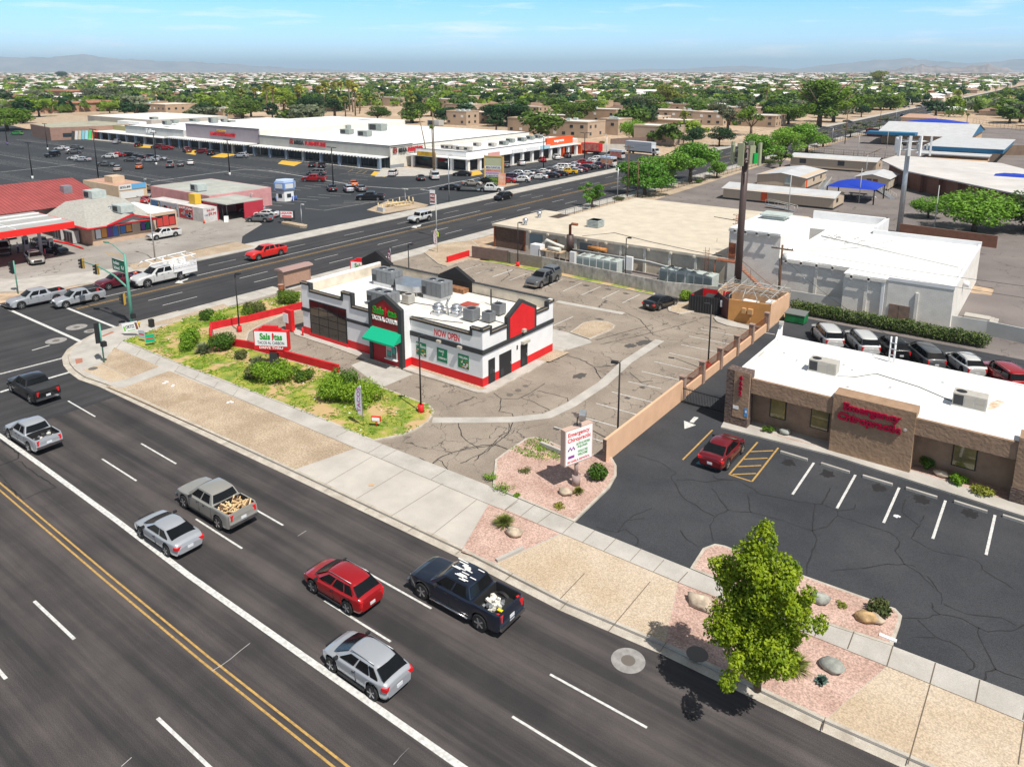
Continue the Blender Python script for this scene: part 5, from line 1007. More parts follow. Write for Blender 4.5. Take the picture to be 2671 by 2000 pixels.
q=MB();q.box(n_[0]-26,n_[1],0,n_[0]+28,n_[1]+34,7.0);q.build('wall',mat('plaster_taupe',(.37,.33,.29),.9,sc=.3,amt=.05),GB);q=MB();q.box(n_[0]-25.5,n_[1]+.5,7,n_[0]+27.5,n_[1]+33.5,7.05);q.build('roof',M_roofg,GB)
ST=thing('strip_mall','white shop strip with columns along the street and an orange end shop','shops',(-137,180,0));TZ=4.9
q=MB();q.box(-147.78,152,0,-129,209,TZ-.3);q.build('wall',M_offw,ST);q=MB();q.box(-147.7,152.3,TZ-.3,-129.3,209,TZ-.25);q.build('roof',M_roofw,ST)
q=MB();q.box(-147.7,151.9,3.6,-128.9,152.0,TZ);q.box(-129,152,3.6,-128.9,190,TZ);q.build('parapet',M_white,ST,split=True);q=MB();q.box(-147.7,151.85,TZ,-128.8,152.2,TZ+.1);q.box(-129.2,152.2,TZ,-128.8,190,TZ+.1);q.build('coping',M_char,ST,split=True)
q=MB();q.box(-147.6,148.3,3.3,-125.4,151.9,3.5);q.box(-128.9,151.9,3.3,-125.4,205,3.5);q.build('walkway_roof',M_lw,ST)
q=MB();[q.box(-126.6,y,0,-125.8,y+.8,3.3)for y in np.linspace(149,203,12)];[q.box(x,148.8,0,x+.8,149.5,3.3)for x in(-146.5,-138,-132)];q.build('column',M_white,ST,split=True)
q=MB();q.box(-147.5,151.8,.1,-129.1,151.9,3.2);q.box(-129,152.1,.1,-128.9,204,3.2);q.build('shopfront',M_dark,ST,split=True)
q=MB();q.box(-129.3,190.2,3.4,-128.5,205,5.9);q.box(-131,205.1,0,-125.3,209.2,2.9);q.box(-126.7,195,0,-125.7,195.9,3.3);q.build('orange_facade',M_orange,ST,split=True);text('end_shop_sign','express',M_w,ST,(-128.5,194,4.2),(0,1,0),(0,0,1),5.5,.9,.15,.03)
for y,w_,m_ in((157,5,mat('sign_pink',(.7,.35,.32),.6)),(168,5,M_white),(175,6,M_white),(182,5,mat('sign_sky',(.4,.6,.7),.6))):q=MB();q.box(-125.38,y,3.4,-125.2,y+w_,4.5);q.build('shop_sign',m_,ST)
q=MB();q.box(-143.5,148.1,3.5,-136.5,148.3,4.6);q.build('yellow_sign',mat('sign_yellow',(.6,.35,.02),.6),ST)
def roof_box(t,x,y,z,s_,label,m_=M_unit,grp='units on the plaza roofs'):
 c_=t(x,y,z);o=thing('rooftop_unit',label,'rooftop unit',(*c_,z),0,grp);q=MB();q.box(c_[0]-s_[0]/2,c_[1]-s_[1]/2,z+.25,c_[0]+s_[0]/2,c_[1]+s_[1]/2,z+s_[2]);q.build('cabinet',m_,o)
 q=MB();q.box(c_[0]-s_[0]/2+.2,c_[1]-s_[1]/2+.2,z-.02,c_[0]+s_[0]/2-.2,c_[1]+s_[1]/2-.2,z+.25);q.build('curb',M_steel,o);q=MB();q.box(c_[0]-s_[0]*.4,c_[1]-s_[1]/2-.03,z+.4,c_[0]+s_[0]*.1,c_[1]-s_[1]/2,z+s_[2]-.2);q.build('grille',M_char,o);return o
UG=mat('hvac_greygreen',(.25,.28,.26),.6,sc=1,amt=.1)
for x,y,s_,lab in((965,716,(7,2.5,2),'wide grey rooftop unit, farthest of those on the furniture store'),(1060,762,(6.5,3,2.4),'big boxy grey rooftop unit right of the others on the store roof'),(806,792,(4.5,2.2,1.7),'grey rooftop unit just below the small square one'),(806,752,(2.6,1.8,1.6),'small square rooftop unit above a wider one'),(953,810,(4.5,2.2,1.8),'low rooftop unit nearest the store front'),(1536,722,(6,3,2.2),'pale rooftop unit far right on the store roof'),(575,682,(3,2,1.6),'dark tilted vent far back on the store roof'),(655,684,(2.6,2,1.4),'pale box right of the dark tilted vent')):roof_box(tM,x,y,MZ-.3,s_,lab,UG if 'pale' not in lab else M_unitl)
for x,y,s_,lab in((1378,715,(3.5,2,1.6),'rooftop unit left of three above the script sign'),(1440,702,(2.8,2,1.4),'rooftop unit right of three above the script sign'),(1760,700,(3,2.5,2.2),'stacked rooftop unit in the middle of the supermarket roof'),(1852,692,(2.5,2,1.3),'low rooftop unit beside the stacked one'),(1910,710,(2.5,2,1.5),'rooftop unit nearest the supermarket letters'),(1605,688,(5,2,1.2),'flat wide rooftop unit far back on the supermarket'),(1270,680,(3.5,2,1.5),'rooftop unit at the left end of the white shops')):roof_box(tL,x,y,6.5,s_,lab,UG)
for k,(x,y)in enumerate(((1615,912),(1650,916),(1685,918),(1740,925),(1805,930),(1880,893),(2005,895),(2100,880))):roof_box(tM,x,y,TZ-.3,(2.2,1.4,1.2),['first','second','third','fourth','fifth','sixth','seventh','eighth'][k]+' small unit from the street corner along the strip roof',M_unitl,'units on the strip roof')
for k,(x,y)in enumerate(((45,882),(100,862),(195,852),(265,838),(330,828))):roof_box(tN,x,y,TZ-.3,(2.6,1.6,1.3),['leftmost','second','middle','fourth','last'][k]+' unit of five on the far half of the strip roof',UG,'units on the strip roof, far half')
# petrol station and liquor shop
CN=thing('fuel_canopy','flat fuel canopy with bright red fascia at the left edge','canopy',(-117,34,0))
q=MB();q.box(-124,14,4.35,-110.6,43.5,5.25);q.build('fascia',mat('canopy_red',(.72,.02,.015),.5),CN);q=MB();q.box(-123.8,14.2,5.0,-110.8,43.3,5.27);q.build('roof_deck',mat('deck_grey',(.34,.34,.33),.7,sc=1.2,amt=.25,stretch=(3,.2,1)),CN)
q=MB();[q.box(x,14.3,5.27,x+.1,43.2,5.45)for x in(-121.5,-118.5,-114)];[q.box(-123.8,y,5.27,-110.9,y+.1,5.4)for y in(20,28,36)];q.build('deck_beams',M_white,CN)
q=MB();[q.box(x,y,0,x+.35,y+.35,4.35)for x,y in((-121.8,40.8),(-116.7,40.8),(-121.8,33),(-116.7,33))];q.build('column',M_greyw,CN,split=True)
for x,y,lab in((-120.2,40.4,'grey fuel pump behind the canopy column'),(-115.7,42.0,'pale fuel pump nearest the grey jeep')):
 t=thing('fuel_pump',lab,'fuel pump',(x,y,0),0,'fuel pumps');q=MB();q.box(x-.4,y-.3,.1,x+.4,y+.3,2.3);q.build('pump_body',M_greyw,t);q=MB();q.box(x-.3,y-.33,1.2,x+.3,y-.3,1.9);q.box(x+.4,y-.2,1.2,x+.43,y+.2,1.9);q.build('pump_display',M_char,t,split=True);q=MB();q.box(x-1,y-.7,0,x+1,y+.7,.15);q.build('pump_island',kerb_m,t)
for x,y in((375,375),(15,230)):c_=tA(x,y);tag(MB().cyl(*c_,0,1.1,.1,8).build('bollard',mat('bollard_pink',(.6,.1,.15),.6)),['pink-red bollard in front of the pale fuel pump','thin pink bollard at the left edge under the canopy'][int(x<100)],'bollard')
GS=thing('convenience_store','corner shop with grey shingle roof, red eaves and window posters','shop',(-122,54,0))
q=MB();q.box(-130,48.2,0,-116.3,57.5,2.9);q.box(-130,57.5,0,-116.6,62.2,3.5);q.build('wall',mat('wall_sand',(.5,.36,.26),.9,sc=1,amt=.1),GS,split=True)
q=MB();q.add([(-131,47.2,2.9),(-115.2,47.2,2.9),(-115.2,58,2.9),(-131,58,2.9),(-126,51.5,5.0),(-125,57.9,5.2),(-131,58,5.2),(-131,51,5.0)],[(0,1,4,7),(1,2,5,4),(4,5,6,7),(2,3,6,5)]);q.build('shingle_roof',mat('shingle_grey',(.36,.35,.32),.95,sc=3,amt=.18),GS)
q=MB();q.tube([(-131,47.15,2.9),(-115.1,47.15,2.9),(-115.1,58,2.9)],.17,4,0,False);q.build('red_eaves',mat('eave_red',(.5,.01,.02),.6),GS)
q=MB();q.xpoly([(50,3.05),(54,4.25),(58,3.05),(57.4,3.0),(54,4.0),(50.6,3.0)],-115.3,-114.9);q.build('red_pediment',mat('eave_red',(.5,.01,.02)),GS);q=MB();q.add([(-115.3,50.4,3.0),(-115.3,57.6,3.0),(-115.3,54,4.1),(-120.5,54,4.15)],[(0,1,2),(0,2,3),(2,1,3)]);q.build('pediment_roof',mat('shingle_grey',(.36,.35,.32)),GS)
q=MB();q.box(-130,58,3.5,-116.6,62,3.55);q.build('flat_roof',M_roofw,GS)
def poster_row(par,X,y0,y1,z0,z1,n,seed):
 r_=random.Random(seed);cs=[M_postg,mat('pp_red',(.5,.05,.04),.5),mat('pp_white',(.65,.65,.65),.5),mat('pp_purple',(.13,.05,.25),.5),mat('pp_orange',(.6,.25,.05),.5),mat('pp_blue',(.05,.15,.4),.5)]
 q=MB();q.box(X-.02,y0-.1,z0-.1,X+.02,y1+.1,z1+.1);f_=q.build('window',M_glassd,par)
 for k in range(n):a=y0+(y1-y0)*k/n;q=MB();q.box(X+.02,a+.06,z0+r_.uniform(0,.1),X+.03,a+(y1-y0)/n-.06,z1-r_.uniform(0,.3));q.build('window_poster',cs[r_.randrange(6)],f_)
poster_row(GS,-116.28,48.7,52.2,1.0,2.6,4,3);poster_row(GS,-116.28,52.5,54.3,1.2,2.6,2,5);poster_row(GS,-116.28,55.8,57.3,1.2,2.7,2,4);poster_row(GS,-116.58,58.6,61.8,1.2,2.9,3,8)
for k,x in enumerate((-125.5,-121.5)):t=thing('ice_freezer',['white ice freezer farther from the shop corner','white ice freezer nearer the shop corner'][k],'freezer',(x,47.4,0),0,'ice freezers');q=MB();q.box(x-1.5,46.9,.1,x+1.5,47.9,2.0);q.build('freezer_body',M_greyw,t);q=MB();[q.box(x-1.4+i_*1.0,46.86,.25,x-.6+i_*1.0,46.9,1.8)for i_ in range(3)];q.build('freezer_door',M_char,t,split=True)
roof_box(tL,785,1322,4.9,(3.2,2.4,1.5),'pale rooftop cooler on the shingle roof near its ridge',M_unitw,'units on the corner shop');roof_box(tL,1020,1440,3.9,(3,2.2,1.4),'grey rooftop unit above the red pediment',M_unitw,'units on the corner shop')
t=thing('satellite_dish','small satellite dishes on the corner shop roof','dish',(*tL(905,1410,4.2),4.2));c_=tL(905,1410,4.2);q=MB();[q.tube([(c_[0]+i_*.8,c_[1],4.4),(c_[0]+i_*.8+.1,c_[1]-.1,4.5)],[.4,.1],10)for i_ in range(2)];q.build('dish_bowl',M_steel,t,split=True)
RB=thing('red_roof_barn','building with faded red ribbed metal gable roof behind the corner shop','building',(-140,52,0))
q=MB();q.box(-158,40.5,0,-132.5,58,4.4);q.ypoly([(-158,4.4),(-132.5,4.4),(-145.5,6.9)],40.5,40.8);q.build('wall',mat('wall_mauvegrey',(.34,.26,.24),.9,sc=.5,amt=.1),RB,split=True)
q=MB();q.add([(-131.3,39.6,4.2),(-131.3,58.8,4.2),(-145.5,58.8,7.0),(-145.5,39.6,7.0),(-159.5,58.8,4.2),(-159.5,39.6,4.2)],[(0,1,2,3),(3,2,4,5)]);q.build('metal_roof',mat('faded_red_metal',(.33,.075,.07),.5,sc=.5,amt=.15),RB)
q=MB()
for k in range(32):y=39.8+.61*k;q.tube([(-131.3,y,4.25),(-145.5,y,7.05)],.035,4)
q.build('roof_seams',mat('seam_red',(.25,.06,.06),.5),RB);q=MB();q.box(-138.8,53.6,5.4,-137.2,55,6.7);q.build('roof_cowl',M_steel,RB)
FB=thing('beer_shop','tan flat-roofed shop with a price banner and blue banner on its end','shop',(-163,74,0))
q=MB();q.box(-171,71.6,0,-155.4,77.6,2.9);q.build('wall',mat('wall_buff',(.55,.42,.29),.9,sc=.8,amt=.08),FB);q=MB();q.box(-170.6,72,2.9,-155.8,77.2,2.95);q.build('roof',mat('roof_salmon',(.45,.27,.2),.9,sc=.8,amt=.15),FB);q=MB();q.box(-164,73,2.95,-160.5,75.6,4.3);q.build('roof_cabinet',mat('wall_buff',(.55,.42,.29)),FB)
q=MB();q.box(-155.38,71.7,2.0,-155.3,74.3,3.1,0);q.box(-155.38,74.4,2.0,-155.3,77.4,3.1,1);q.box(-155.38,71.8,.2,-155.3,76.8,1.6,0);q.build('banner',[mat('banner_white',(.6,.62,.62),.6),mat('banner_sky',(.12,.35,.6),.6)],FB,split=True)
text('banner_price','$22.89',M_char,FB,(-155.3,71.9,2.3),(0,1,0),(0,0,1),2.2,.5,.02,.03)
LB=thing('liquor_store','pink liquor shop with advert-covered front box and red canopy','liquor shop',(-134,76,0))
q=MB();q.box(-146,73.5,0,-125,87,3.6);q.build('wall',mat('wall_pink',(.55,.27,.27),.9,sc=.8,amt=.12),LB);M_rgr=mat('roof_greygreen',(.36,.37,.34),.9,sc=.4,amt=.15);q=MB();q.box(-145.7,73.8,3.6,-125.3,86.7,3.62);q.build('roof',M_rgr,LB)
q=MB();q.box(-137.2,68.6,0,-119.3,71.3,2.55);q.build('advert_box',mat('advert_white',(.55,.53,.52),.6,sc=.7,amt=.2),LB);q=MB();q.box(-125.3,71.4,3.05,-116.5,79,3.2);q.build('red_canopy_roof',M_rgr,LB)
q=MB();q.box(-116.7,75,0,-116.5,79,3.04);q.box(-125,71.5,.01,-119.5,71.7,3.04);q.box(-124.9,78.8,0,-116.8,78.99,3.04);q.build('red_panel',mat('panel_red',(.42,.03,.05),.7),LB,split=True)
q=MB();[q.cyl(x,71.6,0,3.05,.08,6)for x in(-118,-116.7)];q.build('canopy_post',M_char,LB,split=True)
r_=random.Random(5)
q=MB()
for xa,xb,m_ in((-136.9,-133.5,1),(-133.2,-127.5,2),(-127.2,-122.7,0)):q.box(xa,68.56,.15,xb,68.6,2.4,m_)
for k in range(44):x=r_.uniform(-136.8,-123.2);z_=r_.uniform(.3,1.7);q.box(x,68.52,z_,x+r_.uniform(.3,.9),68.56,z_+r_.uniform(.2,.5),r_.randrange(5))
q.build('advert_panels',[mat('ad_red',(.42,.04,.05),.6),mat('ad_blue',(.06,.14,.3),.6),mat('ad_grey',(.35,.36,.4),.6),mat('ad_tan',(.5,.38,.24),.6),mat('ad_cyan',(.3,.5,.6),.6)],LB)
text('advert_price','$10.99 12pks',M_w,LB,(-127.1,68.56,1.75),(1,0,0),(0,0,1),4.2,.5,.02,.03)
text('advert_price','$4.99',mat('ad_red',(.42,.04,.05)),LB,(-119.3,69.3,1.85),(0,1,0),(0,0,1),1.5,.42,.02,.03);text('advert_price','$9.99',mat('ad_red',(.42,.04,.05)),LB,(-119.3,69.6,1.05),(0,1,0),(0,0,1),1.5,.6,.02,.03);text('advert_words','CANS',mat('ad_blue',(.06,.14,.3)),LB,(-119.3,68.8,1.1),(0,1,0),(0,0,1),.7,.3,.02,.02)
q=MB();q.box(-126,70,3.6-.99,-124,71.2,4.4);q.build('yellow_roof_hood',mat('hood_yellow',(.65,.42,.04),.6),LB);roof_box(tL,1640,1262,3.6,(2.6,2,1.5),'white cooler on the pink shop roof',M_unitw,'units on the corner shop')
c_=tM(302,1335);KS=thing('water_kiosk','small six-sided white water kiosk with blue sign panels','kiosk',(*c_,0));hexa=lambda r:[(c_[0]+r*math.cos(math.pi/3*k+.3),c_[1]+r*math.sin(math.pi/3*k+.3))for k in range(6)]
q=MB();q.prism(hexa(2.0),0,2.5);q.build('kiosk_body',M_white,KS);q=MB();q.prism(hexa(2.35),2.5,3.9);q.build('sign_band',mat('kiosk_blue',(.16,.26,.5),.5),KS);q=MB();q.prism(hexa(2.0),3.9,4.3);q.build('kiosk_roof',mat('kiosk_roof',(.45,.55,.7),.5),KS)
q=MB();[q.obox((c_[0]+2.06*math.cos(a),c_[1]+2.06*math.sin(a),3.2),(.06,1.7,.95),a)for a in[math.pi/3*k+.3+math.pi/6 for k in range(6)]];q.build('sign_face',mat('banner_white',(.6,.62,.62)),KS,split=True)
q=MB();[q.obox((c_[0]+1.76*math.cos(a),c_[1]+1.76*math.sin(a),1.2),(.05,.9,.8),a)for a in[math.pi/3*k+.3+math.pi/6 for k in range(6)]];q.build('dispenser',M_glassw,KS,split=True)
for k,(x,y)in enumerate(((222,1345),(238,1335),(358,1345),(375,1340),(390,1338))):tag(MB().cyl(*tM(x,y),0,1.1,.12,8).build('bollard',mat('bollard_blue',(.06,.12,.35),.6)),'%s blue bollard from the left beside the water kiosk'%['first','second','third','fourth','fifth'][k],'bollard','blue bollards left of the kiosk' if k<2 else 'blue bollards right of the kiosk')
# school
M_sb=mat('portable_beige',(.5,.40,.30),.9,sc=3,amt=.06,stretch=(4,4,.1));M_sr=mat('portable_roof',(.47,.48,.49),.6,sc=.4,amt=.08)
def portable(near,ang,lx,ly,h,ridge,label,wins=()):
 t=thing('portable_classroom',label,'portable building',(*near,0),ang,'portable classrooms')
 q=MB();q.box(-lx,0,.4,0,ly,h);
 if ridge=='x':q.xpoly([(0,h),(ly,h),(ly/2,h+.7)],-lx,0)
 else:q.ypoly([(-lx,h),(0,h),(-lx/2,h+.7)],0,ly)
 q.build('wall',M_sb,t,local=True)
 q=MB();e_=.35
 if ridge=='x':q.add([(-lx-e_,-e_,h-.08),(e_,-e_,h-.08),(e_,ly/2,h+.78),(-lx-e_,ly/2,h+.78),(e_,ly+e_,h-.08),(-lx-e_,ly+e_,h-.08)],[(0,1,2,3),(3,2,4,5)])
 else:q.add([(-lx-e_,-e_,h-.08),(-lx/2,-e_,h+.78),(-lx/2,ly+e_,h+.78),(-lx-e_,ly+e_,h-.08),(e_,-e_,h-.08),(e_,ly+e_,h-.08)],[(0,1,2,3),(1,4,5,2)])
 q.build('roof',M_sr,t,local=True);q=MB();q.box(-lx+.05,.05,0,-.05,ly-.05,.4);q.build('skirt',M_char,t,local=True)
 for f_,u,wd,z0,z1,m_ in wins:
  q=MB()
  if f_=='y':q.box(-lx+u,-.06,z0,-lx+u+wd,0,z1)
  else:q.box(0,u,z0,.06,u+wd,z1)
  q.build('door' if z0<.6 else 'window',m_,t,local=True)
 return t
portable(tQ(635,1418),0,22,8,2.4,'x','long portable classroom with orange door, nearest the tan hall',(('y',8,1.2,.5,2.3,M_orange),('x',2,1.4,1.2,2,M_glassw)))
portable(tQ(405,1250),0,11,17,2.7,'y','square portable classroom with a wall unit, behind the long nearest one',(('y',6.4,1.4,.9,2.6,M_unitw),('x',6,1.2,1.3,2,M_glassw),('x',12,1.2,1.3,2,M_glassw),('x',.4,1,.5,2.4,M_orange)))
portable(tQ(985,1115),0,22,8,3.0,'x','long portable classroom with two windows behind the rest',(('y',2.5,1.7,1.4,2.6,M_glassw),('y',12.5,1.7,1.4,2.6,M_glassw),('x',4,1.2,1.4,2.2,M_glassw)))
portable(tQ(1090,1258),0,7,11,2.7,'y','short portable classroom with ramp beside the blue shade',(('y',2.4,1,.5,2.4,M_rust),('y',3.7,1,.5,2.4,M_rust),('x',2,1.6,.8,2.3,M_unitw)))
def ramp(pts,label,grp='ramps'):
 t=thing('access_ramp',label,'ramp',(*pts[0][:2],0),0,grp);q=MB()
 for a,c in zip(pts,pts[1:]):a,c=Vector(a),Vector(c);n=Vector((-(c-a).y,(c-a).x,0)).normalized()*.6;q.add([tuple(a-n),tuple(c-n),tuple(c+n),tuple(a+n)]+[tuple(v_-Vector((0,0,.12)))for v_ in(a-n,c-n,c+n,a+n)],[(0,1,2,3),(7,6,5,4),(0,4,5,1),(1,5,6,2),(2,6,7,3),(3,7,4,0)])
 q.build('ramp_deck',M_steel,t);q=MB()
 for a,c in zip(pts,pts[1:]):
  a,c=Vector(a),Vector(c);n=Vector((-(c-a).y,(c-a).x,0)).normalized()*.6
  for s_ in(-1,1):
   q.tube([tuple(a+n*s_+Vector((0,0,1))),tuple(c+n*s_+Vector((0,0,1)))],.04,4);m_=max(2,int((c-a).length/1.6))
   for k in range(m_+1):p=a.lerp(c,k/m_)+n*s_;q.tube([tuple(p),(p.x,p.y,p.z+1)],.03,4)
 q.build('ramp_rails',M_offw,t)
ramp([(*tQ(90,1395),.7),(*tQ(330,1430),.1)],'galvanised ramp with rails in front of the nearest portable')
ramp([(*tQ(975,1235),.6),(*tQ(1130,1325),.05)],'galvanised ramp running down beside the blue shade');ramp([(*tQ(600,1200),.7),(*tQ(540,1260),.1)],'short ramp at the side of the square portable')
BS=thing('brick_school','red brick school wing with a wide white angled roof','school',(-25,190,0))
q=MB();pts=[(-26.9,187.3),(-5.5,164),(22,134),(40,150),(8,186),(-3,196),(-12,214),(-34,218),(-35,205)];q.prism([(x*.985,y)for x,y in pts],0,4.0);q.build('wall',M_brick,BS);q=MB();q.prism([(-28.2,186.4),(-5.8,162.6),(22,132.5),(41.5,150),(9,187),(-2,197),(-11.5,215.5),(-35.5,219.5),(-36.5,205)],4.0,4.25);q.build('roof',mat('roof_weathered',(.52,.50,.48),.85,sc=.15,amt=.12),BS)
q=MB();[q.box(*(Vector((-26.6,186.4)).lerp(Vector((-6.2,163.4)),f)+Vector((-.3,-.3))),0,*(Vector((-26.6,186.4)).lerp(Vector((-6.2,163.4)),f)+Vector((.3,.3))),3.9)for f in(.15,.35,.55,.75,.95)];q.build('brick_pier',mat('dark_brick',(.12,.05,.035),.9),BS,split=True)
BH=thing('blue_trim_classroom','tan classroom block with flat white roof and blue fascia','classroom',(-24,250,0))
q=MB();q.box(-31,243,0,-16.5,282,3.4);q.build('wall',M_tan,BH);q=MB();q.box(-33,246,3.7,-13.5,285,4.9);q.build('blue_fascia',mat('fascia_blue',(.02,.14,.27),.6),BH);q=MB();q.box(-33.3,245.7,4.9,-13.2,285.3,5.0);q.build('roof',M_sr,BH);q=MB();q.box(-34,238,3.2,-16,246,3.5);q.build('porch_roof',M_sr,BH);q=MB();q.box(-31,221,0,-16,236,2.6);q.build('annex',M_tan,BH)
B2=thing('gabled_classroom','long tan classroom with pale gabled roof and blue gable end','classroom',(-45,330,0))
q=MB();q.box(-56,305,0,-28,347,3.6);q.build('wall',M_tan,B2);q=MB();q.add([(-58,303,3.5),(-27,303,3.5),(-27,326,7),(-58,326,7),(-27,349,3.5),(-58,349,3.5)],[(0,1,2,3),(3,2,4,5)]);q.build('roof',M_sr,B2);q=MB();q.xpoly([(303.5,3.5),(348.5,3.5),(326,6.8)],-28,-27.3);q.build('blue_gable',mat('fascia_blue',(.02,.14,.27)),B2);q=MB();q.box(-60,298,3.6,-44,304,4.6);q.build('blue_porch',mat('fascia_blue',(.02,.14,.27)),B2)
def shade(cx,cy,lx,ly,h,label,rz=0,sag=1.4):
 t=thing('shade_canopy',label,'shade canopy',(cx,cy,0),rz,'blue fabric shades');q=MB();n=8;vs=[]
 for i in range(n+1):
  for j in range(n+1):
   u,v_=i/n*2-1,j/n*2-1;e_=max(abs(u),abs(v_));vs.append((u*lx/2,v_*ly/2,h+sag*(1-e_**1.3)))
 q.add(vs,[(i*(n+1)+j,(i+1)*(n+1)+j,(i+1)*(n+1)+j+1,i*(n+1)+j+1)for i in range(n)for j in range(n)],0,True);q.build('fabric',M_blue,t,local=True)
 q=MB();[q.cyl(x*lx/2*.95,y*ly/2*.95,0,h,.13,8)for x in(-1,1)for y in(-1,1)];q.build('post',M_black,t,local=True,split=True)
c_=tQ(830,1205,3.2);shade(c_[0],c_[1],9.5,10,3.0,'blue shade canopy over tables between the portables');c_=tQ(2120,1165,3.4);shade(c_[0],c_[1],14,12,3.4,'blue shade canopy at the right edge beside the brick wing');c_=tQ(1480,690,5);shade(c_[0],c_[1],24,16,4.6,'large blue shade canopy behind the gabled classroom',0,1.8)
for k,(x,y)in enumerate(((790,1325),(840,1305),(910,1330))):
 c_=tQ(x,y);t=thing('picnic_table',['dark picnic table left under the blue shade','dark picnic table at the back under the blue shade','pale picnic table by the shade post'][k],'picnic table',(*c_,0),0,'picnic tables');q=MB();q.box(c_[0]-1.8,c_[1]-.4,.7,c_[0]+1.8,c_[1]+.4,.78);q.build('table_top',M_char if k<2 else M_offw,t)
 q=MB();q.box(c_[0]-1.8,c_[1]-1,.42,c_[0]+1.8,c_[1]-.7,.47);q.box(c_[0]-1.8,c_[1]+.7,.42,c_[0]+1.8,c_[1]+1,.47);q.build('bench',M_char if k<2 else M_offw,t,split=True);q=MB();q.box(c_[0]-1.3,c_[1]-.9,0,c_[0]-1.2,c_[1]+.9,.7);q.box(c_[0]+1.2,c_[1]-.9,0,c_[0]+1.3,c_[1]+.9,.7);q.build('table_leg',M_steel,t,split=True)
c_=tQ(1000,810);t=thing('red_skip','maroon steel skip by the street fence','skip',(*c_,0));q=MB();q.add([(c_[0]+x*(4 if z else 3.4),c_[1]+y*(3 if z else 2.7),3.0 if z else.2)for z in(0,1)for x,y in((-1,-1),(1,-1),(1,1),(-1,1))],[(0,3,2,1),(0,1,5,4),(1,2,6,5),(2,3,7,6),(3,0,4,7)]);q.build('skip_body',mat('skip_maroon',(.14,.02,.025),.7),t);q=MB();[q.box(c_[0]-3.9+1.3*k,c_[1]-3.1,.4,c_[0]-3.75+1.3*k,c_[1]-2.85,3.0)for k in range(7)];q.build('skip_ribs',mat('skip_dark',(.09,.015,.02),.7),t)
c_=tN(1240+700,1280);q=MB();q.box(c_[0]-1,c_[1]-1,0,c_[0]+1,c_[1]+1,1.2,0);[q.box(c_[0]-1.03,c_[1]-1+.4*k,.05,c_[0]+1.03,c_[1]-.8+.4*k,1.22)for k in range(5)];tag(q.build('timber_crate',M_wood),'brown timber crate alone on the school asphalt','crate')
# walls round the apartments and the street
site_wall([tN(845,930),tN(1060,935)],0,2.4,.3,M_offw,'pale_street_wall','pale panelled wall behind the parked delivery vans')
site_wall([tN(925,900),tN(1060,890),tN(1250,880)],0,3.0,.3,M_fence,'brown_yard_wall','brown wall behind the big white box truck')
site_wall([tC(600,600),tC(2212,865),(25,79)],0,1.5,.15,M_greyw,'hedge_wall','pale chain-link line behind the long hedge')
site_wall([tC(1500,40,0),tC(2300,150,0)],0,1.9,.25,M_brick,'red_brick_wall','low red brick wall behind the white hall')
site_wall([tQ(1950,965),tQ(2300,965)],0,3.2,.3,mat('dark_tan_block',(.2,.14,.1),.9,sc=.4,amt=.2),'dark_tan_wall','dark tan block wall right of the blue-trim classroom')
t=thing('concrete_steps','pale concrete steps at the end of the white hall','steps',(*tC(2080,730),0));c_=tC(2080,730);q=MB();[q.box(c_[0]-.5,c_[1]-1+.0*k,0,c_[0]+2.6-.35*k,c_[1]+1.2-.4*k,.18*(k+1))for k in range(3)];q.build('step_slabs',walk_m,t)
# flat-roofed apartment houses
AW=[mat('apt_tan',(.45,.34,.25),.9,sc=.5,amt=.08,rand=.12),mat('apt_sand',(.40,.29,.20),.9,sc=.5,amt=.08),mat('apt_terracotta',(.38,.23,.15),.9,sc=.5,amt=.1)]
def apt(near,lx,ly,h,st,label,grp,seed=0,mans=False):
 r_=random.Random(seed);t=thing('apartment_house',label,'apartment house',(*near,0),0,grp)
 q=MB();q.box(-lx,0,0,0,ly,h);q.box(-lx-.1,-.1,h,.1,.15,h+.5);q.box(-.15,.15,h,.1,ly+.1,h+.5);q.box(-lx-.1,ly-.15,h,-.15,ly+.1,h+.5);q.box(-lx-.1,.15,h,-lx+.15,ly-.15,h+.5);q.build('wall',AW[st],t,local=True)
 q=MB();q.box(-lx+.16,.16,h,-.16,ly-.16,h+.12);q.build('roof',M_roofg if not mans else M_tile,t,local=True)
 if mans:q=MB();q.add([(-lx-.6,-.9,h-.9),(.9,-.9,h-.9),(.05,.05,h+.55),(-lx,.05,h+.55),(.9,ly+.5,h-.9),(.05,ly,h+.55)],[(0,1,2,3),(1,4,5,2)]);q.build('tile_skirt',M_tile,t,local=True)
 nfl=2 if h>4 else 1
 for f in range(nfl):
  z0=1.0+f*2.8
  for u in np.arange(2,lx-2,4.2+r_.random()):
   if r_.random()<.8:q=MB();q.box(-u-1.5,-.06,z0,-u,-.005,z0+1.2);q.build('window',M_glassw if r_.random()<.7 else M_white,t,local=True)
  for u in np.arange(1.5,ly-2,3.8+r_.random()):
   if r_.random()<.8:q=MB();q.box(.005,u,z0,.06,u+1.4,z0+1.2);q.build('window',M_glassw,t,local=True)
 for k in range(r_.randint(1,3)):x,y=-r_.uniform(2,lx-2),r_.uniform(2,ly-2);q=MB();q.box(x-.9,y-.6,h+.12,x+.9,y+.6,h+1.1);q.build('roof_cooler',M_unitw,t,local=True)
 return t
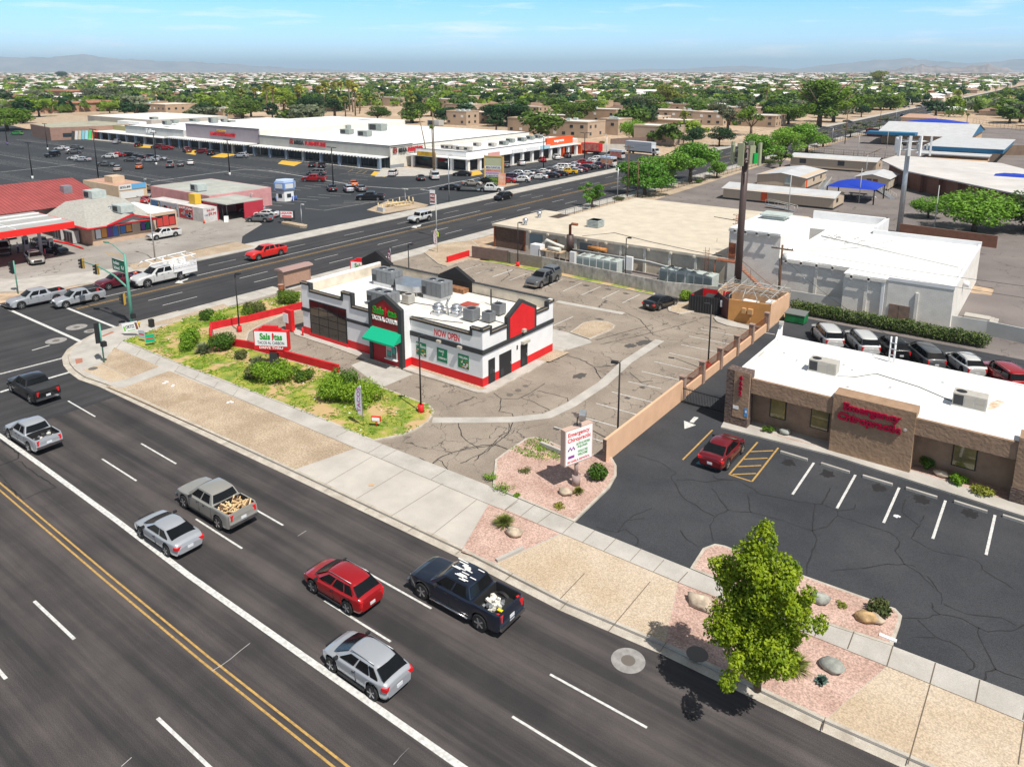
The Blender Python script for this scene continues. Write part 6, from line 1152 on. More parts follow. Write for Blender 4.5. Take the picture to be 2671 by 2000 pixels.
NW=[(tN,385,792,20,14,6,0,'arched-window apartment house right behind the orange end shop'),(tN,735,825,20,14,6,0,'apartment house with blank side wall left of the round-crowned tree'),(tN,985,800,9,12,6.2,0,'apartment house half hidden left of the round-crowned tree'),(tN,965,700,24,14,6.5,1,'wide tan apartment house behind the blank-walled one'),(tN,1420,885,15,12,6.4,0,'apartment house with two white windows right of the round tree'),(tN,1615,705,28,16,6,0,'apartment house with a shaded upper gallery beyond the round tree'),(tN,1760,645,26,18,6,1,'farther apartment house near the bare pale tree'),(tN,1850,722,16,14,6,0,'small apartment house beside the bare pale tree'),(tN,1560,760,30,14,4,1,'low white-roofed row between the apartments and the dark trees'),(tN,1640,640,30,14,6.5,0,'apartment house with an arch on its left end'),(tN,1310,745,10,14,5,0,'small apartment house peeping right of the round tree'),(tN,560,700,30,12,3.4,1,'low flat row behind the arched-window house'),(tN,860,600,22,14,6,1,'brown apartment house among dark trees'),(tN,330,650,30,12,5.5,1,'shaded tan house with dark gallery under the trees'),(tM,1790,720,13,10,6.5,0,'white-edged apartment house right of the tall thin palms'),(tM,1850,645,22,14,6.5,0,'long apartment house with small square windows beyond the store roof'),(tM,1680,580,30,16,6,1,'apartment house right of the palm cluster'),(tM,1870,545,40,16,6,0,'wide pale apartment house under the tan tile roof'),(tM,1790,490,26,18,7,2,'orange-tan house with a tile roof in the middle distance'),(tM,1960,700,14,12,5,1,'tan carport block behind the strip'),(tM,830,575,16,14,6,1,'tan house glimpsed between palms'),(tM,160,575,16,10,6.5,0,'pale apartment house behind the store roof at left'),(tM,1190,560,30,12,6,0,'pale house behind palms right of the middle'),(tM,700,600,12,10,5,0,'small pale house with one white window among palms'),(tL,245,628,45,14,6.5,2,'terracotta apartment block at the far left beside the big tree'),(tL,560,515,60,16,9,2,'three-storey terracotta block with balconies'),(tL,545,612,18,30,6.5,2,'terracotta block with a brown tile skirt left of the grey trees'),(tL,440,605,20,12,5.5,2,'lower terracotta block between two others'),(tL,700,520,34,14,6,2,'tile-skirted block behind grey-leaved trees'),(tL,1100,572,34,14,6.5,2,'brown-roofed block centre left'),(tL,1345,535,44,14,6,2,'brown-roofed block right of the last'),(tL,1620,520,60,16,6.5,2,'long brown-roofed block beyond the grey stockroom'),(tL,1250,605,32,12,6,1,'yellow-tan block with dark windows above the grey stockroom'),(tL,1370,645,26,22,6.5,1,'yellow-tan block with balconies above the supermarket roof'),(tL,200,545,70,16,6,2,'wide terracotta block behind the far-left block'),(tL,1750,560,36,14,5,1,'tan block partly behind green trees'),(tL,1840,660,12,14,5,1,'small tan block between green trees'),(tQ,160,735,22,16,5,1,'small tan house at the foot of the olive trees'),(tQ,90,655,30,14,5,0,'pale low house in the trees above the street')]
for k,(t_,x,y,lx,ly,h,s_,lab)in enumerate(NW):
 nr=t_(x,y);sc_=1.0
 apt(nr,lx*(1.0 if math.hypot(*nr)<450 else 1.0),ly,h,s_,lab,None,k,mans=(s_==2))
 # faraway domed stadium
sdm=thing('stadium','far white-domed stadium on the horizon','stadium',(0,0,0));D_=5200;p=PY(tL,1970,262,1)
dr=Vector((p[0],1)).normalized();c_=dr*D_;q=MB();q.tube([(c_.x,c_.y,0),(c_.x,c_.y,22)],[100,98],36,0);q.build('stadium_wall',mat('stadium_blue',(.25,.35,.45),.4,sc=.02,amt=.3),sdm);q=MB();q.blob((c_.x,c_.y,21),(99,99,24),1,36,0,rough=0,flat=0);q.build('dome_roof',M_roofw,sdm)
for k,(x,h,w_)in enumerate(((1090,34,80),(1160,24,100),(2380,40,26),(2430,30,150),(2500,32,100))):
 p=PY(tL,x,262,1);dr=Vector((p[0],1)).normalized();c_=dr*(4200+200*k);q=MB();q.obox((c_.x,c_.y,h/3),(w_*.6,60,h*.66),.6);q.obox((c_.x+w_*.3,c_.y+20,h/4),(w_*.4,50,h/2),.6);tag(q.build('distant_block',[M_glassw,mat('far_pink',(.35,.2,.18),.8)][k%2 if k else 0]),['dark low block on the horizon left of the stadium','dark long block on the horizon left of the stadium','tall narrow block on the horizon right of the stadium','reddish hotel block on the horizon','second reddish block on the horizon'][k],'building')
 # VEHICLES (forward = +X, built once per kind, then copied)
def interp(P,x):
 if x<=P[0][0]:return P[0][1]
 for(a,u),(c,v)in zip(P,P[1:]):
  if x<=c:return u+(v-u)*(x-a)/(c-a)
 return P[-1][1]
KIND=dict(sedan=dict(L=4.85,W=1.86,H=1.47,r=.35,xf=1.45,xr=-1.38,gc=.2,top=[(-2.42,.74),(-2.36,.95),(-2.2,1.04),(-1.8,1.06),(-1.0,1.0),(.9,.96),(1.4,.93),(1.9,.86),(2.2,.74),(2.36,.62),(2.42,.48)],cab=(1.35,.25,-.95,-2.05),win=[(.16,.56),(.60,.86)]),coupe_suv=dict(L=4.6,W=1.88,H=1.6,r=.38,xf=1.38,xr=-1.32,gc=.24,top=[(-2.3,.8),(-2.24,1.05),(-2.1,1.14),(-1.6,1.14),(-1.0,1.06),(1.0,1.02),(1.5,.98),(2.0,.86),(2.2,.74),(2.3,.55)],cab=(1.3,.3,-.9,-2.1),win=[(.14,.56),(.60,.88)]),hatch=dict(L=4.4,W=1.84,H=1.57,r=.36,xf=1.36,xr=-1.34,gc=.2,top=[(-2.2,.8),(-2.16,1.0),(-2.0,1.1),(-1.6,1.08),(-1.0,1.04),(.9,1.0),(1.35,.96),(1.75,.88),(2.0,.78),(2.14,.64),(2.2,.48)],cab=(1.35,.35,-1.35,-2.08),win=[(.13,.42),(.46,.72),(.76,.9)]),suv=dict(L=4.7,W=1.92,H=1.70,r=.38,xf=1.4,xr=-1.38,gc=.24,top=[(-2.35,.85),(-2.31,1.08),(-2.15,1.18),(-1.6,1.18),(-1.0,1.13),(.95,1.06),(1.4,1.02),(1.85,.95),(2.15,.84),(2.3,.7),(2.35,.52)],cab=(1.4,.42,-1.55,-2.2),win=[(.13,.40),(.44,.68),(.72,.9)]),big_suv=dict(L=5.25,W=2.02,H=1.92,r=.41,xf=1.6,xr=-1.48,gc=.3,top=[(-2.62,.95),(-2.58,1.2),(-2.1,1.26),(-1,1.22),(1.15,1.2),(1.7,1.15),(2.3,1.06),(2.55,.92),(2.62,.7)],cab=(1.35,.6,-2.2,-2.52),win=[(.09,.33),(.37,.62),(.66,.93)]),minivan=dict(L=5.05,W=1.96,H=1.76,r=.35,xf=1.55,xr=-1.45,gc=.2,top=[(-2.52,.9),(-2.46,1.1),(-2.2,1.14),(1.3,1.06),(1.7,1.0),(2.2,.84),(2.42,.7),(2.5,.5)],cab=(1.85,.75,-2.0,-2.42),win=[(.15,.38),(.42,.68),(.72,.93)]),van=dict(L=5.7,W=2.02,H=2.1,r=.37,xf=1.85,xr=-1.65,gc=.25,top=[(-2.85,1.1),(-2.8,1.25),(1.6,1.2),(2.1,1.12),(2.7,.92),(2.85,.6)],cab=(2.1,1.35,-2.7,-2.78),win=[(.05,.22),(.26,.48),(.52,.72),(.76,.96)]),pickup=dict(L=5.85,W=2.02,H=1.9,r=.42,xf=1.9,xr=-1.75,gc=.34,top=[(-2.92,1.02),(-2.88,1.28),(-1.2,1.28),(-1.0,1.24),(1.1,1.24),(1.6,1.2),(2.4,1.13),(2.7,1.04),(2.86,.9),(2.92,.7)],cab=(1.4,.62,-.9,-1.15),win=[(.12,.5),(.55,.9)],bed=(-2.8,-1.3)),short_pickup=dict(L=5.35,W=1.92,H=1.78,r=.39,xf=1.75,xr=-1.5,gc=.32,top=[(-2.67,.95),(-2.63,1.16),(-1.1,1.16),(-.9,1.12),(1.1,1.12),(1.5,1.08),(2.2,1.0),(2.5,.9),(2.62,.78),(2.67,.58)],cab=(1.3,.52,-.75,-1.0),win=[(.12,.55),(.6,.9)],bed=(-2.55,-1.12)),jeep=dict(L=4.6,W=1.88,H=1.88,r=.44,xf=1.45,xr=-1.45,gc=.44,top=[(-2.3,1.1),(-2.25,1.22),(.6,1.2),(2.1,1.12),(2.22,.95),(2.3,.7)],cab=(.75,.5,-2.1,-2.22),win=[(.05,.33),(.37,.65),(.69,.96)]),)
PAINT={}
def paint(name,c,metal=.25):
 if name not in PAINT:PAINT[name]=mat('car_paint_'+name,c,0.28,metal=metal,coat=0.9,spec=.5)
 return PAINT[name]
CP=dict(white=(.66,.66,.65),silver=(.40,.42,.45),grey=(.12,.125,.13),black=(.010,.010,.012),navy=(.012,.018,.035),red=(.38,.008,.012),darkred=(.17,.006,.012),maroon=(.13,.008,.022),tundra=(.60,.018,.012),gold=(.28,.22,.15),champagne=(.36,.32,.27),beigesilver=(.34,.33,.30),orange=(.6,.13,.02),yellow=(.65,.40,.01),blue=(.03,.08,.25),plum=(.06,.02,.05),green=(.05,.3,.06))
def lathe_wheel(r,w):
 q=MB();q.tube([(0,-w/2,0),(0,-w/2+.03,0),(0,w/2-.03,0),(0,w/2,0)],[r*.93,r,r,r*.93],20,0);return q
def make_car(kind):
 K=KIND[kind];L,W,H,r,gc=K['L'],K['W'],K['H'],K['r'],K['gc'];hw=W/2;top=K['top'];bed=K.get('bed')
 root=thing(kind,'x','car')
 xs=set(np.round(np.linspace(-L/2,L/2,27),3))
 for a in(K['xf'],K['xr']):
  for t in np.linspace(-1,1,13):xs.add(round(a+math.sin(t*math.pi/2)*(r+.1),3))
 for p in top:xs.add(p[0])
 for e_ in(.03,.1,.2,.32,.48):xs.add(L/2-e_);xs.add(-L/2+e_)
 if bed:xs|={bed[0],bed[0]-.001,bed[1],bed[1]+.001}
 xs=sorted(x for x in xs if-L/2<=x<=L/2);q=MB();rings=[];n0=0
 for x in xs:
  d=min(x+L/2,L/2-x);dl=.95 if kind not in('jeep','van')and(x>0 or not bed)else.4;f=min(1,d/dl);ww=hw*(.76+.24*math.sqrt(max(0,1-(1-f)**2)))if d<dl else hw
  if dl<.5:ww=max(ww,hw*.93)
  if x>0:ww*=1-.04*max(0,(x-1.2)/(L/2-1.2))
  zb=gc+.06*(d<.1)+.12*max(0,1-d/.15);zt=interp(top,x)
  for a in(K['xf'],K['xr']):
   u=abs(x-a)
   if u<r+.08:zb=max(zb,r+math.sqrt(max(0,(r+.08)**2-u*u)))
  zb=min(zb,zt-.16);zs=zt-.05;zm=zb+(zs-zb)*.55
  if bed and bed[0]<=x<=bed[1]:tp=[(ww*.985,zt-.02),(ww*.97,zt),(ww-.11,zt),(ww-.12,.78),(0,.78)]
  else:tp=[(ww*.985,zs-.02),(ww*.93,zt-.02),(ww*.75,zt),(ww*.4,zt+.025),(0,zt+.03)]
  zi=min(zb,.45);half=[(0,zi),(ww-.28,zi),(ww-.27,zb),(ww*.96,zb+.02),(ww,zm),(ww*.995,zm+(zs-zm)*.6)]+tp
  ring=[(x,-y,z)for y,z in half]+[(x,y,z)for y,z in half[-2:0:-1]];rings.append(ring)
 m=len(rings[0]);vs=[p for ring in rings for p in ring];fs=[];ms=[]
 for i in range(len(rings)-1):
  for j in range(m):
   k=(j+1)%m;fs.append([i*m+j,i*m+k,(i+1)*m+k,(i+1)*m+j])
   bot=j in(0,1,2,m-1,m-2,m-3);inb=bed and bed[0]-.01<=xs[i]and xs[i+1]<=bed[1]+.01 and j in(8,9,10,11)
   ms.append(1 if bot or inb else 0)
 fs.append(list(range(m)));ms.append(0);fs.append([(len(rings)-1)*m+j for j in range(m-1,-1,-1)]);ms.append(0)
 q.v=vs;q.f=fs;q.m=ms;q.s=[True]*len(fs)
 # cabin shell
 a0,a1,a2,a3=K['cab'];zb=interp(top,(a0+a3)/2)-.03;wb,wr=hw*.90,hw*(.70 if kind not in('jeep','van','big_suv')else.80);zr=H-.13 if kind not in('jeep','van')else H-.06
 def prof(v):
  c=v;return a0+(a1-a0)*c,a3+(a2-a3)*c,wb+(wr-wb)*(c**1.15)
 lv=[0,.35,.7,1.0];cols_y=[-1,-.6,0,.6,1];cv=[]
 for v in lv:
  xf_,xr_,w_=prof(v);z=zb+(zr-zb)*v
  row=[(xf_+.10*(1-u*u),u*w_,z)for u in cols_y]+[(xr_-.06*(1-u*u),u*w_,z)for u in cols_y[::-1]];cv+=row
 nc=10;cf=[]
 for i in range(3):
  for j in range(nc):k=(j+1)%nc;cf.append([i*nc+j,i*nc+k,(i+1)*nc+k,(i+1)*nc+j])
 b0=len(cv);L_r=a1-a2;dzr=H-zr
 for fr_ in(.1,.5,.9):cv+=[(a1-L_r*fr_,u*wr*(1.0+.02*(fr_==.5)),zr+dzr*(.55+.45*(1-(2*fr_-1)**2))*(1-.75*abs(u)**2.5))for u in cols_y]
 for j in range(4):cf+=[[3*nc+j,3*nc+j+1,b0+j+1,b0+j],[b0+j,b0+j+1,b0+6+j,b0+5+j],[b0+5+j,b0+6+j,b0+11+j,b0+10+j],[b0+10+j,b0+11+j,3*nc+8-j,3*nc+9-j]]
 cf+=[[3*nc+0,b0,b0+5,b0+10,3*nc+9],[3*nc+4,3*nc+5,b0+14,b0+9,b0+4]]
 q.add(cv,cf,0,True)
 body=q.build('body',[paint('white',CP['white']),M_trim],root,local=True)
 if not bed:
  md=body.modifiers.new('s','SUBSURF');md.levels=1;bpy.context.view_layer.update();nm_=D.meshes.new_from_object(body.evaluated_get(bpy.context.evaluated_depsgraph_get()));body.modifiers.clear();body.data=nm_
 body.data.polygons.foreach_set('use_smooth',[True]*len(body.data.polygons));body.data.set_sharp_from_angle(angle=R(42 if not bed else 38))
 def pane(name,pts,off_,parent=root):
  P=[Vector(p)for p in pts];n=(P[1]-P[0]).cross(P[2]-P[0]).normalized();c=sum(P,Vector())/len(P)
  if n.dot(c-Vector((0,0,.8)))<0:P=P[::-1];n=-n
  g=MB();g.add([tuple(p+n*off_)for p in P]+[tuple(p-n*.05)for p in P],[list(range(len(P)))]+[[(i+1)%len(P),i,i+len(P),(i+1)%len(P)+len(P)]for i in range(len(P))]);return g
 def at_(v,side):xf_,xr_,w_=prof(v);return xf_,xr_,w_*side,zb+(zr-zb)*v
 # windscreen and rear window as 4-strip curved panes
 for nm,fr in(('windscreen',1),('rear_window',0)):
  g=MB();v0,v1=(.10,.97)if fr else(.16,.93);rows_=[]
  for v in(v0,.5,v1):
   xf_,xr_,w_=prof(v);z=zb+(zr-zb)*v;w_*=.9
   rows_+=[((xf_+.10*(1-u*u)+.022)if fr else(xr_-.06*(1-u*u)-.022),u*w_,z+.012)for u in cols_y]
  ff=[]
  for i in range(2):
   for j in range(4):f_=[i*5+j,i*5+j+1,(i+1)*5+j+1,(i+1)*5+j];ff.append(f_ if fr else f_[::-1])
  g.add(rows_,ff,0,True);g.build(nm,M_carglass,root,local=True)
 for s_ in(-1,1):
  for k,(u0,u1)in enumerate(K['win']):
   P=[]
   for v,uu in((.13,u0),(.13,u1),(.9,u1),(.9,u0)):
    xf_,xr_,y,z=at_(v,s_);P.append((xf_+(xr_-xf_)*uu,y,z))
   pane('side_window',P,.012).build('side_window',M_carglass,root,local=True)
  q=MB();q.obox((a0-.48,s_*(hw+.06),zb+.06),(.12,.20,.13),0);q.build('wing_mirror',M_trim,root,local=True)
  x1=L/2-.32;z1=interp(top,L/2-.2)-.14;q=MB();q.obox((x1,s_*hw*.70,z1),(.30,hw*.34,.12),-s_*.3,0);q.build('headlight',M_head,root,local=True)
  zt_=interp(top,-L/2+.1)-.13;q=MB();th=.34 if bed or kind in('suv','big_suv','minivan','van','jeep')else.17;q.obox((-L/2+.14,s_*hw*.76,zt_-th*.35),(.30,hw*(.20 if th>.2 else.34),th),s_*.28,0);q.build('tail_light',M_tail,root,local=True)
  for xa in(K['xf'],K['xr']):
   wq=lathe_wheel(r,.24);o=wq.build('wheel',M_rubber,root,local=True);o.location=(xa,s_*(hw-.12),r)
   g=MB();yy=s_*.115;g.tube([(0,yy-.01*s_,0),(0,yy+.012*s_,0)],[r*.64,r*.62],16,1)
   for k in range(5):
    a=2*math.pi*k/5;g.obox((math.cos(a)*r*.33,yy+.018*s_,math.sin(a)*r*.33),(r*.6,.02,r*.17),0,0,('Y',-a))
   g.tube([(0,yy+.012*s_,0),(0,yy+.03*s_,0)],r*.17,10,0);g.build('rim',[M_rim,M_char],o,local=True)
 q=MB();zp=.55 if not bed else.72;q.box(-L/2-.02,-.17,zp,-L/2+.02,.17,zp+.16);q.build('licence_plate',M_plate,root,local=True)
 q=MB();q.box(L/2-.06,-hw*.5,.42,L/2+.012,hw*.5,.42+.30*(H/1.6));q.build('grille',M_trim,root,local=True)
 if bed or kind in('jeep',):
  q=MB();q.box(-L/2-.1,-hw*.9,.5,-L/2+.03,hw*.9,.68);q.build('rear_bumper',M_chrome if bed else M_trim,root,local=True);q=MB();q.box(L/2-.05,-hw*.9,.42,L/2+.09,hw*.9,.62);q.build('front_bumper',M_chrome if bed else M_trim,root,local=True)
  # door seams, sills and handles
 q=MB();xm=(a0+a3)/2
 for s_ in(-1,1):
  for x in([a0-.25,xm+.05,a3+.55]if not bed else[a0-.2,xm,a3+.02]):q.box(x-.007,s_*(hw-.03),gc+.2,x+.007,s_*(hw+.002),zb-.04)
  q.box(K['xr']+r+.12,s_*(hw-.1),gc-.01,K['xf']-r-.12,s_*(hw+.004),gc+.08)
  for x in(xm+.18,a3+.75):q.box(x-.08,s_*(hw-.03),zb-.17,x+.08,s_*(hw+.018),zb-.13)
 q.build('door_trim',M_trim,root,local=True)
 if kind in('suv','big_suv','hatch'):
  q=MB();[q.tube([(a1-.1,s_*wr*.9,zr+.09),(a2+.1,s_*wr*.9,zr+.09)],.02,4)for s_ in(-1,1)];q.build('roof_rail',M_steel,root,local=True,split=True)
 return root
PROTO={}
def place_car(kind,c,heading,colour,label,cat='car',group=None,scale=1.0,z=0.015):
 if kind not in PROTO:PROTO[kind]=make_car(kind)
 o=copy_tree(PROTO[kind])
 o.location=(c[0],c[1],z);o.rotation_euler=(0,0,R(heading));o.scale=(scale,)*3
 o['label']=label;o['category']=cat
 if group:o['group']=group
 elif 'group' in o:del o['group']
 pm=paint(colour,CP[colour],0.0 if colour in('white','yellow','tundra')else.3)
 for ch in o.children:
  if ch.name.startswith('body'):ch.material_slots[0].link='OBJECT';ch.material_slots[0].material=pm
 for nm in('name',):o.name={'pickup':'pickup_truck','short_pickup':'pickup_truck','suv':'suv','big_suv':'suv','coupe_suv':'suv','hatch':'hatchback','jeep':'suv','minivan':'minivan','van':'van','sedan':'sedan'}[kind]
 return o
GM='cars driving along the wide road';GX='vehicles on the cross street'
C=lambda t,x,y,z=.7:t(x,y,z)
def inb(o,m,seed,n=40,x0=-2.6,x1=-1.5,w=.7,z0=.8,z1=1.25,name='bed_load',kindf=0,label=None):
 r_=random.Random(seed);q=MB()
 for k in range(n):
  x,y,z=r_.uniform(x0,x1),r_.uniform(-w,w),r_.uniform(z0,z1)
  q.obox((x,y,z),(r_.uniform(.15,.7)if kindf==0 else r_.uniform(.08,.22),.07 if kindf==0 else r_.uniform(.08,.2),.06 if kindf==0 else.12),r_.uniform(0,3.1),r_.randrange(len(m)),('Y',r_.uniform(-.5,.5)))
 a=o.rotation_euler.z;sc=o.scale[0];P=[]
 for v in q.v:X,Y=v[0]*sc,v[1]*sc;P.append((o.location.x+X*math.cos(a)-Y*math.sin(a),o.location.y+X*math.sin(a)+Y*math.cos(a),v[2]*sc))
 q.v=P;return tag(q.build(name,m),label,'load',None)
o=place_car('pickup',C(tA,272,1450),180,'black','black pickup with black bed cover just past the stop lines','pickup truck',GM)
q=MB();q.box(-2.82,-.93,1.285,-1.28,.93,1.32);q.build('bed_cover',M_char,o,local=True)
o=place_car('short_pickup',C(tD,268,405),181,'silver','silver pickup with open black bed at the left edge by the thick white line','pickup truck',GM);inb(o,[M_char,M_steel,M_offw],3,16,-2.4,-1.3,.6,.82,1.0,'bed_load',1,'grey junk lying in the bed of the leftmost silver pickup')
o=place_car('pickup',C(tD,1775,972),180,'beigesilver','silver-beige crew pickup loaded with firewood','pickup truck',GM);inb(o,[mat('wood_pale',(.6,.42,.22),.8),mat('wood_yellow',(.65,.5,.3),.8),M_wood,mat('wood_pale',(.6,.42,.22))],4,110,-2.65,-1.45,.72,.85,1.3,'firewood',0,'heap of pale split firewood in the pickup bed')
place_car('sedan',C(tD,1380,1200),180,'silver','silver sedan beside the firewood pickup','car',GM,.98)
place_car('suv',C(tE,768,1480),180,'red','red crossover between the silver sedan and the dark blue pickup','car',GM,.95)
o=place_car('pickup',C(tE,1770,1532,.9),180,'navy','lifted dark blue pickup with peeling white roof paint','pickup truck',GM,1.03,.03);inb(o,[M_roofw,M_offw,M_steel,M_offw],8,40,-2.2,-1.5,.4,.85,1.02,'bed_load',1,'white scraps and bottles in the dark blue pickup bed')
q=MB();r_=random.Random(2)
for k in range(16):x,y=r_.uniform(-.75,.45),-.55+.075*k;q.box(x-.25,y,1.885,x+.3*r_.random()+.1,y+.055,1.902)
q.build('peeled_roof_paint',M_roofw,o,local=True)
q=MB();q.box(-2.85,.2,.95,-2.3,.35,1.0);q.build('yellow_strip',mat('tape_yellow',(.7,.6,.02),.6),o,local=True);q=MB();[q.tube([(x,s_*.5,0)for x in()]or[(xa,s_*(.99),.82+.0),(xa+.45,s_*1.06,.86),(xa+.46,s_*1.06,.5)],.06,4)for xa in()for s_ in(1,)];q=MB();[q.tube([(-1.1,s_*1.04,.38),(1.3,s_*1.04,.38)],.05,6)for s_ in(-1,1)];q.build('side_step',M_chrome,o,local=True,split=True)
place_car('hatch',C(tH,958,697),180,'silver','silver hatchback with dark rear glass, nearest the photographer','car',GM,.97)
# cross street
place_car('pickup',C(tA,300,705,.9),-92,'silver','silver crew pickup stopped over the crossing, leftmost','pickup truck',GX)
o=place_car('short_pickup',C(tA,645,700,.9),-91,'silver','silver pickup with roof rails stopped behind the crossing line','pickup truck',GX)
o=place_car('pickup',C(tA,985,560,.9),-90,'maroon','old maroon pickup with balls and bags in its bed','pickup truck',GX,.95);inb(o,[M_white,M_yel,mat('load_pink',(.6,.1,.12),.6),M_blue],9,22,-2.5,-1.4,.6,.95,1.4,'bed_load',1,'colourful bags piled in the old maroon pickup')
o=place_car('pickup',C(tA,1320,525,1.0),-90,'white','white utility truck with stake bed and white pipe rack','truck',GX,1.2)
q=MB();q.box(-3.6,-1.12,1.0,-.95,1.12,1.34)
for s_ in(-1,1):[q.box(-3.58,s_*1.08,1.42+.17*k,-.97,s_*1.12,1.52+.17*k)for k in range(3)];[q.box(-3.55+.36*k,s_*1.10,1.3,-3.48+.36*k,s_*1.14,1.95)for k in range(8)];q.box(-3.6,s_*1.03,.62,-1.9,s_*1.1,1.0)
q.build('stake_bed',M_white,o,local=True);q=MB()
for s_ in(-1,1):q.tube([(-3.6,s_*1.0,1.2),(-3.6,s_*1.0,2.5),(1.4,s_*.95,2.35),(1.8,s_*.95,1.95)],.065,5);q.tube([(-1.0,s_*1.0,1.2),(-1.0,s_*1.0,2.4)],.06,5);q.tube([(-3.6,s_*1.0,1.9),(-3.0,s_*1.0,2.5)],.05,5)
for x in(-3.6,-2.6,-1.4,-.2,1.2):q.tube([(x,-1.0,2.45),(x,1.0,2.45)],.055,5)
q.build('pipe_rack',M_white,o,local=True)
q=MB();q.box(.1,-1.035,.75,.75,-1.01,.95);q.build('door_emblem',M_red,o,local=True)
place_car('pickup',G(694,655,.9),-90,'tundra','bright red crew pickup alone on the cross street','pickup truck',GX,1.02)
o=place_car('jeep',C(tM,1405,1472,.9),-90,'white','white boxy off-road car with black wheels','car',GX)
place_car('suv',C(tM,2093,1298,.8),-90,'black','dark compact SUV on the street before the tow truck','car',GX)
# petrol station
GP='vehicles at the petrol station'
place_car('suv',C(tA,285,385),-12,'beigesilver','grey-beige SUV standing in the sun beside the pumps','car',GP)
place_car('short_pickup',C(tA,1350,182,.8),-90,'white','white pickup with black bed cover beside the corner shop','pickup truck',GP,.98)
place_car('sedan',C(tA,325,250),170,'grey','dark grey sedan behind the pumps','car',GP);place_car('sedan',C(tA,425,312),20,'navy','navy sedan by the person at the pumps','car',GP)
place_car('pickup',C(tA,20,300,.9),-20,'black','black pickup in the shade under the fuel canopy','pickup truck',GP);place_car('minivan',C(tA,40,190),180,'white','white car seen between canopy columns at the left edge','car',GP)
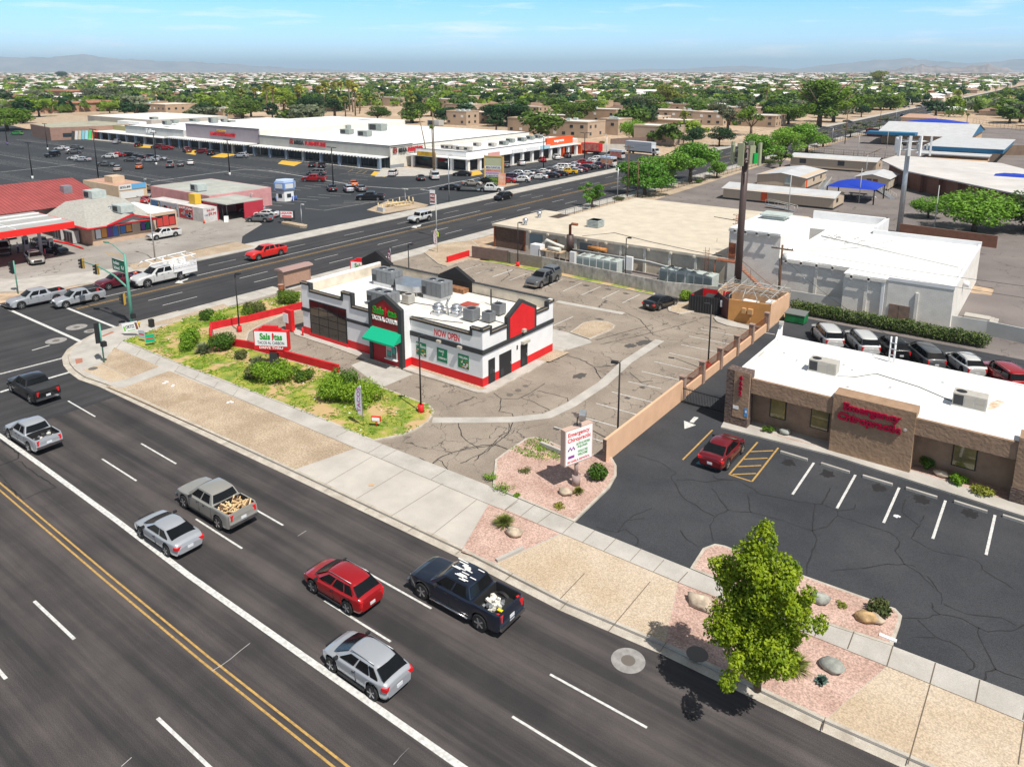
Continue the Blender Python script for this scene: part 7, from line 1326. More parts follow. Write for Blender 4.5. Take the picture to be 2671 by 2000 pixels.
# lots: (tile, x, y, kind, heading, colour, label)
LOT=[(tB,528,700,'pickup',-88,'grey','dark grey pickup with a matching camper shell, driver door ajar'),(tB,1500,892,'sedan',78,'black','black sedan parked by the whitewashed wall and round bush'),(tK,95,585,'coupe_suv',90,'darkred','dark red coupe SUV parked in the blue accessible bay'),(tC,905,848,'big_suv',100,'white','white SUV at the left end of the row behind the clinic'),(tC,1190,902,'big_suv',100,'white','second white SUV, big and boxy with roof rails, behind the clinic'),(tC,1440,950,'suv',100,'black','black SUV behind the white service mast'),(tC,1712,1015,'minivan',100,'grey','dark grey car with silver bumper behind the clinic'),(tC,2040,1085,'suv',100,'white','white crossover with dark rear glass, right part of the back row'),(tK,2075,60,'big_suv',100,'red','red SUV at the right end of the row behind the clinic'),(tL,1197,1322,'sedan',150,'red','red sedan in front of the white passenger van'),(tL,1325,1320,'van',-155,'white','long white passenger van between the two small shops'),(tL,1228,1228,'sedan',0,'gold','champagne sedan behind the price-banner shop'),(tL,1812,1245,'short_pickup',0,'white','white pickup behind the pink liquor shop'),(tL,1805,1212,'minivan',10,'silver','silver minivan behind the white pickup and pink shop'),(tL,1700,1235,'sedan',0,'silver','silver car nearly hidden by the pink shop roof'),(tL,2080,1408,'suv',-10,'silver','silver SUV beside the red canopy of the liquor shop'),(tM,138,1438,'sedan',-10,'white','white sedan beside the dark sedan at the liquor shop'),(tM,85,1475,'sedan',-5,'grey','dark grey sedan nearest the street at the liquor shop'),(tL,508,903,'sedan',180,'white','white sedan left of a dark sedan in the far lot'),(tL,630,896,'sedan',0,'grey','dark sedan right of the lone white sedan in the far lot'),(tL,432,958,'jeep',-70,'black','black boxy SUV facing the camera, left part of the plaza lot'),(tL,602,932,'suv',80,'grey','dark SUV seen from behind above two pale sedans'),(tL,622,982,'sedan',180,'white','white sedan half hidden by a silver sedan'),(tL,680,994,'sedan',180,'silver','silver sedan in front of the half-hidden white one'),(tL,905,970,'suv',180,'white','white crossover at the left of the cluster of cars'),(tL,975,958,'hatch',60,'red','red hatchback behind the white crossover'),(tL,1068,953,'sedan',0,'black','black sedan at the back of the cluster'),(tL,1088,994,'sedan',180,'grey','dark grey sedan at the front of the cluster'),(tL,1145,978,'sedan',180,'black','black sedan in the middle of the cluster'),(tL,1232,970,'sedan',180,'navy','navy sedan behind the silver sedans'),(tL,1238,997,'sedan',180,'silver','silver sedan at the right front of the cluster'),(tL,1308,984,'sedan',0,'silver','grey-silver sedan at the right end of the cluster'),(tL,875,1032,'sedan',0,'grey','dark sedan alone in the aisle below the cluster'),(tL,968,1068,'hatch',88,'champagne','beige hatchback seen from behind, row of marked bays'),(tL,1148,1050,'hatch',88,'orange','orange-red hatchback seen from behind'),(tL,1403,1034,'pickup',88,'grey','dark pickup, left of three parked tail-on'),(tL,1487,1030,'sedan',88,'grey','dark sedan, middle of three parked tail-on'),(tL,1570,1018,'sedan',88,'white','white sedan, right of three parked tail-on'),(tL,963,850,'suv',90,'silver','silver SUV parked under the far left walkway'),(tL,1142,876,'suv',90,'black','black SUV left of the first yellow zone'),(tL,1302,890,'suv',180,'darkred','dark red SUV between yellow zone and red sedan'),(tL,1370,899,'sedan',180,'red','red sedan in front of the supermarket columns'),(tL,1540,916,'pickup',160,'darkred','dark red pickup left of the middle yellow zone'),(tL,1665,930,'suv',180,'darkred','dark red SUV right of the middle yellow zone'),(tL,1741,941,'suv',90,'black','black SUV left of the third yellow zone'),(tL,1985,964,'suv',180,'silver','silver-grey SUV in front of the supermarket corner'),(tL,138,783,'minivan',180,'green','van with bright green advert near the big tree at the left'),(tM,520,1036,'sedan',90,'black','black sedan nosed to the store, left of a pair'),(tM,598,1043,'suv',90,'black','black SUV nosed to the store, right of a pair'),(tM,554,1103,'minivan',180,'grey','dark minivan just behind the red pickup'),(tM,532,1149,'pickup',180,'red','red pickup crossing the plaza aisle'),(tM,856,1190,'sedan',100,'orange','orange car behind the silver wagon'),(tM,680,1228,'sedan',100,'black','black sedan at the foot of the lamp post'),(tM,818,1235,'suv',88,'silver','silver wagon in the group by the lamp post'),(tM,918,1230,'sedan',95,'grey','grey sedan right of the silver wagon'),(tM,998,1298,'pickup',-172,'black','black pickup in the open part of the plaza lot'),(tM,1186,1107,'minivan',120,'white','white van with ladder rack by the yellow zone'),(tM,1413,1142,'sedan',85,'black','black sedan left of the old white van'),(tM,1525,1128,'van',85,'white','old white van in front of the thin palms'),(tM,1757,1110,'sedan',180,'black','black sedan in front of the corner cafe'),(tM,1655,1222,'sedan',180,'black','black sedan on the left of the tow truck'),(tM,1955,1168,'suv',180,'black','black SUV behind the tow truck and tall sign'),(tM,2117,1038,'suv',90,'grey','dark SUV by the strip walkway, left of the tall sign board'),(tN,62,1033,'suv',90,'black','black SUV parked at the strip beside the white one'),(tN,190,1023,'suv',90,'white','white SUV parked at the strip'),(tN,363,996,'hatch',90,'red','red hatchback parked at the strip'),(tN,478,976,'minivan',90,'white','white van parked before the orange shop'),(tN,568,961,'suv',90,'black','black SUV nearest the orange shop'),(tN,88,1140,'minivan',180,'plum','plum minivan at the near left end of the double row'),(tN,62,1168,'sedan',180,'red','red car mostly hidden by the food advert board'),(tN,186,1160,'suv',180,'white','white SUV in the near row, closest to the food board'),(tN,330,1136,'sedan',180,'white','white sedan, second in the near row'),(tN,430,1123,'sedan',180,'black','black sedan, third in the near row'),(tN,500,1109,'sedan',180,'black','black sedan beside the yellow pickup'),(tN,570,1094,'short_pickup',180,'yellow','yellow pickup in the near row'),(tN,622,1085,'sedan',180,'silver','silver car behind the yellow pickup'),(tN,665,1077,'sedan',180,'maroon','maroon sedan right of the yellow pickup'),(tN,712,1062,'suv',180,'black','black SUV in the near row before the purple pickup'),(tN,772,1056,'sedan',180,'grey','grey sedan squeezed before the purple pickup'),(tN,822,1045,'pickup',180,'plum','dark purple pickup in the near row'),(tN,148,1113,'suv',180,'silver','silver car at the near end of the far row'),(tN,226,1110,'sedan',180,'white','white sedan, second of the far row'),(tN,280,1101,'sedan',180,'grey','grey sedan, third of the far row'),(tN,358,1093,'sedan',180,'white','white sedan, fourth of the far row'),(tN,418,1080,'sedan',180,'grey','grey sedan, fifth of the far row'),(tN,470,1070,'sedan',180,'white','white sedan, sixth of the far row'),(tN,512,1058,'minivan',180,'white','white van standing high in the far row'),(tN,566,1050,'sedan',180,'white','white sedan between the white van and red pickup'),(tN,612,1037,'sedan',180,'silver','silver sedan just before the red pickup in the far row'),(tN,690,1022,'pickup',180,'red','red pickup in the far row'),(tN,775,1010,'sedan',180,'white','white sedan after the red pickup'),(tN,800,991,'suv',180,'white','white SUV at the far end of the row'),(tN,862,990,'sedan',180,'grey','grey car last in the far row'),(tQ,1910,1042,'pickup',-80,'grey','grey pickup parked by the brick school wing'),(tQ,1208,634,'suv',-90,'navy','dark blue SUV driving far along the street'),(tQ,1258,649,'sedan',90,'white','white sedan beside the dark blue SUV far up the street'),(tQ,1440,590,'suv',-90,'silver','silver SUV farther up the street'),(tQ,1532,585,'suv',90,'silver','pale SUV in the opposite lane farther up'),(tQ,760,682,'sedan',0,'grey','dark sedan leaving the side street under tall trees'),(tQ,1205,562,'pickup',180,'blue','blue pickup parked before the ranch houses'),(tQ,1245,560,'suv',180,'white','white car right of the blue pickup at the ranch houses'),(tQ,1345,558,'sedan',180,'navy','navy car at the kerb far away'),(tQ,1375,552,'sedan',180,'white','white car right of the navy one far away'),(tQ,1410,540,'sedan',180,'silver','silver car last of the far kerbside row'),]
for t,x,y,kind,hd,col_,lab in LOT:
 if t in(tL,tM,tN):hd={180:-148,0:32,88:148,90:135,85:140,95:148,100:148,-10:-150,-5:-150,10:32,-172:-145,120:124}.get(hd,hd)
 if t is tC or(t is tK and hd==100):hd=121
 o=place_car(kind,C(t,x,y,.8 if kind not in('pickup','van','big_suv')else.95),hd,col_,lab,{'pickup':'pickup truck','short_pickup':'pickup truck','van':'van','minivan':'van'}.get(kind,'car'),'cars parked on the lots')
 if 'camper' in lab:
  q=MB();q.box(-2.85,-.93,1.29,-1.2,.93,1.45);q.add([(-2.85,-.92,1.45),(-1.2,-.92,1.45),(-1.2,.92,1.45),(-2.85,.92,1.45),(-2.7,-.72,1.93),(-1.15,-.72,1.93),(-1.15,.72,1.93),(-2.7,.72,1.93)],[(4,5,6,7),(0,1,5,4),(1,2,6,5),(2,3,7,6),(3,0,4,7)]);q.build('camper_shell',paint('grey',CP['grey']),o,local=True)
  q=MB();[q.add([(-2.65,s_*.905,1.52),(-1.4,s_*.905,1.52),(-1.4,s_*.77,1.84),(-2.6,s_*.77,1.84)],[(0,1,2,3)if s_<0 else(3,2,1,0)])for s_ in(-1,1)];q.build('shell_window',M_carglass,o,local=True,split=True)
  q=MB();q.obox((.35,1.35,.95),(1.0,.06,1.0),1.0);q.build('open_door',paint('grey',CP['grey']),o,local=True)
  # trucks
def box_truck(c,rz,L,H,boxm,cabc,label,art=None):
 t=thing('box_truck',label,'truck',(*c,0.01),R(rz),'delivery trucks behind the plaza');q=MB()
 q.box(-L/2,-1.2,1.1,L/2-2.0,1.2,H);q.build('cargo_box',boxm,t,local=True)
 q=MB();q.add([(x,y,z)for y in(-1.05,1.05)for x,z in((L/2-1.9,.7),(L/2-.05,.7),(L/2,1.3),(L/2-.5,1.5),(L/2-.9,2.35),(L/2-1.9,2.4))],[(5,4,3,2,1,0),(6,7,8,9,10,11),(0,1,7,6),(1,2,8,7),(2,3,9,8),(3,4,10,9),(4,5,11,10),(5,0,6,11)]);q.build('cab',cabc,t,local=True)
 q=MB();q.add([(L/2-.52,-.95,1.58),(L/2-.52,.95,1.58),(L/2-.86,.9,2.27),(L/2-.86,-.9,2.27)],[(0,1,2,3)]);q.v=[(v[0]+.03,v[1],v[2]+.02)for v in q.v];q.build('windscreen',M_carglass,t,local=True)
 for s_ in(-1,1):q=MB();q.box(L/2-1.6,s_*1.055,1.5,L/2-.9,s_*1.07,2.15);q.build('side_window',M_carglass,t,local=True)
 q=MB();q.box(-L/2+.1,-.5,.6,L/2-1.9,.5,1.09);q.build('chassis',M_char,t,local=True)
 for x in(L/2-1.2,-L/2+1.7):
  for s_ in(-1,1):w_=lathe_wheel(.46,.3);o=w_.build('wheel',M_rubber,t,local=True);o.location=(x,s_*.98,.46)
 if art:
  for s_ in(-1,1):q=MB();q.box(-L/2+.2,s_*1.205,1.3,L/2-2.2,s_*1.22,H-.2);q.build('side_print',art,t,local=True)
 return t
M_redprint=mat('red_print',(.42,.03,.05),.5,sc=.9,amt=.5,col2=(.6,.3,.2));M_orprint=mat('orange_print',(.6,.12,.05),.5,sc=.8,col2=(.65,.45,.3))
box_truck(C(tN,748,915,1.6),-178,8.5,3.7,M_red,paint('tundra',CP['tundra'],0),'red box truck with food print beside the pale wall',M_redprint)
box_truck(C(tN,1190,912,1.8),-10,12.5,4.1,mat('box_grey',(.5,.53,.56),.5),paint('white',CP['white'],0),'long white box truck pulling onto the street')
for x,y,h_,lab in((955,968,178,'white high-roof delivery van with red print'),(880,1028,178,'delivery van with orange print at the end of the car rows')):
 o=place_car('van',C(tN,x,y,1),h_,'white',lab,'van','delivery trucks behind the plaza',1.15);q=MB();[q.box(-2.7,s_*1.02,.6,.7,s_*1.03,1.9)for s_ in(-1,1)];q.build('side_print',M_orprint if 'orange' in lab else M_redprint,o,local=True,split=True);q=MB();q.box(-2.75,-.85,2.0,1.2,.85,2.5);q.build('high_roof',paint('white',CP['white'],0),o,local=True)
cT=C(tM,1990,1232,.9);t=place_car('short_pickup',cT,28,'white','white flatbed tow truck carrying a brown-grey sedan','tow truck',GX,1.15)
q=MB();q.box(-6.2,-1.1,.95,-1.0,1.1,1.12);q.build('flatbed',M_char,t,local=True);a=R(28);place_car('sedan',(cT[0]-4.1*math.cos(a),cT[1]-4.1*math.sin(a)),28,'champagne','brown-grey sedan carried on the tow truck bed','car',None,.95,1.3)
# people at the pumps
def person(c,rz,shirt,trousers,label,h=1.72):
 me=D.meshes.new('person');J={'pelvis':(0,0,.95),'chest':(0,0,1.28),'neck':(0,0,1.47),'head':(0.01,0,1.6),'top':(0.0,0,1.70),'sl':(0,.19,1.40),'el':(.03,.25,1.13),'hl':(.12,.24,.9),'sr':(0,-.19,1.40),'er':(.03,-.26,1.12),'hr':(.16,-.2,.95),'kl':(.08,.1,.5),'al':(.0,.11,.07),'tl':(.15,.12,.04),'kr':(.02,-.1,.5),'ar':(-.12,-.11,.07),'tr':(.03,-.12,.04)}
 Rr={'pelvis':.15,'chest':.165,'neck':.06,'head':.095,'top':.07,'sl':.07,'el':.045,'hl':.04,'sr':.07,'er':.045,'hr':.04,'kl':.065,'al':.045,'tl':.04,'kr':.065,'ar':.045,'tr':.04}
 ks=list(J);E=[('pelvis','chest'),('chest','neck'),('neck','head'),('head','top'),('chest','sl'),('sl','el'),('el','hl'),('chest','sr'),('sr','er'),('er','hr'),('pelvis','kl'),('kl','al'),('al','tl'),('pelvis','kr'),('kr','ar'),('ar','tr')]
 me.from_pydata([J[k]for k in ks],[(ks.index(a),ks.index(b_))for a,b_ in E],[]);o=D.objects.new('person',me);COL.objects.link(o)
 sk_=o.modifiers.new('skin','SKIN');sb_=o.modifiers.new('sub','SUBSURF');sb_.levels=1;sb_.render_levels=1
 for i,k in enumerate(ks):me.skin_vertices[0].data[i].radius=(Rr[k],Rr[k]);me.skin_vertices[0].data[i].use_root=(i==0)
 bpy.context.view_layer.update();m2=D.meshes.new_from_object(o.evaluated_get(bpy.context.evaluated_depsgraph_get()));D.objects.remove(o)
 m2.materials.clear();[m2.materials.append(x)for x in(M_skin,shirt,trousers,M_black)]
 for p in m2.polygons:
  z=p.center.z;y=abs(p.center.y);p.use_smooth=True
  p.material_index=3 if z<.09 else 2 if z<.98 and y<.22 else 1 if z<1.46 and not(y>.2 and z<1.12)else 3 if z>1.64 or(z>1.55 and p.center.x<-.03)else 0
 o=D.objects.new('person',m2);COL.objects.link(o);o.location=(*c,.01);o.rotation_euler=(0,0,R(rz));o.scale=(h/1.72,)*3;return tag(o,label,'person')
person(tA(152,350),60,mat('shirt_white',(.7,.7,.7),.8),mat('jeans',(.04,.05,.09),.8),'person in a white shirt standing between the pumps')
person(tA(470,358),160,mat('shirt_dark',(.03,.03,.05),.8),mat('trousers_tan',(.4,.25,.1),.8),'person in dark top and tan trousers by the navy sedan')
person(tA(28,232),100,mat('shirt_rose',(.5,.2,.22),.8),mat('jeans',(.04,.05,.09)),'person in rose top at the left edge under the canopy')
for p_ in PROTO.values():
 for c in list(p_.children):
  for d_ in list(c.children):D.objects.remove(d_)
  D.objects.remove(c)
 D.objects.remove(p_)
 # VEGETATION
LM1=leaf_mat('leaf_mid',(.045,.095,.016),(.11,.19,.025));LM2=leaf_mat('leaf_bright',(.11,.20,.018),(.24,.34,.035));LM3=leaf_mat('leaf_dark',(.016,.05,.016),(.04,.095,.03));LM4=leaf_mat('leaf_grey_olive',(.11,.14,.075),(.22,.25,.15));LM5=leaf_mat('leaf_fresh',(.10,.23,.02),(.20,.38,.04));LM6=leaf_mat('leaf_yellowish',(.20,.22,.03),(.34,.36,.06));LM7=leaf_mat('palm_leaf',(.22,.26,.04),(.46,.46,.12))
def fastmesh(name,V,m,parent=None):
 n=len(V)//4;me=D.meshes.new(name);me.vertices.add(len(V));me.vertices.foreach_set('co',V.astype(np.float32).ravel());me.loops.add(4*n);me.loops.foreach_set('vertex_index',np.arange(4*n,dtype=np.int32))
 me.polygons.add(n);me.polygons.foreach_set('loop_start',np.arange(0,4*n,4,dtype=np.int32));me.update();me.validate()
 me.materials.append(m);o=D.objects.new(name,me);COL.objects.link(o)
 if parent is not None:o.parent=parent
 return o
def leaf_quads(cl,n,ls,seed,shell=.55,droop=0.0,aspect=.6):
 g=np.random.default_rng(seed);cl=np.array(cl,float);w=(cl[:,3]*cl[:,4]*cl[:,5])**.67;i=g.choice(len(cl),n,p=w/w.sum())
 d=g.normal(size=(n,3));d/=np.linalg.norm(d,axis=1)[:,None];r=g.uniform(shell**3,1.08,n)**(1/3);lump=1+.16*np.sin(d[:,0]*7+i)*np.sin(d[:,1]*8+2*i)*np.cos(d[:,2]*6)
 c=cl[i,:3]+d*cl[i,3:]*(r*lump)[:,None];nn=d*.8+g.normal(size=(n,3))*.65;nn[:,2]+=.25;nn/=np.linalg.norm(nn,axis=1)[:,None]
 t=np.cross(nn,g.normal(size=(n,3)));t/=np.linalg.norm(t,axis=1)[:,None];t[:,2]-=droop;b_=np.cross(nn,t);s=ls*g.uniform(.6,1.35,n)[:,None]/2
 V=np.stack([c-t*s,c-b_*s*aspect,c+t*s,c+b_*s*aspect],1).reshape(-1,3);return V
def trunk_mb(h,r,limbs,seed,lean=0):
 q=MB();g=random.Random(seed);q.tube([(0,0,-.05),(lean*.3,.03,h*.5),(lean,0,h)],[r*1.25,r,r*.75],8)
 for k in range(limbs):
  a=k*2*math.pi/limbs+g.random();l=h*g.uniform(.7,1.1)+.4;q.tube([(lean,0,h*.85),(lean+math.cos(a)*l*.4,math.sin(a)*l*.4,h+l*.45),(lean+math.cos(a)*l*.75,math.sin(a)*l*.75,h+l*1.0)],[r*.6,r*.4,r*.15],6)
 return q
def clumps(kind,seed):
 g=random.Random(seed);o=[]
 if kind=='broad':
  for k in range(11):a=g.uniform(0,6.28);rr=g.uniform(.8,3.1);o.append((rr*math.cos(a),rr*math.sin(a),g.uniform(3.6,7.4)-rr*.35,g.uniform(1.3,2.0),g.uniform(1.3,2.0),g.uniform(1.0,1.5)))
 elif kind=='round':o=[(0,0,5.2,3.6,3.6,3.6)]+[(2.4*math.cos(a),2.4*math.sin(a),4.4+g.uniform(-.6,1.5),1.8,1.8,1.8)for a in np.arange(0,6.2,.9)]
 elif kind=='tall':
  for k in range(13):z=g.uniform(3,9.3);rr=g.uniform(0,1.9)*(1-abs(z-5.5)/8);a=g.uniform(0,6.28);o.append((rr*math.cos(a)*1.4,rr*math.sin(a)*1.4,z,g.uniform(.9,1.6),g.uniform(.9,1.6),g.uniform(.9,1.5)))
 elif kind=='airy':
  for k in range(16):a=g.uniform(0,6.28);rr=g.uniform(.6,3.2);o.append((rr*math.cos(a),rr*math.sin(a),g.uniform(3,7.5),g.uniform(.6,1.1),g.uniform(.6,1.1),g.uniform(.5,1)))
 return o
PT={}
def tree_proto(kind,m,var,near,nm):
 key=(kind,m.name,var,near)
 if key in PT:return PT[key],False
 t=thing(nm,'x','tree');n,ls={'n':(5200,.42),'f':(650,1.15)}[near]
 if kind=='palm':
  q=MB();q.tube([(0,0,-.05),(.1,.05,5),(0,0,9.3)],[.26,.2,.18],7);q.build('trunk',M_palmb,t,local=True);g=random.Random(var);V=[]
  for k in range(46 if near=='n' else 26):
   a=g.uniform(0,6.28);el=g.uniform(-.5,1.3);L=g.uniform(1.4,2.1);p=Vector((0,0,9.4));dr=Vector((math.cos(a)*math.cos(el),math.sin(a)*math.cos(el),math.sin(el)));e_=p+dr*L+Vector((0,0,-.55));s=Vector((-math.sin(a),math.cos(a),.25))*.5;mid=p+dr*L*.6;V+=[p,mid-s,e_,mid+s]
  fastmesh('fronds',np.array([tuple(v)for v in V]),LM7,t);V=[]
  for k in range(22):a=g.uniform(0,6.28);p=Vector((.08*math.cos(a),.08*math.sin(a),9.2));e_=Vector((.65*math.cos(a),.65*math.sin(a),7.9));s=Vector((-math.sin(a),math.cos(a),0))*.25;V+=[p-s,e_-s,e_+s,p+s]
  fastmesh('dead_skirt',np.array([tuple(v)for v in V]),M_dead,t)
 else:
  sh={'airy':.1,'tall':.3}.get(kind,.45);V=leaf_quads(clumps(kind,var),int(n*(.55 if kind=='airy' else 1)),ls,var,sh,.2 if kind=='airy' else 0);fastmesh('crown',V,m,t)
  trunk_mb({'round':2.4,'tall':4.5}.get(kind,2.6),.26,5,var).build('trunk',M_bark,t,local=True)
 PT[key]=t;return t,True
KN={'broad':'broadleaf_tree','round':'round_tree','tall':'eucalyptus_tree','airy':'open_crowned_tree','palm':'palm_tree'}
def tree(kind,m,c,h,label,wid=1.0,var=0,near='n',grp=None):
 p,fresh=tree_proto(kind,m,var,near,KN[kind]);o=p if fresh else copy_tree(p);nat={'broad':8.2,'round':8.8,'tall':10.3,'airy':8.3,'palm':10.4}[kind];s=h/nat
 o.location=(c[0],c[1],0);o.scale=(s*wid*1.28,s*wid*1.28,s*1.05)if kind!='palm' else(min(s,1.4)*wid,)*2+(s,);o.rotation_euler=(0,0,rnd.uniform(0,6.28));tag(o,label,'palm tree' if kind=='palm' else 'tree',grp);return o
def PT_(k,m,t,bx,by,ty,lab,w=1,var=0,near='n',grp=None,h=None):c=t(bx,by);return tree(k,m,c,h or max(2,ZT(c,t,bx,ty)),lab,w,var,near,grp)
# the tree in the foreground
ft_=thing('street_tree','bright green leafy tree on the pink gravel by the kerb, nearest the camera','tree',(-5.1,24.6,.12));c_=0;g=random.Random(4)
cl_=[(-.9,-.5,3.4,1.0,1.0,.9),(.7,-.7,3.0,1.1,1.1,.9),(1.2,.2,4.0,.9,.9,1.0),(-1.0,.3,4.9,1.0,.9,.9),(.4,-.3,5.1,1.0,1.0,1.0),(-.4,-.1,6.3,.8,.8,.8),(.7,.3,5.9,.75,.7,.8),(-1.5,-.1,5.2,.55,.55,.7),(-.1,.1,7.2,.55,.55,.7),(0,-.8,2.3,1.0,1.0,.7),(1.6,-.3,4.9,.55,.55,.6),(1.3,-1.2,2.9,.7,.7,.7),(.4,-1.3,2.0,.6,.6,.5),(-1.3,-1.2,3.0,.6,.6,.6),(.05,0,7.9,.3,.3,.4),(-.2,-.4,4.2,.9,.9,.9)]+[(g.gauss(0,1.1),g.gauss(-.4,.9),g.uniform(1.9,6.6),g.uniform(.25,.5),g.uniform(.25,.5),g.uniform(.25,.45))for _ in range(46)];cl_=[(x*.93,y*.9-.7,z*.93+.75,a*1.06,b_*1.06,c*1.05)for x,y,z,a,b_,c in cl_]
o=fastmesh('crown',leaf_quads(cl_,36000,.155,2,.4),leaf_mat('leaf_foreground',(.12,.21,.008),(.29,.40,.015),0,2),ft_);trunk_mb(2.2,.14,6,3).build('trunk',M_bark,ft_,local=True)
NT=[('airy',LM6,tM,0,0,0)][:0]
for a in[('broad',LM5,tN,1205,1290,985,'bright green street tree, front one of the pair by the crosswire poles',1.25,1),('broad',LM5,tN,1340,1240,925,'bright green street tree just behind the front one',1.0,2),('broad',LM5,tN,1580,1185,860,'large bright green street tree with the tallest crown on the verge',1.2,3),('broad',LM5,tN,1800,1150,1000,'smaller bright tree at the right end of the verge group',1.1,2),('airy',LM5,tN,770,1395,1190,'feathery pale green tree at the corner of the tan roof',1.1,4),('round',LM5,tN,1110,850,672,'perfectly round bright green tree between apartment houses',1.15,5),('round',LM5,tQ,1800,1590,1255,'big bright green tree right of the grey mast, in front of the brick wing',1.55,6),('round',LM5,tQ,1420,1480,1310,'smaller bright green tree against the grey mast',1.5,5),('round',LM1,tQ,2220,1590,1270,'darker tree cut by the right edge beside the big bright one',1.4,6),('broad',LM2,tL,60,760,555,'wide drooping green tree at the far left edge',1.7,1),('broad',LM2,tL,905,620,530,'green tree behind the grey stockroom',1.3,2),('broad',LM3,tL,1660,675,535,'dark green tree above the supermarket roof',1.5,3),('broad',LM1,tL,2000,670,480,'tall dark green clump left of the store roof corner',1.5,1),('round',LM3,tM,520,640,460,'dense round dark tree among the palms behind the store',1.2,5),('broad',LM2,tM,290,600,410,'yellow-green tree left of the dense round tree',1.4,3),('broad',LM3,tM,1600,705,565,'dark tree behind the bare slim palms',1.3,2),('broad',LM1,tM,1340,690,500,'tall mid green tree above the store roof',1.2,1),('broad',LM1,tM,1060,690,560,'low mid green tree behind the store roof edge',1.3,3),('broad',LM3,tM,2080,700,540,'dark spreading tree right of the apartment with square windows',1.7,2),('broad',LM3,tN,90,725,520,'large dark tree left of the arched-window apartment',1.6,1),('broad',LM1,tN,660,705,500,'big green tree behind the blank-walled apartment',1.4,2),('tall',LM3,tN,480,540,370,'dark tall tree left of the single tall palm',1.6,1),('tall',LM6,tN,1390,590,390,'yellow-brown tall tree beyond the round tree',1.6,2),('broad',LM4,tN,1180,650,470,'bare grey-violet tree in the middle of the estate',1.2,4),('broad',LM2,tN,1290,650,470,'olive green tree next to the bare grey one',1.2,3),('broad',LM3,tN,1600,880,720,'dark tree in front of the white-windowed apartment, left',1.3,1),('broad',LM3,tN,1820,890,730,'dark tree over the pavement, right of its neighbour',1.2,3),('airy',LM4,tN,1890,770,500,'thin half-bare tree beside the green street antenna',1.1,5),('airy',LM2,tN,2080,800,560,'thin light green tree right of the half-bare one',1.1,6),('airy',LM2,tN,1350,740,690,'little airy tree between apartments',1,4),('broad',LM1,tN,400,805,755,'small green tree at the arched-window apartment',1.3,2),('tall',LM2,tQ,520,735,340,'very tall broad eucalyptus by the street, the tallest of all',1.5,1),('tall',LM2,tQ,640,690,420,'tall eucalyptus immediately behind the tallest',1.5,2),('tall',LM6,tQ,1010,400,265,'lofty eucalyptus far up against the horizon',1.5,3),('broad',LM2,tQ,960,590,460,'wide green tree by the distant street corner',1.5,1),('broad',LM2,tQ,1110,590,455,'wide green tree right of its twin by the distant street',1.4,2),('broad',LM3,tQ,870,650,550,'dark round shrub tree near the side street',1.1,3),('broad',LM3,tQ,1290,550,470,'dark round tree further along the street',1.5,1),('broad',LM2,tQ,270,710,550,'pale green spreading tree left of the tallest eucalyptus',1.5,2),('broad',LM2,tQ,60,520,410,'olive tree at the edge of the dirt field',1.5,3),('broad',LM5,tQ,60,1020,760,'bright green tree left in the row along the school street',1.3,1),('broad',LM5,tQ,250,960,730,'second bright green tree in the row along the school street',1.2,2),('broad',LM5,tQ,420,940,700,'third bright green tree in the school street row',1.2,3),('airy',LM1,tQ,200,1070,935,'small airy tree in front of the bright row',1.3,6),('airy',LM4,tQ,555,895,760,'grey-green shrubby tree at the end of the bright row',1.4,4),('airy',LM4,tQ,780,815,710,'grey-green tree by the street fence, nearer one',1.5,5),('airy',LM4,tQ,915,780,685,'grey-green tree by the street fence, wide one',1.9,4),('airy',LM4,tQ,1085,720,645,'grey-green tree by the street fence near the red skip',1.9,6),('broad',LM4,tL,300,600,475,'silvery olive tree among the terracotta blocks',1.1,4),('broad',LM4,tL,255,520,410,'yellow-olive tree behind the far-left block',1.3,1),('broad',LM4,tL,630,470,395,'silvery tree behind the three-storey block',1.3,2),('broad',LM4,tL,760,555,410,'silvery tree right of the tile-skirted block',1.3,3),('broad',LM4,tL,920,560,395,'large silvery tree in the centre left',1.7,4),('broad',LM4,tL,1130,545,490,'grey-green bush tree before the brown-roofed block',1.6,1),('round',LM3,tL,510,330,272,'dark tree poking over the skyline left',1.4,5),('broad',LM2,tL,1090,420,360,'green tree in the middle left distance',1.7,2),('broad',LM2,tL,590,610,565,'tiny bright tree by the tile-skirted block',1.2,2)]:
 PT_(*a)
ESP=[(150,610,370),(205,620,395),(300,640,505),(412,625,385),(425,640,395),(590,625,395),(625,600,365),(650,560,370),(700,590,365),(712,650,470),(760,560,360),(795,650,480),(828,600,350),(855,610,360),(875,640,375),(915,600,450),(1005,600,480),(1060,580,470),(1100,560,455),(1260,520,425),(1380,500,430),(1625,490,395),(1685,470,400),(1770,440,385),(45,500,430),(1470,590,500),(1930,440,375)]
lab_=['slender palm at the left end of the line behind the store','second palm of the line behind the store','short palm with a golden crown left of the paired palms','left of two tall close palms','right of two tall close palms','palm left of the dense cluster','tallest palm of the left cluster','palm behind the tallest of the left cluster','palm with thin trunk right of the left cluster','short palm under the cluster','palm leaning between the clusters','small bushy palm by the white-windowed house','tall palm of the central pair','tallest palm of the central group','palm right of the tallest central one','palm with wide crown right of centre','short golden palm above the roof edge, left','short golden palm above the roof edge, middle','short golden palm above the roof edge, right','palm among green trees right of the golden ones','small palm beyond the green trees','palm near the tile-roofed house, left','palm near the tile-roofed house, right','thin far palm by the tile-roofed house','palm at the left in front of dark trees','bushy palm in front of the pale house','far palm at the railway embankment']
for(x,y,ty),lb in zip(ESP,lab_):PT_('palm',LM7,tM,x,y,ty,lb,1.35,x%2,'n','palms behind the store')
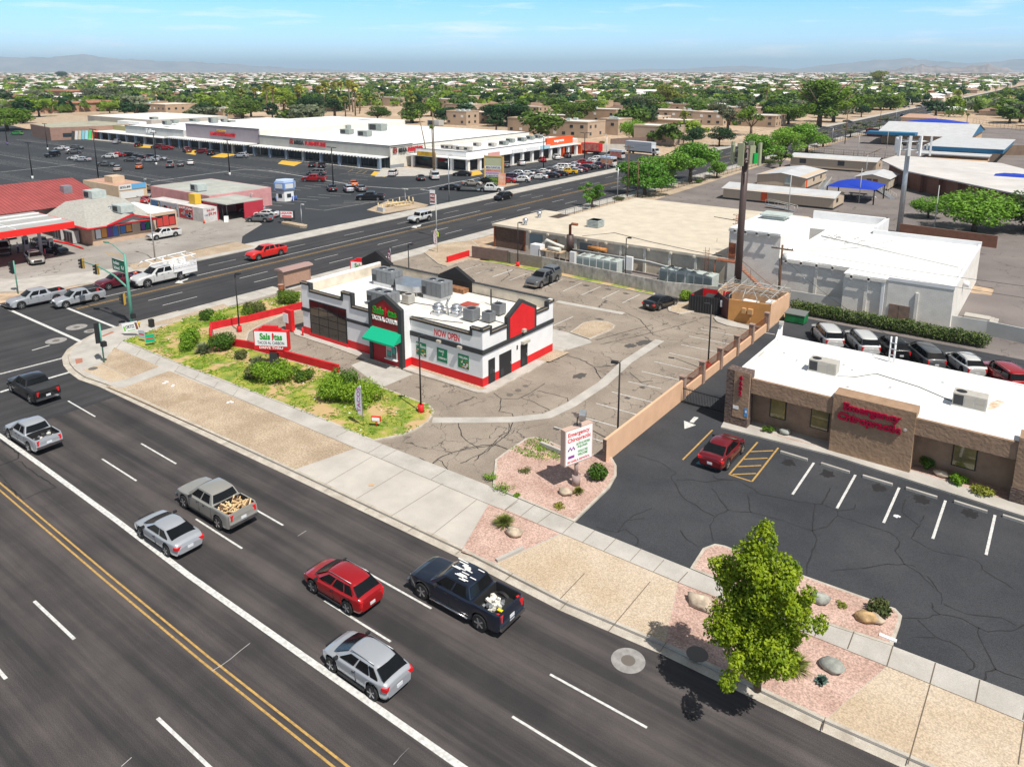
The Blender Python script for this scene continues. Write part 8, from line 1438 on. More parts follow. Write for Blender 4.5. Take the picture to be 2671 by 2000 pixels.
for t_,x,y,ty,lb in((tN,472,530,320,'single very tall palm above the dark tree'),(tN,178,510,360,'palm left of the dark tall tree'),(tN,350,500,395,'one of two close palms, left'),(tN,380,500,395,'one of two close palms, right'),(tN,1075,470,410,'small dark palm above the estate'),(tN,570,490,400,'leaning golden palm near the dark tree'),(tL,1385,545,465,'squat palm before the brown-roofed block'),(tQ,1740,710,620,'squat palm beside the large blue shade'),(tQ,1750,560,490,'palm at the far street'),(tQ,165,545,470,'small palm at the edge of the dirt field'),(tL,1995,640,420,'golden-headed palm above green trees, left'),(tL,2110,600,410,'golden-headed palm above green trees, right'),(tQ,1970,480,400,'palm by the far intersection')):PT_('palm',LM7,t_,x,y,ty,lb,1.35,0,'n','palms in the estate')
for x,y,ty,k,lb in((1478,1055,620,0,'thin leaning palm with no crown in front of the store corner'),(1520,1085,735,1,'shorter slim palm with a green tuft by the cafe'),(1530,1088,590,2,'tallest slim palm by the cafe umbrellas')):
 c_=tM(x,y);h=ZT(c_,tM,x,ty);t=thing('slim_palm',lb,'palm tree',(*c_,0),0,'slim palms by the cafe');q=MB();q.tube([(0,0,0),(-.2 if k else-1.5,0,h*.5),(-.3 if k else-3.4,0,h)],[.2,.15,.12],8);q.build('trunk',M_palmb,t,local=True);xx=-.3 if k else-3.4
 V=leaf_quads([(xx,0,h+.1,.7,.7,.6)],60 if k else 12,.8,k,.1,.3,.3);fastmesh('fronds',V,LM2,t)
 # shrubs
def shrub(c,r,h,m,label,n=900,ls=.16,seed=1,cat='bush',name='round_bush',grp=None,loose=False,zb=.1):
 t=thing(name,label,cat,(*c,zb),0,grp);g=random.Random(seed);cl=[(0,0,h*.5,r*.85,r*.85,h*.52)]+[(r*.5*math.cos(a),r*.5*math.sin(a),h*g.uniform(.35,.7),r*.5,r*.5,h*.33)for a in np.arange(0,6.2,1.2)]
 if loose:cl=[(r*g.uniform(-.6,.6),r*g.uniform(-.6,.6),h*g.uniform(.3,.75),r*.45,r*.45,h*.32)for _ in range(9)]
 fastmesh('foliage',leaf_quads(cl,n,ls,seed,.5 if not loose else.2),m,t);q=MB();[q.tube([(0,0,-.05),(r*.25*math.cos(a),r*.25*math.sin(a),h*.4)],.03,5)for a in(0,2.1,4.2)];q.build('stem',M_bark,t,local=True);return t
LB1=leaf_mat('bush_green',(.05,.12,.012),(.14,.23,.025),.12,3);LB2=leaf_mat('bush_bright',(.12,.24,.012),(.24,.40,.03),.12,3);LB3=leaf_mat('bush_dull',(.07,.10,.03),(.16,.17,.05),.15,3)
for t_,x,y,r,h,m,lb,lo in((tA,1705,905,.85,1.15,LB1,'clipped round bush nearest the cross street, left of two',0),(tA,1805,935,1.0,1.0,LB2,'brighter clipped bush touching the red wall corner',0),(tA,1570,1130,1.5,1.9,LB2,'loose bright bush left of the flowering one',1),(tA,1830,1150,1.35,1.6,LB1,'big bush with magenta flowers below the red wall',0),(tA,1985,1225,.75,.8,LB3,'small thin bush right of the flowering one',1),(tA,2060,850,1.0,.75,LB1,'low bush left of another inside the street corner strip',0),(tA,2135,850,.9,.8,LB3,'low dull bush right of its neighbour at the strip',0),(tR,325,605,1.4,1.5,LB1,'wide clipped bush behind the restaurant corner',0),(tR,50,665,1.2,.9,LB3,'flat dull bush outside the red wall end',1),(tR,235,1260,1.9,1.9,LB2,'large bright bush just right of the drive-through sign',1),(tR,430,1240,1.1,1.2,LB1,'dark loose bush behind the large bright one',1),(tR,40,1230,.9,1.0,LB3,'dull bush under the spiky yucca',1),(tR,700,1410,1.5,1.9,LB2,'bright bush left of three by the feather flag',1),(tR,800,1330,1.5,1.9,LB1,'middle bush of three, farther from the camera',1),(tR,950,1420,1.75,2.0,LB2,'biggest bright bush, right of three by the feather flag',1),(tB,1700,900,.8,1.25,LB2,'bright round bush beside the bin enclosure',0),(tF,1135,800,.72,1.1,LB1,'round bush right of the clinic pylon sign',0),(tJ,1010,330,.6,.75,LB3,'dark olive bush beside the ochre boulder',0),(tK,425,480,.55,.45,LB1,'small leafy plant in the gravel under the first window',1),(tK,1755,850,.6,.7,LB2,'yellow-green bush, left of two at the clinic wall',1),(tK,1915,920,.7,.5,LM6,'yellow flowering bush, right of two at the clinic wall',0),(tK,1530,750,.5,.9,LB1,'dark bush in the shade of the right alcove',1),(tN,1650,1195,1.0,.9,LB1,'small round bush at the verge fence',0),(tN,990,1335,1.4,.7,LB3,'low dull bush at the tan roof corner',0),(tN,852,880,1.2,1.4,LB1,'small round bush by the apartment gate',0),(tQ,110,1045,2.2,1.5,LB3,'dull scrub below the bright tree row',1),(tQ,1180,1140,2.2,2.0,LB3,'reddish scrub beside the brick wing',1),(tQ,1640,650,6,6.5,LB1,'leafy tree-like clump behind the large blue shade',1)):
 o=shrub(t_(x,y),r,h,m,lb,int(1500*min(2.2,r*h))if r<3 else 1200,.17 if r<3 else.7,int(x),loose=bool(lo))
 if 'magenta' in lb:V=leaf_quads([(-.1,-.5,.6,1.2,.9,.5)],70,.13,5,.8);fastmesh('magenta_flowers',V,mat('magenta_flower',(.6,.02,.18),.5),o)
for t_,x,y,r,m,lb in((tF,540,745,.55,LB3,'thin yellowish weed in the pink gravel left of the pylon'),(tF,825,1040,.45,LM6,'small yellow-flowering plant near the sidewalk'),(tF,240,800,.55,LB2,'grassy weed on the kerb of the sign island'),(tF,360,890,.8,LB2,'spreading green weed at the sidewalk corner of the sign island'),(tJ,705,270,.3,LM6,'small yellow plant between two boulders'),(tF,470,940,.2,LB2,'tiny weed at the island edge')):shrub(t_(x,y),r,r*.55,m,lb,260,.11,int(x),'plant','low_plant',loose=True,zb=.13)
island_green=leaf_quads([(*tF(650,520),.2,1.1,.9,.22),(*tF(560,590),.18,1.5,.5,.12),(*tF(760,600),.18,1.2,.6,.12)],1500,.12,4,.1);tag(fastmesh('ground_cover',island_green,LB2),'green weeds covering the back of the sign island','ground cover',None,'stuff')
def spiky(c,r,h,n,m,label,w=.06,name='yucca',cat='plant',fl=.3):
 g=random.Random(n);V=[]
 for k in range(n):
  a,el=g.uniform(0,6.28),g.uniform(fl,1.5);L=r*g.uniform(.8,1.15);d=Vector((math.cos(a)*math.cos(el),math.sin(a)*math.cos(el),math.sin(el)*h/r));s=Vector((-math.sin(a),math.cos(a),0))*w;p=Vector((c[0],c[1],.15));m_=p+d*L*.55+Vector((0,0,.04));V+=[p-s*.4,m_+s,p+d*L+Vector((0,0,-.1*r)),m_-s]
 o=fastmesh(name,np.array([tuple(v-Vector((c[0],c[1],.13)))for v in V]),m);o.location=(c[0],c[1],.13);return tag(o,label,cat)
MY=leaf_mat('yucca_leaf',(.16,.2,.1),(.33,.38,.22),.05,4);MG=leaf_mat('grass_blade',(.14,.17,.03),(.32,.33,.09),.05,4)
spiky(tA(1680,1180),1.1,1.1,220,MY,'pale spiky yucca between the two big corner bushes');spiky(tR(75,1140),1.0,1.1,240,MY,'silvery spiky yucca below the drive-through sign',.05);spiky(tF(365,1180),.85,.7,260,MG,'big grass tuft in the pink triangle bed',.03,'grass_tuft');spiky(tF(975,920),.5,.45,160,MG,'small grass tuft beside the boulder under the pylon',.03,'grass_tuft');spiky(tJ(310,790),.95,.8,300,MG,'grass tuft at the foot of the foreground tree',.03,'grass_tuft');spiky(tJ(545,905),.38,.35,60,mat('agave_blue',(.12,.2,.17),.6),'small blue-green agave in the pink gravel',.07,'agave')
for t_,x,y,r,m,lb in((tF,445,1260,.5,M_rock,'cream boulder beside the big grass tuft'),(tF,865,925,.42,M_rock,'flat tan boulder under the pylon sign'),(tI,1660,260,.62,M_rock,'large cream boulder left of the foreground tree'),(tJ,530,235,.45,M_rockg,'grey-blue boulder at the top of the tree island'),(tJ,630,790,.5,M_rockg,'greenish flat boulder above the agave'),(tJ,900,385,.48,mat('ochre_boulder',(.42,.28,.14),.9,sc=3,amt=.4,bump=.8,bsc=4),'ochre boulder beside the dark olive bush'),(tJ,975,395,.35,M_rock,'small tan boulder touching the ochre one'),(tK,530,500,.4,M_rockg,'pale boulder by the first clinic window'),(tK,1630,800,.4,M_rock,'pale boulder in the right alcove bed')):
 c_=t_(x,y);tag(MB().blob((*c_,.3),(r*1.2,r*.8,r*.6),int(x),9,rough=.22).build('boulder',m),lb,'boulder')
h_=[];n_=34;ha,hb=Vector(tC(640,690)),Vector(tC(2230,985));hd=(hb-ha)
for k in range(n_):p=ha+hd*(k/n_)+Vector((0,.3));h_.append((p.x-ha.x,p.y-ha.y,.75+rnd.uniform(-.08,.12),.75,.55,.75))
t=thing('hedge','long dense oleander hedge behind the clinic parking row','hedge',(ha.x,ha.y,0));fastmesh('foliage',leaf_quads(h_,15000,.2,3,.5),leaf_mat('hedge_leaf',(.05,.10,.02),(.19,.25,.07),0,2.2),t);q=MB();[q.tube([(x_[0],x_[1],0),(x_[0],x_[1],.8)],.04,5)for x_ in h_];q.build('stems',M_bark,t,local=True)
# grass blades scattered on the lawns
def scatter(poly,n,seed):
 g=np.random.default_rng(seed);P=np.array(poly);lo,hi=P.min(0),P.max(0);out=[]
 while len(out)<n:
  x,y=g.uniform(lo[0],hi[0]),g.uniform(lo[1],hi[1]);ins=False;j=len(P)-1
  for i in range(len(P)):
   if(P[i][1]>y)!=(P[j][1]>y)and x<(P[j][0]-P[i][0])*(y-P[i][1])/(P[j][1]-P[i][1])+P[i][0]:ins=not ins
   j=i
  if ins and math.sin(x*1.3+y*.7)*math.sin(y*1.1-x*.4)+math.sin(x*2.9)*.4>-.25:out.append((x,y))
 return np.array(out)
pts=scatter(lawn,5200,1);g=np.random.default_rng(3);n=len(pts);c=np.c_[pts,np.full(n,.15)];d=g.normal(size=(n,3))*[.1,.1,.0];u=np.c_[g.normal(size=(n,2))*.03,np.full(n,.07)]
tag(fastmesh('grass',np.stack([c-d,c-d*.4+u,c+d,c+d*.4-u*.2],1).reshape(-1,3),LB2),'tufts of uneven green grass on the corner lawn','grass',None,'stuff')
q=MB();r_=random.Random(3);wp=scatter(lawn,46,7);[q.obox((x,y,.15),(r_.uniform(.06,.2),r_.uniform(.05,.14),.03),r_.uniform(0,3))for x,y in wp]
for t_,x,y in((tA,1440,1455),(tA,1360,1425),(tD,1900,170),(tK,1335,1070)):c_=t_(x,y);[q.obox((c_[0]+r_.uniform(-.25,.25),c_[1]+r_.uniform(-.2,.2),.145 if t_ is not tK else.03),(.22,.15,.03+.01*_),r_.uniform(0,3))for _ in range(4)]
tag(q.build('litter',M_white),'scraps of white litter on the corner lawn and verge','litter',None,'stuff')
# the far town
def azd(x,y):return math.degrees(math.atan2(x,y))
def free(x,y):
 if-102<x<-69 and y<2600:return False
 if x>-102:return y>440 or(x<-72 and y>300)
 if x>-345:return y>222
 return y>215 or(x<-430 and y>130)
g=random.Random(21);hs_,n=[],0
M_tw=[mat('ranch_wall',(.50,.38,.28),.9,rand=.25),mat('ranch_wall_pale',(.60,.55,.48),.9,rand=.15)];M_tr=[mat('ranch_roof_tan',(.42,.27,.2),.9,rand=.3),mat('ranch_roof_white',(.74,.72,.70),.8,rand=.1),mat('ranch_roof_brown',(.22,.14,.1),.9,rand=.3)]
def house(i):
 t=thing('ranch_house','low ranch house among trees in the far suburb','house',group='ranch houses of the far suburb');lx,ly=((15,10),(18,11),(12,10))[i%3];q=MB();q.box(-lx/2,-ly/2,0,lx/2,ly/2,2.8);q.build('wall',M_tw[i%2],t,local=True)
 q=MB();e_=.7;q.add([(-lx/2-e_,-ly/2-e_,2.7),(lx/2+e_,-ly/2-e_,2.7),(lx/2+e_,ly/2+e_,2.7),(-lx/2-e_,ly/2+e_,2.7),(-lx/2+3,0,4.5),(lx/2-3,0,4.5)],[(0,1,5,4),(1,2,5),(2,3,4,5),(3,0,4)]);q.build('roof',M_tr[i%3],t,local=True)
 q=MB();[q.box(x,-ly/2-.04,1,x+1.5,-ly/2,2.1)for x in(-lx/3,0,lx/4)];q.build('window',M_glassw,t,local=True,split=True);return t
HP=[house(i)for i in range(6)];used=set()
while n<190:
 dd=330+g.random()**1.0*900;az=g.uniform(-73,-.6);x,y=dd*math.sin(R(az)),dd*math.cos(R(az))
 x=round(x/22)*22+g.uniform(-2,2);y=round(y/34)*34+g.uniform(-2,2)
 if not free(x,y)or(x>-330 and y<420 and x<-102)or(x<-330 and y<430)or any((x-a)**2+(y-b_)**2<400 for a,b_ in hs_):continue
 i=g.randrange(6);o=HP[i]if i not in used else copy_tree(HP[i]);used.add(i);o.location=(x,y,0);o.rotation_euler=(0,0,R(g.choice((0,90,180,0))));o['label']=['tan','white','brown'][i%3]+'-roofed ranch house, '+pos(x,y,2);hs_.append((x,y));n+=1
for i in range(6):
 if i not in used:
  for c in list(HP[i].children):D.objects.remove(c)
  D.objects.remove(HP[i])
n=0;FK=[('broad',LM1),('broad',LM3),('broad',LM2),('round',LM1),('tall',LM3),('broad',LM4),('palm',LM7),('broad',LM1),('broad',LM2)]
while n<290:
 dd=260+g.random()**1.1*750;az=g.uniform(-73,-.6);x,y=dd*math.sin(R(az)),dd*math.cos(R(az));k,m=FK[g.randrange(9)]
 if not free(x,y)or any(abs(x-a)+abs(y-b_)<9 for a,b_ in hs_)or(x>-345 and y<400 and x<-102 and g.random()<.7):continue
 tree(k,m,(x,y),g.uniform(7.5,12)if k!='palm' else g.uniform(9,14),('palm over the far suburb, ' if k=='palm' else{'leaf_mid':'mid green','leaf_dark':'dark green','leaf_bright':'bright green','leaf_grey_olive':'silvery'}[m.name]+' tree of the far suburb, ')+pos(x,y,4),1.35,g.randrange(2),'f','trees of the far suburb');n+=1
gn=np.random.default_rng(5)
def far_pts(n,d0,d1):d=np.exp(gn.uniform(math.log(d0),math.log(d1),n));a=np.radians(gn.uniform(-78,3,n));return np.c_[d*np.sin(a),d*np.cos(a)],d
for nm,m,n,ls in(('distant_treetops',LM1,3600,1),('distant_dark_treetops',LM3,1700,1),('distant_pale_treetops',LM2,2400,1),('distant_grey_treetops',LM4,700,1)):
 P,d=far_pts(n,560,9000);ok=~((P[:,0]>-104)&(P[:,0]<-66)&(d<2600))&~((P[:,0]>-104)&(P[:,1]<520));P,d=P[ok],d[ok];Q=26;N=len(P);R0=gn.uniform(2.8,6.2,N)*(1+d/9000*1.5);Hh=gn.uniform(5,10.5,N)
 u=gn.normal(size=(N,Q,3));u/=np.linalg.norm(u,axis=2)[:,:,None];u[:,:,2]=np.abs(u[:,:,2])*1.0-.15
 c=np.zeros((N,Q,3));c[:,:,:2]=P[:,None,:];c[:,:,2]=(Hh*.45)[:,None];c+=u*np.stack([R0,R0,Hh*.5],1)[:,None,:]*gn.uniform(.6,1,(N,Q,1));nn=u+gn.normal(size=u.shape)*.5;nn/=np.linalg.norm(nn,axis=2)[:,:,None];t_=np.cross(nn,gn.normal(size=u.shape));t_/=np.linalg.norm(t_,axis=2)[:,:,None];b_=np.cross(nn,t_);s=(R0*.42)[:,None,None]*gn.uniform(.6,1.3,(N,Q,1))
 tag(fastmesh(nm,np.stack([c-t_*s,c-b_*s,c+t_*s,c+b_*s],2).reshape(-1,3),m),'mass of treetops running to the horizon','trees',None,'stuff')
for nm,mw,mr_,n in(('distant_tan_houses',M_tw[0],M_tr[0],1900),('distant_white_houses',M_tw[1],M_tr[1],2000)):
 P,d=far_pts(n,650,8000);q=MB()
 for(x,y),dd in zip(P,d):
  if-110<x<-60:continue
  f=1+dd/5000;lx,ly,h=gn.uniform(5,9)*f,gn.uniform(4,6)*f,gn.uniform(3,5)*(1+dd/5000);q.box(x-lx,y-ly,0,x+lx,y+ly,h,0);q.add([(x-lx-.6,y-ly-.6,h),(x+lx+.6,y-ly-.6,h),(x+lx+.6,y+ly+.6,h),(x-lx-.6,y+ly+.6,h),(x-lx*.6,y,h+1.4),(x+lx*.6,y,h+1.4)],[(0,1,5,4),(1,2,5),(2,3,4,5),(3,0,4)],1)
 tag(q.build(nm,[mw,mr_],loc=(0,0,0)),'specks of distant roofs between trees','houses',None,'stuff')
 # hills on the horizon
def ridge(name,az0,az1,dist,prof,seed):
 g=random.Random(seed);q=MB();n=90;top,mid,bot=[],[],[]
 for i in range(n+1):
  f=i/n;a=R(az0+(az1-az0)*f);h=max(4,interp(prof,f)*(1+g.uniform(-.07,.07))+8*math.sin(f*60));
  for L_,dd,hh in((bot,dist-1800,-1),(mid,dist-700+g.uniform(-200,200),h*.5*g.uniform(.7,1.2)),(top,dist,h)):L_.append((dd*math.sin(a),dd*math.cos(a),hh))
 b0=bot+mid+top+[(x*1.12,y*1.12,0)for x,y,z in top];N=n+1;q.add(b0,[[r_*N+i,r_*N+i+1,(r_+1)*N+i+1,(r_+1)*N+i]for r_ in range(3)for i in range(n)],0,True);struct(name,q,mat('mountain_rock',(.24,.20,.18),.95,sc=.002,amt=.4))
ridge('hills',-75,-47,22000,[(0,400),(.1,350),(.25,345),(.32,415),(.42,320),(.6,245),(.8,100),(1,15)],1)
ridge('hills_east',-32,6,22000,[(0,8),(.1,75),(.2,80),(.3,170),(.4,80),(.5,250),(.58,340),(.68,200),(.8,390),(.9,320),(1,340)],2)
ridge('low_hills',-12,-3,9500,[(0,5),(.2,55),(.35,90),(.55,60),(.75,95),(1,5)],3)
# POLES, SIGNS, SMALL THINGS
def lot_lamp(c,h,label,m=M_black,base=M_red,heads=1,rz=0,grp=None,arm=.5,r=.07,bh=.75):
 t=thing('lot_lamp',label,'lamp post',(*c,0),rz,grp);q=MB();q.tube([(0,0,bh),(0,0,h)],[r,r*.8],8);q.build('pole',m,t,local=True)
 q=MB();q.cyl(0,0,-.02,bh,.24,14);q.build('base',base,t,local=True)
 for s_ in((1,)if heads==1 else(1,-1)):q=MB();q.obox((s_*arm*.75,0,h+.02),(arm,.32,.14),0);q.build('lamp_head',m,t,local=True)
 return t
for t_,bx,by,ty,lb in((tR,1417,1510,870,'black lamp post with red base on the corner lawn point'),(tA,1975,1005,515,'black lamp post inside the red wall'),(tB,318,622,255,'black lamp post with red base before the grey wall'),(tB,1200,782,380,'black lamp post with red base before the whitewashed wall')):c_=t_(bx,by);lot_lamp(c_,ZT(c_,t_,bx,ty),lb,grp='lamp posts of the restaurant lot',rz=.3)
for t_,x,y,lb in((tR,1310,115,'black lamp post rising behind the restaurant roof'),(tB,1915,930,'black lamp post by the railing wall, farther'),(tB,1160,1412,'black lamp post behind the peach wall, nearest the pylon')):c_=t_(x,y,6.2);lot_lamp(c_,6.2,lb,grp='lamp posts of the restaurant lot',rz=3.4 if 'peach' in lb or 'railing' in lb else.2)
for t_,bx,by,ty,lb in((tL,270,1165,860,'black lamp post nearest the left edge of the plaza lot'),(tL,395,925,705,'black lamp post before the brick shop'),(tL,815,1185,750,'tall black lamp post behind the small shops'),(tL,1290,1050,780,'black lamp post in the middle of the far lot'),(tL,1895,1135,835,'black lamp post on the aisle before the supermarket'),(tL,62,880,640,'lamp post with purple base at the far left'),(tM,695,1250,900,'black lamp post among four cars'),(tN,372,1110,815,'black lamp post standing in the double row of cars'),(tN,708,1035,780,'black lamp post by the red pickup in the far row')):
 c_=t_(bx,by);lot_lamp(c_,ZT(c_,t_,bx,ty),lb,base=mat('pole_base_white',(.6,.6,.58),.8)if 'purple' not in lb else mat('purple',(.15,.05,.3),.6),heads=2,arm=1.2,r=.14,bh=.9,grp='twin lamp posts of the plaza')
for t_,bx,by,ty,lb in((tM,1288,1365,1243,'short white lamp post on the gravel island'),(tM,435,1540,1368,'white lamp post beside the liquor sign'),(tM,20,1450,1280,'white lamp post beside the red liquor canopy'),(tL,1200,1290,1160,'white lamp post behind the corner shop')):c_=t_(bx,by);lot_lamp(c_,ZT(c_,t_,bx,ty),lb,m=M_greyw,base=M_steel,heads=2 if 'gravel' in lb else 1,arm=.6,bh=.2,grp='short white lamp posts')
def street_light(c,h,d,label,m=M_steel,r=.11,arm=2.6):
 t=thing('street_light',label,'street light',(*c,0),0,'galvanised street lights');q=MB();q.tube([(0,0,0),(0,0,h*.93)],[r,r*.6],8);q.build('pole',m,t,local=True)
 q=MB();q.tube([(0,0,h*.9),(d[0]*arm*.4,d[1]*arm*.4,h*.99),(d[0]*arm,d[1]*arm,h)],.05,6);q.build('arm',m,t,local=True);q=MB();q.obox((d[0]*(arm+.3),d[1]*(arm+.3),h),(.75,.28,.14),math.atan2(d[1],d[0]));q.build('lamp_head',M_unitl,t,local=True);return t
for t_,bx,by,ty,d,lb,ct in((tA,1280,418,0,(-1,0),'street light left of the stake-bed truck',0),(tM,1648,1345,965,(0,1),'slim silver pole on the plaza kerb',1),(tN,980,1325,1045,(-1,0),'street light beside the front bright green tree',1),(tN,888,1090,790,(-1,0),'silver pole behind the car rows',1),(tN,140,690,590,(-1,0),'distant street light behind the store',1),(tQ,1260,655,490,(-1,0),'street light far up the street',1),(tQ,1150,730,560,(1,0),'pole beside the far street crossing',1),(tQ,630,850,735,(-1,0),'white post by the grey-green tree',1)):
 c_=t_(bx,by);h=ZT(c_,t_,bx,ty)if ct else ZT(c_,tL,1215,1320);street_light(c_,h,d,lb,arm=2.4 if ct==0 or 'street light' in lb else.4)
c_=tM(1545,1640);street_light(c_,ZT(c_,tM,1520,1262),(-1,0),'street light with the sale banner on its mast',M_greyw)
for t_,bx,by,ty in((tQ,850,1360,1070),(tQ,268,1465,1130),(tQ,840,975,800),(tQ,1080,910,770),(tQ,905,1160,960),(tQ,1470,1580,1210)):c_=t_(bx,by);tag(MB().cyl(*c_,0,max(3,ZT(c_,t_,bx,ty)),.09,7,0,.06).build('pale_mast',M_greyw),'thin pale mast at the school near photo column %s'%{850:'of the blue shade',268:'of the nearest portable',840:'of the yellow bays',1080:'of the grey tower',905:'of the short portable',1470:'of the big bright tree'}[bx],'mast','thin masts at the school')
def timber(c,h,label,arms=1,az=0,tr=False):
 t=thing('utility_pole',label,'utility pole',(*c,0),az,'timber utility poles');q=MB();q.tube([(0,0,0),(0,0,h)],[.17,.11],8);q.build('pole',M_wood,t,local=True)
 for k in range(arms):q=MB();q.box(-1.2,-.06,h-.5-.9*k,1.2,.06,h-.38-.9*k);q.build('crossarm',M_wood,t,local=True)
 q=MB();[q.cyl(x,0,h-.38,h-.2,.05,6)for x in(-1.1,-.6,.6,1.1)];q.build('insulator',M_greyw,t,local=True,split=True)
 if tr:q=MB();q.cyl(.35,0,h-1.7,h-.9,.2,10);q.build('transformer',M_greyw,t,local=True)
 return c,h
TP=[]
for t_,bx,by,ty,lb,n_ in((tN,1062,1310,880,'dark timber pole between street light and front tree',1),(tN,1145,1308,1010,'orange-brown timber pole at the corner of the tan roof',1),(tQ,735,870,590,'timber pole by the school gate',1),(tQ,1018,762,590,'timber pole near the red skip',1),(tQ,1318,660,545,'timber pole beside the large blue shade',1),(tQ,1480,610,480,'timber pole farther up the street',1),(tQ,1570,570,465,'small timber pole beyond the others',1),(tQ,1970,560,390,'timber pole near the tile-roofed homes',1),(tQ,2150,580,500,'timber pole at the right edge',1)):c_=t_(bx,by);TP.append(timber(c_,ZT(c_,t_,bx,ty),lb,n_))
c_=(-21.9,79.6);hp=ZT(c_,tC,628,130);timber(c_,hp,'timber pole with transformer behind the mast enclosure',1,0,True)
def wire(a,c,sag,label,grp='overhead wires'):
 a,c=Vector(a),Vector(c);P=[a.lerp(c,k/14)-Vector((0,0,sag*4*(k/14)*(1-k/14)))for k in range(15)];tag(MB().tube(P,.02,4).build('wire',M_char),label,'wire',grp)
for k,(a,c)in enumerate((((-21.9,79.6,hp-.5),(20,78,7.5)),((-21.9,79.6,hp-1.2),(20,77,6.3)),((-21.9,79.6,hp-1.3),(-6.6,58.6,5.9)),((-21.9,79.6,hp-.6),(-14,98,WZ+1)),((-6.6,58.6,5.9),(20,60,6.4)))):wire(a,c,.5,['upper wire running right from the transformer pole','lower wire running right from the transformer pole','wire from the transformer pole to the white service mast','wire from the transformer pole over the white hall','wire from the white service mast to the right'][k])
for(a,ha_),(c,hc_)in zip(TP[:1]+TP[2:5],TP[2:6]):[wire((a[0]+o_,a[1],ha_-.3),(c[0]+o_,c[1],hc_-.3),1.5,'overhead wire between timber poles, starting '+pos(a[0]+o_,a[1],ha_))for o_ in(-1,1)]
# masts with antennas
c_=tB(2118,905);h=ZT(c_,tN,2040,1045);t=thing('brown_mast','thick brown telecom mast with olive panel antennas on top','telecom mast',(*c_,0));q=MB();q.cyl(0,0,0,h+2.2,.42,18,0,.36);q.build('mast_tube',M_brownp,t,local=True)
q=MB();[q.tube([(0,0,h+z),(1.5*math.cos(a),1.5*math.sin(a),h+z)],.05,5)for a in np.arange(0,6.2,1.047)for z in(.6,1.9)];q.build('mounting_arms',M_char,t,local=True)
for k,a in enumerate(np.arange(0,6.2,.785)):q=MB();q.obox((1.55*math.cos(a),1.55*math.sin(a),h+1.3),(.22,.62,2.5 if k%2==0 else 2.0),a);q.build('panel_antenna',mat('antenna_olive',(.30,.32,.20),.6),t,local=True)
q=MB();q.obox((1.75*math.cos(-.6),1.75*math.sin(-.6),h+.95),(.2,.5,1.1),-.6);q.build('green_panel',mat('panel_green',(.0,.32,.05),.5),t,local=True);q=MB();[q.obox((1.15*math.cos(a+.3),1.15*math.sin(a+.3),h+1.2),(.25,.3,.6),a)for a in np.arange(0,6.2,.785)];q.build('radio_unit',M_char,t,local=True,split=True)
c_=(-19.1,133.5);h=ZT(c_,tQ,1245,965);H2=ZT(c_,tQ,1270,795)-h;t=thing('grey_mast','grey steel telecom tower with white panel antennas near the brick wing','telecom mast',(*c_,0));q=MB();q.cyl(0,0,0,h+H2*.85,.46,16,0,.32);q.build('mast_tube',M_steel,t,local=True)
q=MB();[q.tube([(0,0,h+z),(3.2*math.cos(a),3.2*math.sin(a),h+z)],.08,5)for a in(.2,2.3,4.4)for z in(H2*.3,H2*.7)];P=[(3.2*math.cos(a),3.2*math.sin(a))for a in(.2,2.3,4.4,.2)];[q.tube([(*P[i],h+z),(*P[i+1],h+z)],.07,5)for i in range(3)for z in(H2*.3,H2*.7)];q.build('antenna_frame',M_steel,t,local=True)
for i in range(3):
 for f in(.05,.35,.65,.95):x,y=P[i][0]+(P[i+1][0]-P[i][0])*f,P[i][1]+(P[i+1][1]-P[i][1])*f;q=MB();q.obox((x*1.07,y*1.07,h+H2*.5),(.3,.42,H2*(.95 if i==2 else.62)),math.atan2(y,x));q.build('panel_antenna',M_white,t,local=True);q=MB();q.obox((x*.9,y*.9,h+H2*.45),(.3,.35,.8),math.atan2(y,x));q.build('radio_unit',M_greyw,t,local=True)
 # traffic signals
def head(par,x,y,z,rz,n=3):
 q=MB();q.obox((x,y,z),(.25,.34,.36*n),rz);o=q.build('signal_head',M_black,par,local=True)
 for k in range(n):
  zz=z+.36*(n/2-.5-k);cx,cy=x+math.cos(rz)*.2,y+math.sin(rz)*.2;q=MB();q.tube([(cx-math.cos(rz)*.08,cy-math.sin(rz)*.08,zz),(cx+math.cos(rz)*.14,cy+math.sin(rz)*.14,zz)],.14,10);q.build('visor',M_char,o,local=True)
 q=MB();q.obox((x-math.cos(rz)*.15,y-math.sin(rz)*.15,z),(.02,.48,.36*n+.12),rz);q.build('backing_plate',M_yel if n<4 else M_black,o,local=True)
c_=tA(1095,955);h=ZT(c_,tA,1035,355);t=thing('signal_mast','tall green signal mast with long arm, street sign and lamp at the corner','traffic signal',(*c_,0));q=MB();q.tube([(0,0,0),(0,0,h)],[.2,.11],10);q.build('pole',M_teal,t,local=True)
h1=ZT(c_,tA,1050,640);q=MB();q.tube([(0,0,h1),(-2.6,-.1,h1+1.0),(-5.6,-.2,h1+1.5),(-9.6,-.3,h1+1.55)],[.1,.09,.07,.05],8);q.build('signal_arm',M_teal,t,local=True);q=MB();q.tube([(0,0,h-.1),(-2.4,0,h+.7),(-3.4,0,h+.75)],.05,6);q.obox((-3.7,0,h+.75),(.7,.3,.14),0);q.build('lamp_arm',M_teal,t,local=True)
head(t,-9.3,-.3,h1+1.3,-2.4);head(t,-6.2,-.2,h1+1.1,-2.4);head(t,-.7,-.35,h1-1.2,-2.4);q=MB();q.box(-2.75,-.05,h1+1.6,-.12,.05,h1+2.85);sg_=q.build('street_sign',M_signg,t,local=True)
